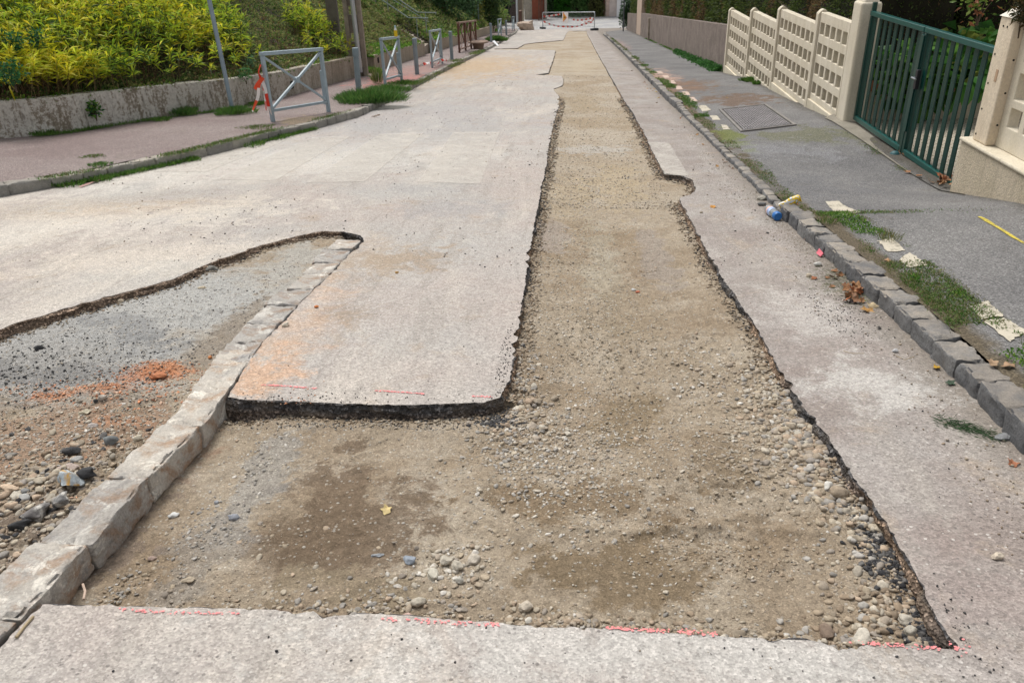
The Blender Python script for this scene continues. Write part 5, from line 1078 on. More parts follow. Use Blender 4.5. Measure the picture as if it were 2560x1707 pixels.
def lattice(ys, zs, solid, x0, x1):
    """solid slab on a y/z cell grid with square openings, thickness x0..x1 (openings slightly splayed)"""
    m = MB(); ny, nz = len(ys)-1, len(zs)-1
    for i in range(ny):
        for j in range(nz):
            if not solid(i, j): continue
            y0, y1, z0, z1 = ys[i], ys[i+1], zs[j], zs[j+1]
            m.add([(x0, y0, z0), (x0, y1, z0), (x0, y1, z1), (x0, y0, z1)], [(3, 2, 1, 0)]); m.add([(x1, y0, z0), (x1, y1, z0), (x1, y1, z1), (x1, y0, z1)], [(0, 1, 2, 3)])
            for di, dj, q in ((-1, 0, ((y0, z0), (y0, z1))), (1, 0, ((y1, z1), (y1, z0))), (0, -1, ((y1, z0), (y0, z0))), (0, 1, ((y0, z1), (y1, z1)))):
                a, b = i+di, j+dj
                if 0 <= a < ny and 0 <= b < nz and solid(a, b): continue
                (ya, za), (yb, zb_) = q; m.add([(x0, ya, za), (x0, yb, zb_), (x1, yb, zb_), (x1, ya, za)], [(0, 1, 2, 3)])
    return m
def weld(o):
    bm = bmesh.new(); bm.from_mesh(o.data); bmesh.ops.remove_doubles(bm, verts=bm.verts, dist=1e-4); bmesh.ops.recalc_face_normals(bm, faces=bm.faces); bm.to_mesh(o.data); bm.free()
XF = 3.62
posts = [(20.32, -.235), (17.82, -.02), (15.46, .215), (12.98, .385), (11.50, None)]
panels = [(-.265, 'claustra fence panel farthest from the green gate', 8), (-.06, 'claustra fence panel second from the far end', 8), (.18, 'claustra fence panel next to the shortest one', 8), (.36, 'shortest claustra fence panel beside the tall white gate pillar', 5)]
for k, (y, zt) in enumerate(posts[:-1]):
    g0 = float(zb(y))-.05; m = MB(); hw = .065; n_ = 8; prof = [(-hw, 0)]+[(-hw*math.cos(t*math.pi/n_), hw*.9*math.sin(t*math.pi/n_)) for t in range(1, n_)]+[(hw, 0)]
    poly = [(-.035, g0-zt), (-.035, 0)]+[(-.035-0+.15*(t/n_), .06*math.sin(math.pi*t/n_)) for t in range(0, n_+1)][1:-1]+[(.115, 0), (.115, g0-zt)]
    m.add([(x, -hw, z) for x, z in poly]+[(x, hw, z) for x, z in poly], [tuple(range(len(poly)-1, -1, -1)), tuple(range(len(poly), 2*len(poly)))]+[(i, (i+1) % len(poly), len(poly)+(i+1) % len(poly), len(poly)+i) for i in range(len(poly))])
    o = m.build('fence_post', MCRM, None, bevel=.012, loc=(XF, y, zt-.045)); tag(o, 'cream round topped fence post, %s from the far end' % ['first', 'second', 'third', 'fourth'][k], 'post', 'cream fence posts')
for k in range(4):
    ya, yb = posts[k+1][0]+(.07 if k < 3 else .0), posts[k][0]-.07; zt, lbl, nc = panels[k]; L = yb-ya
    o = empty('claustra_panel', (XF+.0, ya, zt)); tag(o, 'cream pierced concrete '+lbl, 'fence panel', 'pierced concrete fence panels')
    ed = .05; rib = (L-2*ed)/nc*.27; ys_ = [0, ed]; x = ed
    for c in range(nc): x += (L-2*ed-rib*(nc-1))/nc; ys_.append(x); x += rib; ys_.append(min(x, L-ed+1e-6)) if c < nc-1 else None
    ys_.append(L)
    zs_ = [-1.18, -.985, -.815, -.695, -.525, -.405, -.235, -.145-.0, .0]; zs_ = [-1.23, -1.14, -.975, -.86, -.695, -.58, -.415, -.30, -.135, 0.]
    so = lambda i, j: not (i % 2 == 1 and j % 2 == 1)
    m = lattice(ys_, zs_, so, 0.0, .11); p_ = m.build('pierced_slab', MCRM, o); weld(p_); bv = p_.modifiers.new('bevel', 'BEVEL'); bv.width = .006; bv.segments = 2; bv.limit_method = 'ANGLE'
    ga = float(zb(yb))-.1-zt; m = MB(); m.box(-.03, .13, 0, L, ga-.3, -1.23); m.build('base_slab', MCRM2, o, bevel=.01)
# white gate pillar
zg = float(zb(11.3))
tp = empty('gate_pillar', (3.60, 11.28, zg)); tag(tp, 'tall cream pillar between the pierced fence and the green gate', 'pillar')
m = MB(); m.box(0, .26, -.17, .17, -.1, 1.62); m.build('shaft', MCRM, tp, bevel=.035, segs=3)
m = MB(); m.add([(0.02, -.15, 1.6), (.24, -.15, 1.6), (.24, .15, 1.6), (.02, .15, 1.6), (.07, -.09, 1.74), (.19, -.09, 1.74), (.19, .09, 1.74), (.07, .09, 1.74)], [(4, 5, 6, 7), (0, 1, 5, 4), (1, 2, 6, 5), (2, 3, 7, 6), (3, 0, 4, 7), (3, 2, 1, 0)]); m.build('cap', MCRM, tp, bevel=.03, segs=3)
# green double gate
Y0, Y1 = 7.60, 11.10; zb0, zt0 = -.80, .545; gx = 3.74; ga = empty('double_gate', (gx, Y0, zb0)); tag(ga, 'dark green steel double gate of grooved vertical bars', 'gate'); Hg = zt0-zb0
for leaf, (ya, yb) in enumerate(((0, 1.71), (1.73, 3.48))):
    fr = MB().bar((0, ya+.03, .0), (0, ya+.03, Hg-.063), .055, .06, (1, 0, 0)).build('leaf_stile', MGRN, ga, bevel=.004)
    MB().bar((0, yb-.03, .0), (0, yb-.03, Hg-.063), .055, .06, (1, 0, 0)).build('leaf_stile', MGRN, ga, bevel=.004)
    MB().bar((0, ya, Hg-.03), (0, yb, Hg-.03), .055, .065).build('top_rail', MGRT, ga, bevel=.006); MB().bar((0, ya+.06, .03), (0, yb-.06, .03), .06, .06).build('bottom_rail', MGRT, ga, bevel=.006)
    nb = 9; st_ = (yb-ya-.12)/nb
    for k in range(nb):
        y = ya+.06+st_*(k+.5); m = MB(); w_ = st_*.5
        for g in range(4):  # grooved tube: four narrow fins
            yy = y-w_/2+w_*(g+.5)/4; m.box(-.007, .007, yy-w_*.09, yy+w_*.09, .06, Hg-.06)
        m.box(-.0035, .0035, y-w_/2, y+w_/2, .0605, Hg-.0605); m.build('bar', MGRN, ga)
MB().bar((-.03, 1.70, .25), (-.03, 1.70, Hg-.08), .03, .07, (1, 0, 0)).build('meeting_stile', MGRN, ga, bevel=.004)
m = MB(); m.box(-.06, -.02, 1.60, 1.66, .72, .92); m.build('lock_plate', plain('black_lock', (.02, .02, .025), .4), ga, bevel=.005)
m = MB(); m.tube([(-.04, 1.63, .84), (-.10, 1.63, .84), (-.10, 1.52, .84)], .011, 8); m.build('handle', plain('steel_handle', (.3, .32, .34), .3, .1, 5, .5, .8), ga, smooth=True)
m = MB(); m.bar((0, 3.45, .0), (0, 3.45, Hg+.10), .05, .05, (1, 0, 0)); m.build('hinge_post', MGRN, ga, bevel=.006)
o = MB().lathe([(.06, -.02), (.055, .02), (.03, .045), (.005, .05)], n=16).build('gate_stop', plain('blue_green_cast_stop', (.03, .10, .11), .5), None, smooth=True, loc=(3.66, 9.33, -.83)); tag(o, 'small domed gate stop at the foot of the middle of the green gate', 'gate stop')
# threshold strip under the gate and yard behind
MTH = m_render('threshold_concrete', (.22, .20, .165), (.28, .255, .21), (.10, .10, .05), 50, .006)
V = []; yy_ = np.linspace(7.2, 11.6, 30)
for y in yy_: V += [(3.50, y, zR(3.5, y)+.012), (3.62, y, float(np.interp(y, [7.3, 11.3], [-.83, -.83]))+0.0), (3.95, y, -.845)]
F = []
for i in range(29):
    for j in range(2): a = i*3+j; F.append((a, a+1, a+4, a+3))
fast('threshold', V, F, MTH, smooth=True)['kind'] = 'structure'
def m_pavers():
    n = N('pale_pavers', .85, .2); b = n.n.new('ShaderNodeTexBrick'); n.L(n.geo, b.inputs['Vector']); b.inputs['Scale'].default_value = 5; b.inputs['Color1'].default_value = (.52, .46, .37, 1); b.inputs['Color2'].default_value = (.42, .37, .30, 1)
    b.inputs['Mortar'].default_value = (.10, .09, .05, 1); b.inputs['Mortar Size'].default_value = .025; return n.done(b.outputs[0], n.bump(n.noise(n.geo, 40, 4), .003))
fast('yard_paving', [(3.86, 2, -.85), (14, 2, -.85), (14, 12.8, -.85), (3.86, 12.8, -.85)], [(0, 1, 2, 3)], m_pavers())['kind'] = 'structure'
# planter wall in the yard
PY = 11.28
pw = empty('planter_wall', (3.88, PY, -.85)); tag(pw, 'low rendered planter wall with terracotta coping seen through the gate', 'wall')
MB().box(0, 7, 0, .2, 0, .37).build('render', m_render('planter_render', (.42, .36, .27), (.48, .42, .32), (.3, .25, .17), 60, .005), pw)
MB().box(-.02, 7.02, -.03, .24, .37, .51).build('coping', plain('terracotta_coping', (.40, .16, .085), .8, .25, 4), pw, bevel=.01)
soil = fast('planter_soil', [(3.9, PY+.2, -.45), (12, PY+.2, -.45), (12, 18, .3), (3.9, 18, .3)], [(0, 1, 2, 3)], MGROUND); soil['kind'] = 'structure'
# right plinth wall with squared claustra and big pillar
rw = empty('plinth_wall', (3.57, 7.66, -.235)); tag(rw, 'low rough cast cream wall carrying the pierced panel at right', 'wall')
m = MB(); m.box(0, .34, -9, 0, -1.0, -.02); m.build('rendered_face', MROUGH, rw, bevel=.02); m = MB(); m.box(-.015, .36, -9, .01, -.02, .012); m.build('top_course', MCRM2, rw, bevel=.012)
rp = empty('gate_pillar', (3.62, 7.43, -.222)); tag(rp, 'blotched cream pillar with pyramid top right of the green gate', 'pillar')
m = MB(); m.box(0, .24, -.13, .13, 0, 1.045); m.build('shaft', MPIL, rp, bevel=.012)
m = MB(); m.add([(-.01, -.14, 1.045), (.25, -.14, 1.045), (.25, .14, 1.045), (-.01, .14, 1.045), (.12, 0, 1.17)], [(3, 2, 1, 0), (0, 1, 4), (1, 2, 4), (2, 3, 4), (3, 0, 4)]); m.build('pyramid_cap', plain('white_cap_paint', (.70, .66, .58), .8, .08), rp)
m = MB()
for y, z in ((.05, .97), (-.02, .97), (.08, .74), (.08, .50), (.08, .28), (.08, .06)): m.tube([(-.0035, y, z), (.003, y, z)], .009, 10)
for x, z in ((.06, .72), (.06, .45), (.06, .18)): m.tube([(x, -.1335, z), (x, -.127, z)], .009, 10)
m.build('bolt_hole', MHOLE, rp)
m = MB(); m.box(-.0032, .02, -.05, -.01, .53, .63); m.build('latch_recess', plain('chipped_recess', (.42, .29, .19), .9), rp)
sp = empty('square_claustra', (3.70, -1.4, -.222)); tag(sp, 'cream panel with large square openings right of the pyramid topped pillar', 'fence panel')
yr = [8.70]; yv = 8.70-.12
while yv > .4: yr.append(yv); yv -= .19; yr.append(yv); yv -= .08
yr.append(0.); ycells = sorted(yr); par = (len(ycells)-2) % 2
zc_ = [0, .19, .35, .42, .63, .72, .93, 1.05]
m = lattice(ycells, zc_, lambda i, j: not ((len(ycells)-2-i) % 2 == 1 and j % 2 == 1), 0, .09); p_ = m.build('pierced_slab', MCRM, sp); weld(p_); bv = p_.modifiers.new('bevel', 'BEVEL'); bv.width = .008; bv.segments = 2; bv.limit_method = 'ANGLE'
m = MB(); m.tube([(3.71-.02, 6.99, .78), (3.71+.02, 6.99, .78)], .035, 14); o = m.build('wall_ring', plain('rusty_ring', (.35, .24, .16), .8), None, loc=(0, 0, 0)); tag(o, 'small round rusty fitting on the pierced panel near the pillar', 'fitting')
# pebble dash wall and pinkish pillar beyond
def strip_wall(x, th, ya, yb, h0, h1, name, label, mat, grp=None, cap=True):
    n_ = max(3, int((yb-ya)/1.0)); m = MB(); ys_ = np.linspace(ya, yb, n_); vs = []
    for y in ys_:
        g = float(zb(y)); h = h0+(h1-h0)*(y-ya)/(yb-ya)
        for dx, dz in ((0, -.3), (0, h), (th, h), (th, -.3)): vs.append((dx, y-ya, g+dz-float(zb(ya))))
    fs = [(i*4+k, (i+1)*4+k, (i+1)*4+(k+1) % 4, i*4+(k+1) % 4) for i in range(n_-1) for k in range(4)]+[(0, 1, 2, 3), tuple((n_-1)*4+k for k in (3, 2, 1, 0))]
    m.add(vs, fs); o = m.build(name, mat, None, loc=(x, ya, float(zb(ya)))); return tag(o, label, 'wall', grp)
strip_wall(3.64, .22, 20.45, 47.5, 1.15, 1.26, 'pebble_dash_wall', 'long brown pebble dash wall under the clipped hedge', MPB)
strip_wall(3.66, .22, 51.2, 60, 1.2, 1.2, 'pebble_dash_wall', 'short pebble dash wall beyond the pinkish pillar', MPB)
block = empty('rendered_pillar', (3.66, 47.7, float(zb(47.7)))); tag(block, 'smooth pinkish beige pillar splitting the pebble dash wall', 'pillar'); MB().box(0, .5, 0, 3.3, -.3, 3.4).build('shaft', MPNK, block, bevel=.02); MB().box(-.05, .55, -.05, 3.35, 3.4, 3.55).build('cap', MCON, block, bevel=.02)
o = MB().box(-.05, .05, -.05, .05, -.1, 1.0).build('marker_post', MCON, None, bevel=.01, loc=(3.50, 40.5, float(zb(40.5))+.1)); tag(o, 'short concrete marker post at the foot of the pebble dash wall', 'post')
# drain cover
MIR = plain('worn_cast_iron', (.23, .215, .22), .6, .3, 8, .4, .2, bumpd=.004, bscale=60); MIRF = plain('pale_frame', (.20, .185, .17), .7, .2)
c_ = [GR(*c3(*q)) for q in ((672, 612), (915, 584), (1068, 697), (795, 728))]; c_ = [Vector((p[0], p[1], zR(p[0], p[1]))) for p in c_]; cen = (c_[0]+c_[1]+c_[2]+c_[3])/4
dc = empty('drain_cover', cen); tag(dc, 'cast iron drain cover with gridded plate set in the right pavement', 'drain cover')
U_ = (c_[1]-c_[0]+c_[2]-c_[3])/2; V_ = (c_[3]-c_[0]+c_[2]-c_[1])/2; nn_ = U_.cross(-V_).normalized(); 
def dq(m, u0, u1, v0, v1, z0, z1):
    vs = [U_*(u-.5)+V_*(v-.5)+nn_*z for z in (z0, z1) for u, v in ((u0, v0), (u1, v0), (u1, v1), (u0, v1))]; m.add(vs, [(0, 3, 2, 1), (4, 5, 6, 7), (0, 1, 5, 4), (1, 2, 6, 5), (2, 3, 7, 6), (3, 0, 4, 7)])
m = MB(); fu = .04/U_.length; fv = .05/V_.length; dq(m, -fu, 1+fu, -fv, 0, -.03, .018); dq(m, -fu, 1+fu, 1, 1+fv, -.03, .018); dq(m, -fu, 0, 0, 1, -.03, .0178); dq(m, 1, 1+fu, 0, 1, -.03, .0178); m.build('frame', MIRF, dc)
m = MB(); dq(m, .004, .996, .002, .998, -.03, .006); m.build('plate', plain('shaded_cover_plate', (.06, .058, .05), .9, .3, 8), dc); m = MB()  # plate painted darker as shade between the ridges, so the relief shows
for i in range(20):
    for j in range(30):
        if (i+j) % 2: dq(m, .03+i*.047, .03+i*.047+.040, .02+j*.032, .02+j*.032+.026, .0061, .016)
        else: dq(m, .03+i*.047+.012, .03+i*.047+.030, .02+j*.032-.003, .02+j*.032+.029, .0061, .0155)
m.build('raised_grid', MIR, dc)
# bottles and litter in the gutter
MCLR = plain('clear_plastic', (.6, .64, .66), .15, .05, 5, .5); MCLR.node_tree.nodes['Principled BSDF'].inputs['Transmission Weight'].default_value = .7; MBL = plain('blue_plastic', (.03, .15, .42), .35, .05); MLB = plain('label_blue_white', (.35, .45, .68), .4, .5, 25); MLW = plain('label_orange_white', (.75, .45, .35), .4, .3, 22)
A = Vector(P3(1920, 522, .035)); B = Vector(P3(1950, 546, .035)); d = (B-A); L_ = .27; b_ = empty('plastic_bottle', A); b_.rotation_euler = d.to_track_quat('Z', 'X').to_euler(); tag(b_, 'clear plastic bottle with blue cap lying in the gutter against the kerb', 'bottle')
MB().lathe([(.02, 0), (.034, .006), (.036, .03), (.034, .06)], n=18).build('bottom', MCLR, b_, smooth=True); MB().lathe([(.037, .06), (.037, .085)], n=18).build('label', MLW, b_, smooth=True); MB().lathe([(.0372, .085), (.0372, .15)], n=18).build('label', MLB, b_, smooth=True)
MB().lathe([(.036, .15), (.034, .19), (.03, .21), (.024, .225)], n=18).build('shoulder', MCLR, b_, smooth=True); MB().lathe([(.034, .225), (.036, .235), (.036, .27), (.03, .28)], n=18).build('cap', MBL, b_, smooth=True)
A = Vector(P3(1948, 515, .05)); B = Vector(P3(1984, 502, .10)); d = B-A; b_ = empty('drink_can', A); b_.rotation_euler = d.to_track_quat('Z', 'X').to_euler(); tag(b_, 'crushed yellow and white drink can lying above the kerb gap', 'can')
def m_can():
    n = N('printed_can', .35, .5); c = n.ramp(n.noise(n.map(n.obj, (14, 14, 10)), 2.4, 2, .4), [(.44, (.78, .78, .76)), (.47, (.85, .58, .04)), (.55, (.85, .62, .06)), (.58, (.2, .33, .5)), (.63, (.8, .8, .78))], 'CONSTANT'); return n.done(c)
m = MB(); m.lathe([(.020, 0), (.026, .03), (.022, .06), (.031, .10), (.030, .165), (.026, .17)], n=18); m.V = [(x*(1.15 if z > .09 else 1), y*.75+.01*math.sin(z*60), z) for x, y, z in m.V]; m.build('body', m_can(), b_, smooth=True)
MB().lathe([(.027, .1705), (.029, .176), (.022, .178)], n=18).build('rim', plain('yellow_rim', (.8, .55, .03), .35, .1, 5, .5, .3), b_, smooth=True)
A = P3(2040, 632, .015); m = MB(); m.add([(0, 0, 0), (.02, .01, .03), (.03, -.06, .022), (.01, -.07, 0), (.006, 0, -.005), (.026, .01, .02), (.034, -.06, .015), (.014, -.07, -.005)], [(0, 1, 2, 3), (7, 6, 5, 4), (0, 4, 5, 1), (1, 5, 6, 2), (2, 6, 7, 3), (3, 7, 4, 0)])
tag(m.build('wrapper', plain('pink_wrapper', (.62, .14, .18), .45, .2, 20), None, loc=A), 'bright pink wrapper crumpled at the kerb foot', 'wrapper')
# ------------------------------------------------------------------ vegetation
def rot_basis(d, n):
    """unit direction arrays d (n,3) -> two perpendicular unit arrays with random roll"""
    r = rng.normal(size=(n, 3)); u = np.cross(d, r); u /= np.linalg.norm(u, axis=1)[:, None]+1e-9; return u, np.cross(d, u)
def leaves(P, D, L, W_, colr, droop=.25, fold=.2):
    """lance leaves: base P, direction D, 2 segments folded: 6 verts / 4 quads-ish (as 4 tris pairs)"""
    n = len(P); D = D/np.linalg.norm(D, axis=1)[:, None]; U, Nn = rot_basis(D, n); L = np.broadcast_to(L, n)[:, None]; W_ = np.broadcast_to(W_, n)[:, None]
    g = np.array([0, 0, -1.]); mid = P+D*L*.45+g*L*droop*.2; tip = P+D*L+g*L*droop
    l = mid+U*W_*.5+Nn*W_*fold; r = mid-U*W_*.5+Nn*W_*fold
    V = np.stack([P, l, mid, r, tip], 1).reshape(-1, 3); b = (np.arange(n)*5)[:, None]
    F = np.concatenate([b+np.array([[0, 1, 2]]), b+np.array([[0, 2, 3]]), b+np.array([[1, 4, 2]]), b+np.array([[2, 4, 3]])])
    return V, F, np.repeat(colr, 5, 0)
def cols(pal, n, var=.2): p = np.array(pal); return p[rng.integers(0, len(p), n)]*rng.uniform(1-var, 1+var, (n, 1))
class Acc:
    def __init__(s): s.V = []; s.F = []; s.T = []; s.b = 0
    def add(s, V, F, T): s.V.append(V); s.F.append(F+s.b); s.T.append(T); s.b += len(V)
    def build(s, name, mat=None, loc=None, parent=None):
        V = np.concatenate(s.V); 
        if loc is not None: V = V-np.array(loc)
        return fast(name, V, np.concatenate(s.F), mat or MLEAF, parent, tint=np.concatenate(s.T), loc=loc if (loc is not None and parent is None) else (0, 0, 0))
def stems(P0, P1, r, colr):
    n = len(P0); d = P1-P0; d = d/np.linalg.norm(d, axis=1)[:, None]; u, v = rot_basis(d, n); r = np.broadcast_to(r, n)[:, None]; V = []
    for p, k in ((P0, 1.), (P1, .5)):
        for a in (0, 2.09, 4.19): V.append(p+(u*math.cos(a)+v*math.sin(a))*r*k)
    V = np.stack(V, 1).reshape(-1, 3); b = (np.arange(n)*6)[:, None]; F = []
    for k in range(3): k2 = (k+1) % 3; F += [b+np.array([[k, k2, 3+k2]]), b+np.array([[k, 3+k2, 3+k]])]
    return V, np.concatenate(F), np.repeat(colr, 6, 0)
YEL = [(.72, .66, .03), (.62, .62, .04), (.48, .58, .04), (.68, .56, .04), (.74, .70, .12), (.55, .62, .05)]; LIM = [(.34, .50, .045), (.26, .42, .04), (.42, .54, .05)]; DKG = [(.05, .10, .022), (.07, .13, .03), (.04, .08, .02)]
OLV = [(.23, .26, .085), (.17, .22, .07), (.28, .30, .10), (.13, .18, .06), (.28, .24, .11)]; BRN = [(.16, .10, .05), (.22, .14, .07), (.12, .075, .04)]; STRAW = [(.34, .27, .13), (.26, .20, .10), (.20, .13, .08)]
HRB = [(.11, .24, .035), (.16, .30, .04), (.08, .19, .03), (.20, .33, .05)]
# bamboo on the near bank
A_ = Acc(); n = 9800; Y = rng.uniform(6.8, 22, n); xw = np.interp(Y, PW[:, 1], PW[:, 0]); d = .12+rng.uniform(0, 1, n)**1.05*3.2; X = xw-d
den = np.where(Y < 13.9+2.3*d+fb(X, Y, 3, 3)*1.2, 1., np.where((Y < 21)&(d < 1.3)&(fb(X*1.3, Y*1.3, 2, 91) > .13), .8, 0.)); lowfront = (d < .75) & (Y > 12.4+fb(X*2, Y*2, 2, 4)*1.5); den = np.where(lowfront, den*.15, den)
m = rng.uniform(0, 1, n) < den; X, Y, d = X[m], Y[m], d[m]; n = len(X); Z = bank_z(X, Y)-.02; Hh = rng.uniform(.42, .80, n)*(1-.2*(d < .5)); lean = rng.normal(size=(n, 2))*.10
out = np.stack([np.full(n, .10), np.full(n, -.04)], 1)
P0 = np.column_stack([X, Y, Z]); P1 = np.column_stack([X+lean[:, 0]+out[:, 0], Y+lean[:, 1]+out[:, 1], Z+Hh]); A_.add(*stems(P0, P1, .0045, cols(STRAW+BRN, n)))
nl = 17; t = rng.uniform(.36, 1.04, (n, nl))**.8; tm = np.where(d < .55, .58, 0.)[:, None]; t = tm+(1.04-tm)*t/1.04; base = (P0[:, None]+(P1-P0)[:, None]*t[..., None]).reshape(-1, 3); th = rng.uniform(0, 6.283, n*nl); el = rng.normal(.72, .45, n*nl)
D = np.column_stack([np.cos(th)*np.cos(el), np.sin(th)*np.cos(el), np.sin(el)]); L = rng.uniform(.10, .23, n*nl); tt = t.ravel(); patch_ = (fb(np.repeat(X, nl)*.9, np.repeat(Y, nl)*.9, 3, 44) > rng.normal(.02, .16, n*nl))
c = np.where((tt < .55)[:, None], np.where(rng.uniform(size=(n*nl, 1)) < .45, cols(OLV+BRN, n*nl), cols(LIM+DKG, n*nl)), np.where(patch_[:, None], cols(YEL, n*nl), np.where(rng.uniform(size=(n*nl, 1)) < .7, cols(LIM+YEL[1:3], n*nl), cols(DKG, n*nl))))
A_.add(*leaves(base, D, L, L*rng.uniform(.10, .165, n*nl), c, .35))
o = A_.build('bamboo_thicket'); tag(o, 'dense low bamboo with yellow and lime leaves above the stained wall', 'bamboo', kind='stuff')
# olive ground-cover shrubs on the rest of the bank
def cover(y0, y1, d0, d1, n, size, pals, bump_, keep=None, wid=.5, A=None, seedn=1, up=.6, hmin=0.02):
    A = A or Acc(); Y = rng.uniform(y0, y1, n); xw = np.interp(Y, PW[:, 1], PW[:, 0]); d = rng.uniform(d0, d1, n); X = xw-d
    if keep is not None: m = keep(X, Y, d); X, Y, d = X[m], Y[m], d[m]; n = len(X)
    cl = fb(X*1.4, Y*1.4, 3, seedn)+fb(X*5, Y*5, 2, seedn+5)*.6; Z = bank_z(X, Y)+hmin+bump_*np.clip(cl+.45, 0, 1.2)*rng.uniform(.45, 1., n)
    D = rng.normal(size=(n, 3))*.8+np.array([.35, -.25, up]); k = np.digitize(fb(X*.7, Y*.7, 3, seedn+9)+rng.normal(0, .12, n), [0.0])
    c = np.where((k == 0)[:, None], cols(pals[0], n), cols(pals[1], n)); sz = rng.uniform(.7, 1.3, n)*size
    A.add(*leaves(np.column_stack([X, Y, Z]), D, sz, sz*wid, c, .15)); return A
stair_gap = lambda X, Y, d: ~((Y > 30.95) & (Y < 32.8) & (d < 8)) & ~((Y > 30.6) & (Y < 33.0) & (d < 1.1))
notbam = lambda X, Y, d: (Y > 12.0+.9*d)|(d < .9)
A_ = cover(6, 22, .1, 3.4, 66000, .06, (OLV+DKG, OLV+BRN[:1]+HRB[:1]), .26, lambda X, Y, d: (Y > 13.4+2.3*d)|((d < .9) & (Y > 11.8))|((rng.uniform(size=len(X)) < .25)))
A_ = cover(21.8, 33.5, .15, 4.2, 60000, .075, (OLV, OLV+HRB[:1]+BRN[:1]), .34, stair_gap, A=A_, seedn=8)
A_ = cover(29.6, 30.95, 1.0, 4.5, 5200, .09, (OLV, OLV+HRB[:1]), .45, None, A=A_, seedn=9, hmin=.30); A_ = cover(32.8, 73, .2, 4.5, 46000, .15, (OLV+HRB[:2]+[(.16, .2, .09)], OLV+DKG), .5, stair_gap, A=A_, seedn=15)
tag(A_.build('shrub_ground_cover'), 'olive green clipped ground cover shrubs clothing the left bank', 'ground cover', kind='stuff')
A_ = cover(4.8, 21.5, .02, .38, 9000, .06, (HRB, HRB+OLV), .10, A=None, seedn=22, up=.9)
A_ = cover(22.6, 30.6, .02, .5, 7000, .08, (HRB[1:], HRB), .13, A=A_, seedn=23, up=.9); A_ = cover(33.2, 50, .02, .8, 7000, .12, (HRB[1:], HRB), .16, A=A_, seedn=24, up=.9)
tag(A_.build('herb_fringe'), 'bright green herbs growing along the top of the low wall', 'herbs', kind='stuff')
# the dead brown litter at the foot of the bamboo
A_ = cover(4.8, 20, .05, 1.1, 6000, .07, (BRN+STRAW[1:], BRN), .22, seedn=31, up=.2, wid=.15); tag(A_.build('dry_leaf_litter', MDRY), 'brown dry stalks and leaf litter at the foot of the bamboo', 'leaf litter', kind='stuff')
# bushes / plants as crowns of leaves
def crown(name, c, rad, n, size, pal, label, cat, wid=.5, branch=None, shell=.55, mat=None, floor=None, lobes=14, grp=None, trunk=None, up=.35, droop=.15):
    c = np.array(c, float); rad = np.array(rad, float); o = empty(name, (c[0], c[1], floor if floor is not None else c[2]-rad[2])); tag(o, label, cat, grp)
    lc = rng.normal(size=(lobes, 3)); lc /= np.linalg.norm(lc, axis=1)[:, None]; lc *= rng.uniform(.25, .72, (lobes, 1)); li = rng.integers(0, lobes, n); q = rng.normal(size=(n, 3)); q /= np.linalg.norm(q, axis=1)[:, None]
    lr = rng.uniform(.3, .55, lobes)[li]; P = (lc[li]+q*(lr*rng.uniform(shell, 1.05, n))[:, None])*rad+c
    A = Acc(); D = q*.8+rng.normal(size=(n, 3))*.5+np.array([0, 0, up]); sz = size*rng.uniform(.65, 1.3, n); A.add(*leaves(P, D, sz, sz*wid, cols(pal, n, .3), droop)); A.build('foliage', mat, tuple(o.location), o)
    m = MB(); z0 = 0
    for k in range(5):
        e = lc[k % lobes]*rad+c-np.array(o.location); m.tube([(0.02*k*rad[0], 0, -.02), tuple(e*.5+rng.normal(size=3)*.05*rad), tuple(e)], [.022*rad[0]+.002, .014*rad[0]+.0015, .0015], 6)
    m.build('trunk' if trunk else 'stem', trunk or MBARK, o, smooth=True); return o
MBARK = plain('brown_bark', (.11, .08, .055), .9, .25, 12, bumpd=.01, bscale=20)
GLS = [(.035, .13, .045), (.05, .17, .06), (.03, .10, .035)]
p = ground_px(30, 330, .12); xw = np.interp(11.2, PW[:, 1], PW[:, 0])
def bush_at(px, py, Yv, r, pal, label, size=.05, n=260, wid=.6): 
    P = onY(px, py, Yv); return crown('glossy_shrub', P, (r, r*.6, r*1.1), n, size, pal, label, 'shrub', wid, lobes=9)
bush_at(28, 185, 10.45, .20, GLS, 'small glossy dark green shrub low in the bamboo at the left picture edge'); bush_at(25, 110, 11.0, .20, GLS, 'glossy green sprig above the low shrub at the left picture edge'); bush_at(88, 100, 11.3, .16, GLS, 'glossy green sprig amid bamboo stems right of the left edge', n=160)
bush_at(625, 150, 14.9, .13, [(.13, .25, .13), (.10, .2, .1)], 'pale green sprig in the shrubs right of the tall pole', n=110); bush_at(612, 186, 14.3, .14, [(.09, .22, .08)], 'mid green sprig above the wall right of the tall pole', n=110)
p = onY(439, 14, 17.0); o = fast('dead_leaf', *(lambda r: (r[0]-p, r[1]))(leaves(np.repeat(p[None], 4, 0), np.array([[.3, 0, .2], [.1, 0, -.5], [-.3, 0, .2], [.4, 0, -.3]]), .13, .06, np.zeros((4, 3)))[:2]), plain('red_brown_leaf', (.35, .07, .035), .7, .3, 20), loc=tuple(p)); tag(o, 'curled red brown leaf caught high in the yellow bamboo', 'leaf')
# plant in the drain hole
c_h = onY(229, 272, 0) if False else None
for Yv in np.linspace(9, 14, 2000):
    q = iW(Yv); a = ray(229, 272); t = q[1]/a[1]
    if abs(a[0]*t-q[0]) < .01: break
crown('wall_fern', (O+a*t)+np.array([.05, -.04, 0]), (.13, .12, .15), 150, .055, HRB+GLS, 'round green plant growing out of the hole in the stained wall', 'plant', .6, lobes=8)
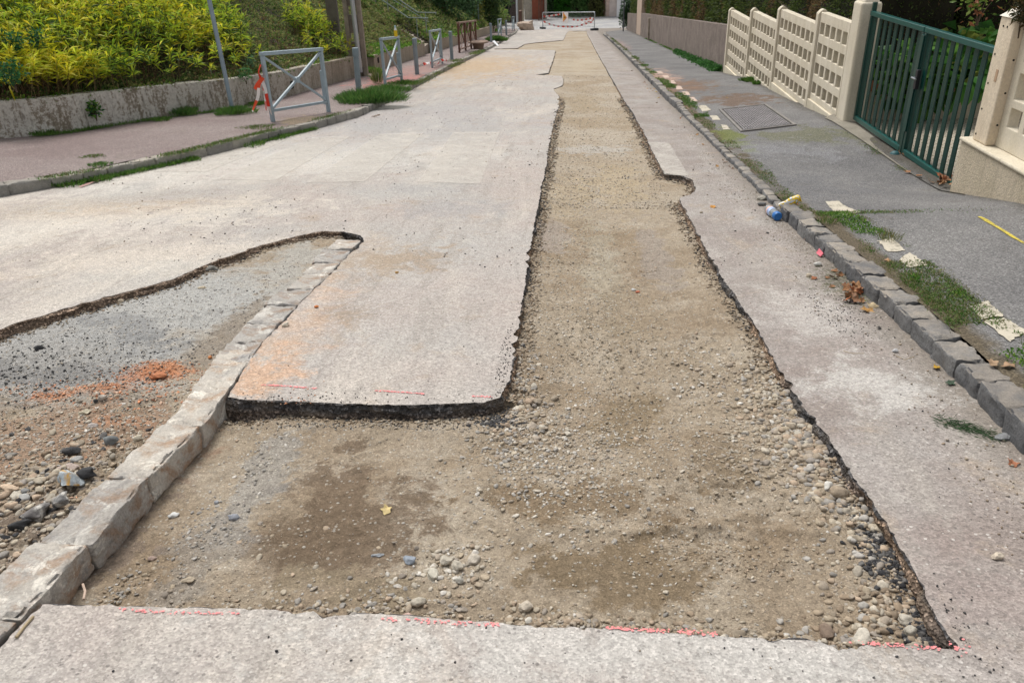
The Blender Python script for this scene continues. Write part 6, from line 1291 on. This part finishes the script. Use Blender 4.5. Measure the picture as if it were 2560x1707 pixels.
# larger bushes behind the stairs and the far left gardens
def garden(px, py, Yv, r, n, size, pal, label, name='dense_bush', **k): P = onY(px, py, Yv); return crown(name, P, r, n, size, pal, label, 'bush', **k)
DG2 = [(.06, .13, .045), (.08, .17, .06), (.11, .20, .10), (.045, .10, .035)]
garden(1085, -35, 47, (3.0, 2.2, 1.9), 9000, .17, DG2, 'dark evergreen bush overhanging the bank beyond the stairs'); garden(1010, -60, 44, (2.6, 2.2, 1.6), 6000, .17, OLV+DG2, 'olive leaved bush above the upper stair rail'); garden(1140, -20, 54, (1.9, 1.6, 2.2), 6000, .18, DG2+[(.09, .16, .08)], 'dark glossy bush left of the columnar hedge')
garden(1182, 5, 56, (.85, .8, 2.8), 5200, .13, [(.17, .19, .03), (.13, .15, .03), (.2, .19, .04)], 'yellow green columnar conifer on the far left bank', name='columnar_conifer', lobes=22)
garden(1168, -8, 55.2, (.42, .4, 1.3), 700, .14, [(.40, .08, .03), (.3, .06, .03), (.1, .11, .03)], 'small red leaved shrub growing into the columnar conifer', name='red_shrub')
garden(1222, 0, 60, (1.7, 1.6, 2.4), 6500, .18, [(.08, .14, .05), (.05, .10, .04), (.12, .18, .05)], 'mixed green bush right of the thin green pole'); garden(1232, 42, 64, (1.3, 1.6, 1.0), 3000, .17, HRB+OLV, 'light green bush hanging over the far end of the left wall')
garden(1242, -10, 74, (1.2, .8, 3.), 2500, .25, [(.012, .03, .018)], 'near black shrub standing for the shaded gap left of the stone pillar')  # leaves painted near black; the shade of the gap is in their colour
# hedges: solid dark core with leaf-covered faces
def hedge(name, x0, x1, y0, y1, z0f, z1f, n, size, pal, label, cat='hedge', wid=.35, rough=.08, patchy=.0, faces=(1, 1, 1)):
    o = empty(name, ((x0+x1)/2, y0, float(z0f(y0)))); tag(o, label, cat); o0 = np.array(o.location)
    m = MB(); ys_ = np.linspace(y0, y1, max(2, int((y1-y0)/2)+1)); vs = []
    for y in ys_: vs += [(x0+.08-o0[0], y-y0+(.08 if y == y0 else 0), float(z0f(y))-o0[2]), (x1-.08-o0[0], y-y0+(.08 if y == y0 else 0), float(z0f(y))-o0[2]), (x1-.08-o0[0], y-y0+(.08 if y == y0 else 0), float(z1f(y))-.1-o0[2]), (x0+.08-o0[0], y-y0+(.08 if y == y0 else 0), float(z1f(y))-.1-o0[2])]
    k = len(ys_); m.add(vs, [(i*4+a, (i+1)*4+a, (i+1)*4+(a+1) % 4, i*4+(a+1) % 4) for i in range(k-1) for a in range(4)]+[(0, 1, 2, 3), tuple((k-1)*4+a for a in (3, 2, 1, 0))]); m.build('twig_core', MCORE, o)
    a_side = (y1-y0)*float(z1f(y0)-z0f(y0)); a_top = (y1-y0)*(x1-x0)*.5; a_end = (x1-x0)*float(z1f(y0)-z0f(y0)); ar = np.array([a_side*faces[0], a_end*faces[1], a_top*faces[2]]); cnt = (n*ar/ar.sum()).astype(int); A = Acc()
    for f, q in enumerate(cnt):
        if q == 0: continue
        u = rng.uniform(0, 1, q); v = rng.uniform(0, 1, q)
        if f == 0: Y = y0+(y1-y0)*u; Z = z0f(Y)+(z1f(Y)-z0f(Y))*v; X = np.full(q, x0); nn = np.array([-1., 0, .3])
        elif f == 1: X = x0+(x1-x0)*u; Y = np.full(q, y0); Z = z0f(Y)+(z1f(Y)-z0f(Y))*v; nn = np.array([0, -1., .3])
        else: X = x0+(x1-x0)*u; Y = y0+(y1-y0)*v; Z = z1f(Y); nn = np.array([0, 0, 1.])
        dd = (fb(X*2+Z*2, Y*2+Z*1.3, 3, 14)*rough*2.2+rng.uniform(-.10, .03, q)); P = np.column_stack([X, Y, Z])+nn*dd[:, None]
        D = nn+rng.normal(size=(q, 3))*.75; sz = size*rng.uniform(.6, 1.4, q); c = cols(pal, q, .35)
        if patchy: pm = (fb(X*1.2+Z*.8, Y*1.2+Z*.5, 3, 33)+rng.normal(0, .1, q)) > patchy; c[pm] = cols([(.15, .10, .045), (.11, .075, .035), (.19, .13, .06)], int(pm.sum()))
        A.add(*leaves(P, D, sz, sz*wid, c, .1))
    A.build('foliage', None, tuple(o.location), o); return o
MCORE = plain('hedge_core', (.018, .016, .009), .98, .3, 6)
HG = [(.055, .09, .02), (.08, .12, .027), (.11, .14, .035), (.04, .06, .017)]
hedge('clipped_hedge', 3.92, 5.2, 11.9, 20.6, lambda y: zb(y)+.1, lambda y: zb(y)+2.7, 46000, .05, HG+[(.05, .075, .02)], 'tall clipped dark green hedge behind the pierced cream fence', patchy=.28, faces=(1, .4, .3))
hedge('clipped_hedge', 3.90, 5.2, 20.7, 47.6, lambda y: zb(y)+.9, lambda y: zb(y)+2.7, 50000, .085, HG, 'long clipped brownish green hedge above the pebble dash wall', patchy=.12, faces=(1, .2, .3))
hedge('clipped_hedge', 3.92, 5.2, 51.2, 60, lambda y: zb(y)+.9, lambda y: zb(y)+2.8, 12000, .13, HG, 'short dark hedge beyond the pinkish pillar', faces=(1, .4, .3))
garden(1567, 30, 60.3, (.45, .5, 1.1), 1800, .14, [(.05, .10, .04)], 'dark bush at the street corner beside the grey pole')
for args in ((1385, 1428, 5200, [(.06, .22, .03), (.09, .30, .04), (.05, .18, .03)], 'bright green hedge behind the left half of the roadworks barrier'), (1428, 1474, 5200, [(.09, .20, .06), (.13, .26, .08), (.16, .28, .09)], 'leafy mid green hedge behind the warning sign'), (1474, 1511, 4600, [(.18, .21, .07), (.20, .21, .08), (.14, .15, .06)], 'olive hedge just left of the brown door')):
    pl = G(args[0], 44, 0); yv = float(pl[1])+.5; hedge('garden_hedge', float(onY(args[0], 44, yv)[0]), float(onY(args[1], 44, yv)[0])-.05, yv, yv+1.6, lambda y: zb(y)-.2, lambda y: zb(y)+4.2, args[2], .22, args[3], args[4], faces=(.15, 1, .1), rough=.3, wid=.5)
pl = G(1368, 44, 0); yv = float(pl[1])+.4; hedge('garden_hedge', float(onY(1367, 44, yv)[0]), float(onY(1385, 44, yv)[0]), yv, yv+1.6, lambda y: zb(y)-.2, lambda y: zb(y)+4.2, 2600, .22, DG2, 'dark hedge right of the red brown gate', faces=(.15, 1, .1), rough=.3, wid=.5)
# a dark wooded backdrop far behind the gardens
A_ = Acc(); n = 16000; X = rng.uniform(-34, 34, n); Y = 97+rng.uniform(0, 3, n); Z = -6.5+rng.uniform(0, 12, n); A_.add(*leaves(np.column_stack([X, Y, Z]), rng.normal(size=(n, 3))+np.array([0, -.5, .2]), .6, .35, cols(DG2, n, .4), .1))
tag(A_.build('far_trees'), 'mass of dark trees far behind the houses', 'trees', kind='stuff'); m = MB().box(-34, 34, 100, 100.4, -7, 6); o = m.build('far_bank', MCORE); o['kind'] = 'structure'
# behind the gate: clipped hedge, bright conifer, big leaved plant
hedge('clipped_hedge', 5.25, 6.3, 12.2, 19, lambda y: zb(y)+.0, lambda y: zb(y)+3.6, 14000, .06, HG+[(.04, .08, .015), (.12, .10, .03)], 'brownish clipped hedge seen above the left leaf of the green gate', patchy=.2, faces=(.7, 1, .1))
hedge('yard_hedge', 6.4, 16, 16.5, 17.5, lambda y: zb(y)+0, lambda y: zb(y)+6, 16000, .16, [(.012, .04, .012), (.02, .06, .02), (.008, .025, .008)], 'very dark tall hedge closing the yard behind the gate', faces=(.1, 1, .1), rough=.3, wid=.5)
def yard(px, py, Yv, r, n, size, pal, label, name, **k): P = onY(px, py, Yv); return crown(name, P, r, n, size, pal, label, 'plant', **k)
yard(2385, 40, PY+1.6, (.85, .8, 1.25), 5200, .085, [(.05, .20, .03), (.08, .26, .04), (.03, .13, .02)], 'bright green feathery conifer behind the middle of the gate', 'thuja', wid=.3, up=.1, lobes=20)
yard(2520, 30, PY+2.2, (1.1, .9, 1.5), 3200, .10, [(.01, .045, .012), (.02, .08, .02)], 'dark green shrub behind the right gate pillar', 'dark_shrub', lobes=16)  # very dark green leaf colours
BL = [(.05, .17, .025), (.08, .23, .04), (.12, .27, .05), (.04, .12, .025)]
yard(2330, 165, PY-.1, (.75, .4, .42), 330, .24, BL, 'big leaved green plant spilling over the terracotta coping', 'big_leaf_plant', wid=.75, droop=.35, shell=.8)
yard(2290, 215, PY-.1, (.42, .28, .40), 150, .20, BL[:2]+BL[3:], 'lower big leaved plant hanging below the coping behind the gate', 'big_leaf_plant', wid=.75, droop=.4, shell=.8)
yard(2440, 150, PY+.1, (.8, .4, .45), 300, .22, BL+[(.28, .33, .07)], 'yellowish big leaved plant behind the right part of the gate', 'big_leaf_plant', wid=.7, droop=.35, shell=.8)
P = onY(2450, 12, 11.0); crown('hanging_sprig', P, (.35, .2, .22), 90, .085, [(.22, .30, .06), (.12, .2, .04), (.30, .12, .06)], 'pale yellow green sprig hanging into the top right of the yard', 'plant', .5)
P = onY(2562, 25, 7.3); crown('brown_hedge_end', P, (.08, .15, .2), 500, .05, [(.10, .07, .03), (.05, .055, .02)], 'brownish hedge tip touching the pyramid pillar', 'plant', .3)
# ---- grass and weeds
def grass(A, X, Y, Z, hgt, pal, w_=.004, spread=.35, segs=True):
    n = len(X); P = np.column_stack([X, Y, Z]); D = np.column_stack([rng.normal(size=n)*spread, rng.normal(size=n)*spread, np.ones(n)]); h = np.broadcast_to(hgt, n)*rng.uniform(.5, 1.15, n)
    A.add(*leaves(P, D, h, np.broadcast_to(w_, n), cols(pal, n, .3), .28, .1))
GG = [(.07, .17, .025), (.10, .22, .035), (.05, .12, .02), (.14, .22, .05)]; GD = [(.16, .17, .06), (.24, .21, .10), (.10, .13, .04)]
A_ = Acc()
def line_grass(poly, wz, off, n, hgt, clump, pal, wd=.02, w_=.005, zf=None, thr=0.):
    P = resample([gp(*q) if wz is None else tuple(G(*q, wz)[:2]) for q in poly], .02); T = np.gradient(P, axis=0); T /= np.linalg.norm(T, axis=1)[:, None]; i = rng.integers(0, len(P), n); s_ = i*.02
    m = fb(s_*clump, s_*0+off*9, 2, int(abs(wz or 0)*1000+n)) > rng.normal(thr, .08, n); i = i[m]; k = len(i); q = P[i]+np.column_stack([-T[i, 1], T[i, 0]])*(off+rng.normal(size=k)*wd)[:, None]
    z = np.array([zf(a, b) for a, b in q]) if zf else zb(q[:, 1])+(wz or 0); grass(A_, q[:, 0], q[:, 1], z, hgt, pal, w_)
line_grass([(-40, 476), (96, 452), (230, 430), (459, 383), (612, 345), (784, 305), (880, 278)], .112, .03, 7000, .06, 1.3, GG+GD, .05, .006, thr=.0)
line_grass([(60, 476), (230, 455), (459, 406), (612, 367), (784, 325)], 0.0, -.03, 5200, .09, .8, GG, .03, .007, thr=.1)
line_grass([(0, 350), (153, 336), (383, 300), (574, 276), (650, 262)], .115, -.05, 4200, .09, .9, GG, .04, .007, thr=.05)
line_grass([(930, 262), (1000, 232), (1090, 190), (1156, 158)], .112, .05, 3600, .09, .7, GG+GD*2, .09, .008, thr=-.02)
line_grass([(1140, 156), (1170, 148), (1210, 128)], .112, .1, 1600, .12, .6, GG+GD, .12, .012, thr=-.1)
o = A_.build('kerb_grass', MGRASS); tag(o, 'grass and weeds sprouting along the left kerb and wall foot', 'grass', kind='stuff')
A_ = Acc()
# right verge between the setts and the asphalt
def verge(n, y0, y1, x0, x1, hgt, pal, thr, w_=.004):
    Y = y0+(y1-y0)*rng.uniform(0, 1, n)**1.3; X = x0+(x1-x0)*rng.uniform(0, 1, n)+fb(Y*1.7, Y*0, 2, 3)*.07; m = fb(X*3, Y*2.2, 3, 66)+fb(X*11, Y*11, 2, 68)*.4 > rng.normal(thr, .10, n); X, Y = X[m], Y[m]
    Z = zb(Y)+wR(X, Y)+fb(X*1.5, Y*1.5, 3, 77)*.012-.004; grass(A_, X, Y, Z, hgt, pal, w_, .7)
verge(20000, 2.2, 6.2, 1.90, 2.18, .04, GG+GD, -.02, .005); verge(12000, 2.2, 6.2, 1.86, 2.22, .035, GD, -.05, .003); verge(5000, 6.2, 13.5, 1.80, 1.98, .035, GG+GD, .12, .005); verge(9000, 12.5, 24, 1.84, 2.06, .05, GG, .05, .008); verge(3500, 24, 45, 1.86, 2.02, .07, GG+GD, .0, .014)
Y = 6.15+rng.normal(0, .05, 2600); X = rng.uniform(1.95, 3.3, 2600); m = rng.uniform(size=2600) < np.interp(X, [1.95, 2.4, 2.7, 3.4], [1, .8, .12, .05]); X, Y = X[m], Y[m]; grass(A_, X, Y, zb(Y)+wR(X, Y)+.0, .035, GG+GD, .004, .6)
n = 3000; Y = rng.uniform(20.4, 45, n); X = 3.60-np.abs(rng.normal(0, .05, n)); m = fb(Y*.8, Y*0, 2, 5) > -.05; grass(A_, X[m], Y[m], zb(Y[m])+.1, .09, GG, .014, .5)
n = 1600; Y = rng.uniform(7.9, 11.2, n); X = 3.47+rng.normal(0, .03, n); m = fb(Y*2.4, Y*0, 2, 15) > .0; grass(A_, X[m], Y[m], zb(Y[m])+wR(X[m], Y[m]), .03, GG+GD, .005, .6)
tag(A_.build('verge_grass', MGRASS), 'strip of grass and weeds between the dark kerb setts and the right pavement', 'grass', kind='stuff')
# creeping herbs on the right verge and wall foot, leafy
A_ = Acc(); n = 5200; Y = 2.4+3.7*rng.uniform(0, 1, n); X = 1.95+.2*rng.uniform(0, 1, n)+fb(Y*1.7, Y*0, 2, 3)*.08; m = fb(X*4, Y*2.5, 2, 88) > .05; X, Y = X[m], Y[m]; k = len(X); A_.add(*leaves(np.column_stack([X, Y, zb(Y)+wR(X, Y)+rng.uniform(.0, .02, k)]), rng.normal(size=(k, 3))*.7+np.array([0, 0, .6]), rng.uniform(.012, .028, k), rng.uniform(.008, .014, k), cols(GG+HRB, k, .3), .2))
n = 2600; Y = 20.6+rng.uniform(0, 1, n)**1.5*9; X = 3.58-np.abs(rng.normal(0, .09, n)); A_.add(*leaves(np.column_stack([X, Y, zb(Y)+.1+rng.uniform(0, .14, n)*np.clip(1-(3.6-X)*4, 0, 1)]), rng.normal(size=(n, 3))*.7+np.array([-.3, 0, .6]), .07, .05, cols([(.04, .13, .03), (.06, .17, .04)], n, .3), .2))
tag(A_.build('creeping_weeds'), 'low leafy weeds creeping along the right verge and wall foot', 'weeds', kind='stuff')
def tuft(px, py, wz, r, hgt, n, pal, label, w_=.006, spread=.5, cat='grass tuft'):
    P = G(px, py, wz); n = int(n*.8); th_ = rng.uniform(0, 6.283, n); rr_ = r*.85*rng.uniform(0, 1, n)**.6*(1+.25*np.sin(th_*3+px)); X = rr_*np.cos(th_); Y = rr_*np.sin(th_); A = Acc(); k = np.exp(-(X*X+Y*Y)/(r*r)); D = np.column_stack([X/r*.5+rng.normal(size=n)*spread*.5, Y/r*.5+rng.normal(size=n)*spread*.5, np.ones(n)*1.3])
    h = hgt*1.15*(.5+.6*k)*rng.uniform(.6, 1.1, n); A.add(*leaves(np.column_stack([X, Y, -K*Y]), D, h, np.full(n, w_), cols(pal, n, .3), .4, .1)); o = fast('grass_tuft', np.concatenate(A.V), np.concatenate(A.F), MGRASS, tint=np.concatenate(A.T), loc=tuple(P)); return tag(o, label, cat)
LG = [(.07, .17, .035), (.10, .22, .045), (.05, .13, .03), (.14, .22, .06)]
tuft(925, 258, .08, .62, .40, 3600, LG, 'big mop of long dark green grass at the leaning bollard', .011); tuft(875, 250, .11, .35, .22, 900, LG, 'grass spilling left of the leaning bollard', .009); tuft(968, 232, .10, .45, .26, 1500, LG+GG, 'grass at the foot of the second cross barrier', .010); tuft(1010, 212, .10, .4, .16, 900, GG, 'thin grass between second barrier and kerb', .010)
tuft(585, 286, .12, .35, .20, 1500, LG+GG, 'grass clump around the foot of the tall pole', .009); tuft(540, 264, .12, .28, .26, 900, LG, 'taller grass just left of the tall pole', .008); tuft(645, 262, .12, .22, .10, 600, GG, 'small weed patch right of the tall pole', .010)
tuft(462, 288, .12, .26, .22, 650, LG, 'upright green weed against the stained wall', .013); tuft(400, 302, .12, .22, .09, 500, GG, 'low weed at the wall foot left of the upright weed', .010); tuft(200, 318, .12, .30, .14, 1000, GG, 'bushy weed below the plant in the wall hole', .010); tuft(265, 312, .12, .12, .16, 220, LG, 'small grey green weed right of the wall hole', .010); tuft(105, 335, .12, .30, .12, 900, GG, 'weed patch at the wall foot near the left picture edge', .010)
tuft(925, 182, .12, .32, .22, 1000, HRB, 'bright green weed clump at the foot of the utility pole', .02); tuft(945, 212, .11, .09, .62, 160, OLV+GG, 'tall thin weed left of the second cross barrier', .014, .15); tuft(1240, 104, .1, .55, .42, 1800, LG+GG, 'grass clump by the farthest but one grey bollard', .03); tuft(1236, 80, .12, .6, .35, 700, HRB, 'green weed against the far left wall', .03)
tuft(160, 462, .0, .26, .10, 900, GG, 'broad weed on the road against the left kerb', .009); tuft(235, 452, .0, .22, .11, 700, GG, 'second weed on the road against the left kerb', .009); tuft(480, 402, .0, .12, .09, 300, GG, 'single small weed at the left kerb foot', .009); tuft(620, 362, .0, .34, .10, 900, GG, 'long weed row at the left kerb foot below the barrier', .010); tuft(690, 346, .0, .26, .10, 700, GG, 'weed at the left kerb foot right of the weed row', .010)
tuft(645, 320, .115, .3, .06, 700, GG+GD, 'sparse grass on the mauve pavement before the barrier', .006); tuft(235, 393, .115, .16, .05, 300, GG+GD, 'small grass spot on the mauve pavement', .006); tuft(250, 415, .115, .14, .07, 300, LG, 'dark weed behind the left kerb', .008)
tuft(1873, 205, .15, .22, .16, 500, GG, 'green weed at the foot of the pierced fence', .016); tuft(1893, 212, .15, .12, .14, 250, GG, 'smaller weed right beside it at the pierced fence foot', .016); tuft(2065, 560, .11, .07, .10, 120, GD+GG, 'seeding grass stalk behind the kerb setts', .004, .3); tuft(2225, 605, .11, .08, .14, 110, GD, 'dry seeding grass leaning over the broken cream mark', .004, .4)
# dry cuttings on the road beside the right kerb
P = G(2110, 715, 0); A = Acc(); n = 1700; X = rng.normal(size=n)*.10; Y = rng.normal(size=n)*.22; A.add(*leaves(np.column_stack([X, Y, -K*Y+rng.uniform(0, .015, n)]), np.column_stack([rng.normal(size=(n, 2)), rng.normal(size=n)*.2]), rng.uniform(.02, .05, n), .002, cols([(.20, .21, .12), (.12, .14, .06), (.28, .26, .17)], n, .3), .05)); o = fast('dry_cuttings', np.concatenate(A.V), np.concatenate(A.F), MDRY, tint=np.concatenate(A.T), loc=tuple(P)); tag(o, 'mat of dry grass cuttings on the road beside the dark kerb', 'grass cuttings', kind='stuff')
A = Acc(); P = G(2405, 1068, 0); n = 420; X = rng.normal(size=n)*.025; Y = rng.normal(size=n)*.025; s_ = rng.uniform(-.1, .1, n); A.add(*leaves(np.column_stack([X+s_*.75, Y-s_*.65, -K*(Y-s_*.65)+rng.uniform(0, .012, n)]), np.column_stack([rng.normal(size=n)*.4+.75, rng.normal(size=n)*.4-.65, rng.normal(size=n)*.2+.1]), .03, .003, cols([(.035, .085, .03), (.05, .11, .04)], n, .3), .05)); o = fast('conifer_twig', np.concatenate(A.V), np.concatenate(A.F), MLEAF, tint=np.concatenate(A.T), loc=tuple(P)); tag(o, 'dark green conifer twig lying alone on the right road strip', 'twig')
# ---- fallen leaves
def fallen(px, py, wz, size, colr, label, grp=None, zf=None, curl=.5, rz=None, lobed=True, tilt_=0.15):
    P = G(px, py, wz); z = zf(P[0], P[1]) if zf else (P[2] if wz >= 0 else float(floor_z(np.array([P[0]]), np.array([P[1]]))[0])); pts = []; k = 22
    for i in range(k):
        a = 2*math.pi*i/k; r = (1-.38*abs(math.sin(a*2.5+.3))) if lobed else (1 if abs(math.cos(a)) > .5 else .5); r *= rng.uniform(.85, 1.1); pts.append((r*math.cos(a), r*math.sin(a)*.8))
    ph = rng.uniform(0, 6); cz = lambda x, y: curl*.45*(x*x*math.cos(ph)**2+y*y*math.sin(ph)**2+.5*x*y)+.08*math.sin(5*x+ph)
    V = [(0, 0, .04)]+[(x*.5, y*.5, cz(x*.5, y*.5)) for x, y in pts]+[(x, y, cz(x, y)) for x, y in pts]; F = [(0, 1+i, 1+(i+1) % k) for i in range(k)]
    m = MB(); m.add([tuple(c*size/2 for c in v) for v in V], F+[(1+i, 1+k+i, 1+k+(i+1) % k, 1+(i+1) % k) for i in range(k)])
    o = m.build('fallen_leaf', leafmat(colr), None, loc=(P[0], P[1], z+.006)); o.rotation_euler = (rng.normal()*tilt_, rng.normal()*tilt_, rz if rz is not None else rng.uniform(0, 6)); sm = o.modifiers.new('thickness', 'SOLIDIFY'); sm.thickness = .001; return tag(o, label, 'leaf', grp)
_lm = {}
def leafmat(c):
    if c not in _lm: _lm[c] = plain('dry_leaf_colour', c, .65, .35, 25, bumpd=.002, bscale=80)
    return _lm[c]
OR_, RB, BRL, YLL = (.50, .24, .05), (.30, .10, .04), (.26, .125, .055), (.55, .40, .05)
for a in ((1783, 519, 0, .075, OR_, 'orange and tan leaf on the right road strip past the notch'), (1612, 361, -.05, .10, RB, 'red brown leaf on the trench floor near the zebra stripe'), (1641, 231, 0, .08, YLL, 'yellow orange leaf on the road near the distant right kerb'),
          (1646, 246, 0, .06, YLL, 'dull yellow leaf just below the yellow orange one'), (2036, 698, 0, .06, RB, 'curled orange brown leaf beside the cream pebbles'), (2168, 778, 0, .10, (.40, .22, .07), 'large folded brown leaf at the near end of the gutter heap'), (2180, 768, 0, .08, (.42, .33, .2), 'pale tan leaf behind the large folded leaf'),
          (2155, 755, 0, .05, (.2, .3, .08), 'green yellow leaf between the gutter heap and folded leaf'), (2340, 922, 0, .055, (.45, .27, .03), 'yellow leaf standing against the kerb sett', ), (2132, 758, 0, .07, (.035, .02, .02), 'black withered leaf beside the gutter heap'), (2197, 822, 0, .04, (.05, .045, .04), 'small black leaf on the road below the gutter heap'),
          (2218, 650, .12, .05, (.35, .2, .1), 'brown leaf in the grass next to the broken cream mark'), (2482, 905, .12, .07, (.3, .2, .12), 'brown leaf in the verge at the right picture edge'), (2522, 912, .12, .07, (.3, .19, .11), 'second brown leaf in the verge at the right edge'), (966, 1275, -.07, .062, (.50, .39, .18), 'yellow tan torn leaf standing alone in the front pit'),
          (1990, 512, .03, .05, (.25, .06, .04), 'dark red leaf between the can and the kerb end'), (2015, 602, 0, .045, (.36, .13, .07), 'small reddish leaf above the pink wrapper'), (2080, 718, 0, .05, BRL, 'brown leaf at the edge of the dry cuttings'), (2375, 960, 0, .06, (.05, .08, .05), 'dark green leaf in the gutter under the setts'), (2530, 1160, 0, .06, (.3, .12, .06), 'red brown leaf near the right edge low in the gutter'),
          (1818, 240, .15, .07, (.30, .21, .10), 'tan leaf on the pavement above the drain cover'), (1580, 178, 0, .08, BRL, 'brown leaf at the distant right kerb foot')):
    fallen(*a[:6], curl=.9, zf=None if a[2] < .1 else (lambda x, y: zR(x, y)))
for k in range(24):
    px = 2138+rng.normal()*15; py = 725+rng.normal()*14; fallen(px, py, 0.005+.02*rng.uniform(), rng.uniform(.05, .085), [RB, BRL, (.20, .10, .05), (.36, .19, .09)][k % 4], 'brown curled leaf heaped in the gutter under the dark kerb setts', 'leaves heaped in the gutter', curl=1.2, tilt_=.6)
for k in range(9):
    px = 2090+rng.normal()*14; py = 688+rng.normal()*5; fallen(px, py, 0.0, rng.uniform(.04, .06), [BRL, (.18, .10, .06)][k % 2], 'dull brown leaf strewn uphill of the gutter heap', 'leaves strewn above the gutter heap', curl=1., tilt_=.4)
for k in range(20):
    px = 2358+rng.normal()*11; py = 455+rng.normal()*6; P = G(px, py, -.05); fallen(px, py, -.05, rng.uniform(.06, .11), [RB, BRL, (.36, .2, .1), (.22, .12, .07)][k % 4], 'brown leaf piled under the near corner of the green gate', 'leaves piled at the gate corner', zf=lambda x, y: zR(min(x, 3.55), y)+.01+rng.uniform(0, .05), curl=1.2, tilt_=.5)
for px, py, l in ((2262, 388, 'brown leaf at the threshold near the domed gate stop'), (2250, 383, 'curled leaf beside the domed gate stop'), (2300, 428, 'orange brown leaf on the threshold before the gate pile'), (2270, 420, 'dark brown leaf on the asphalt short of the gate pile'), (2330, 440, 'tan leaf at the head of the gate pile')): fallen(px, py, .0, .09, BRL, l, zf=lambda x, y: zR(min(x, 3.55), y)+.012, curl=1., tilt_=.3)
for k in range(26):
    py = 255+rng.uniform(0, 90); X = 1.62+rng.normal()*.05; q = np.array([X, rng.uniform(8, 20)]); P = q; o = fallen(1700, 300, 0, rng.uniform(.035, .06), [BRL, (.2, .12, .07), (.36, .2, .07)][k % 3], 'small brown leaf scattered along the foot of the right kerb', 'leaves along the right kerb foot', curl=.9, tilt_=.3); o.location = (X, q[1], float(zb(q[1]))+.006)
# twigs
def twig(pts, r, label, colr=(.38, .30, .19), wz=0.):
    P = [Vector(P3(*q, wz)) for q in pts]; o0 = P[0].copy(); m = MB(); m.tube([p-o0+Vector((0, 0, r)) for p in P], r, 7); tag(m.build('twig', plain('dry_twig', colr, .8, .2, 30), None, smooth=True, loc=tuple(o0)), label, 'twig')
twig([(42, 1595), (62, 1568), (84, 1543)], .0045, 'straight pale stick lying at the bottom left corner'); twig([(2108, 878), (2130, 884), (2160, 884)], .0015, 'thin dry stalk lying on the right road strip'); twig([(210, 1500), (214, 1480), (208, 1462)], .004, 'pale twig sticking up at the front left end of the pit', (.5, .38, .3), -.06)
twig([(2240, 890), (2262, 900), (2285, 892)], .0015, 'thin straw near the lone grey pebble on the right strip')
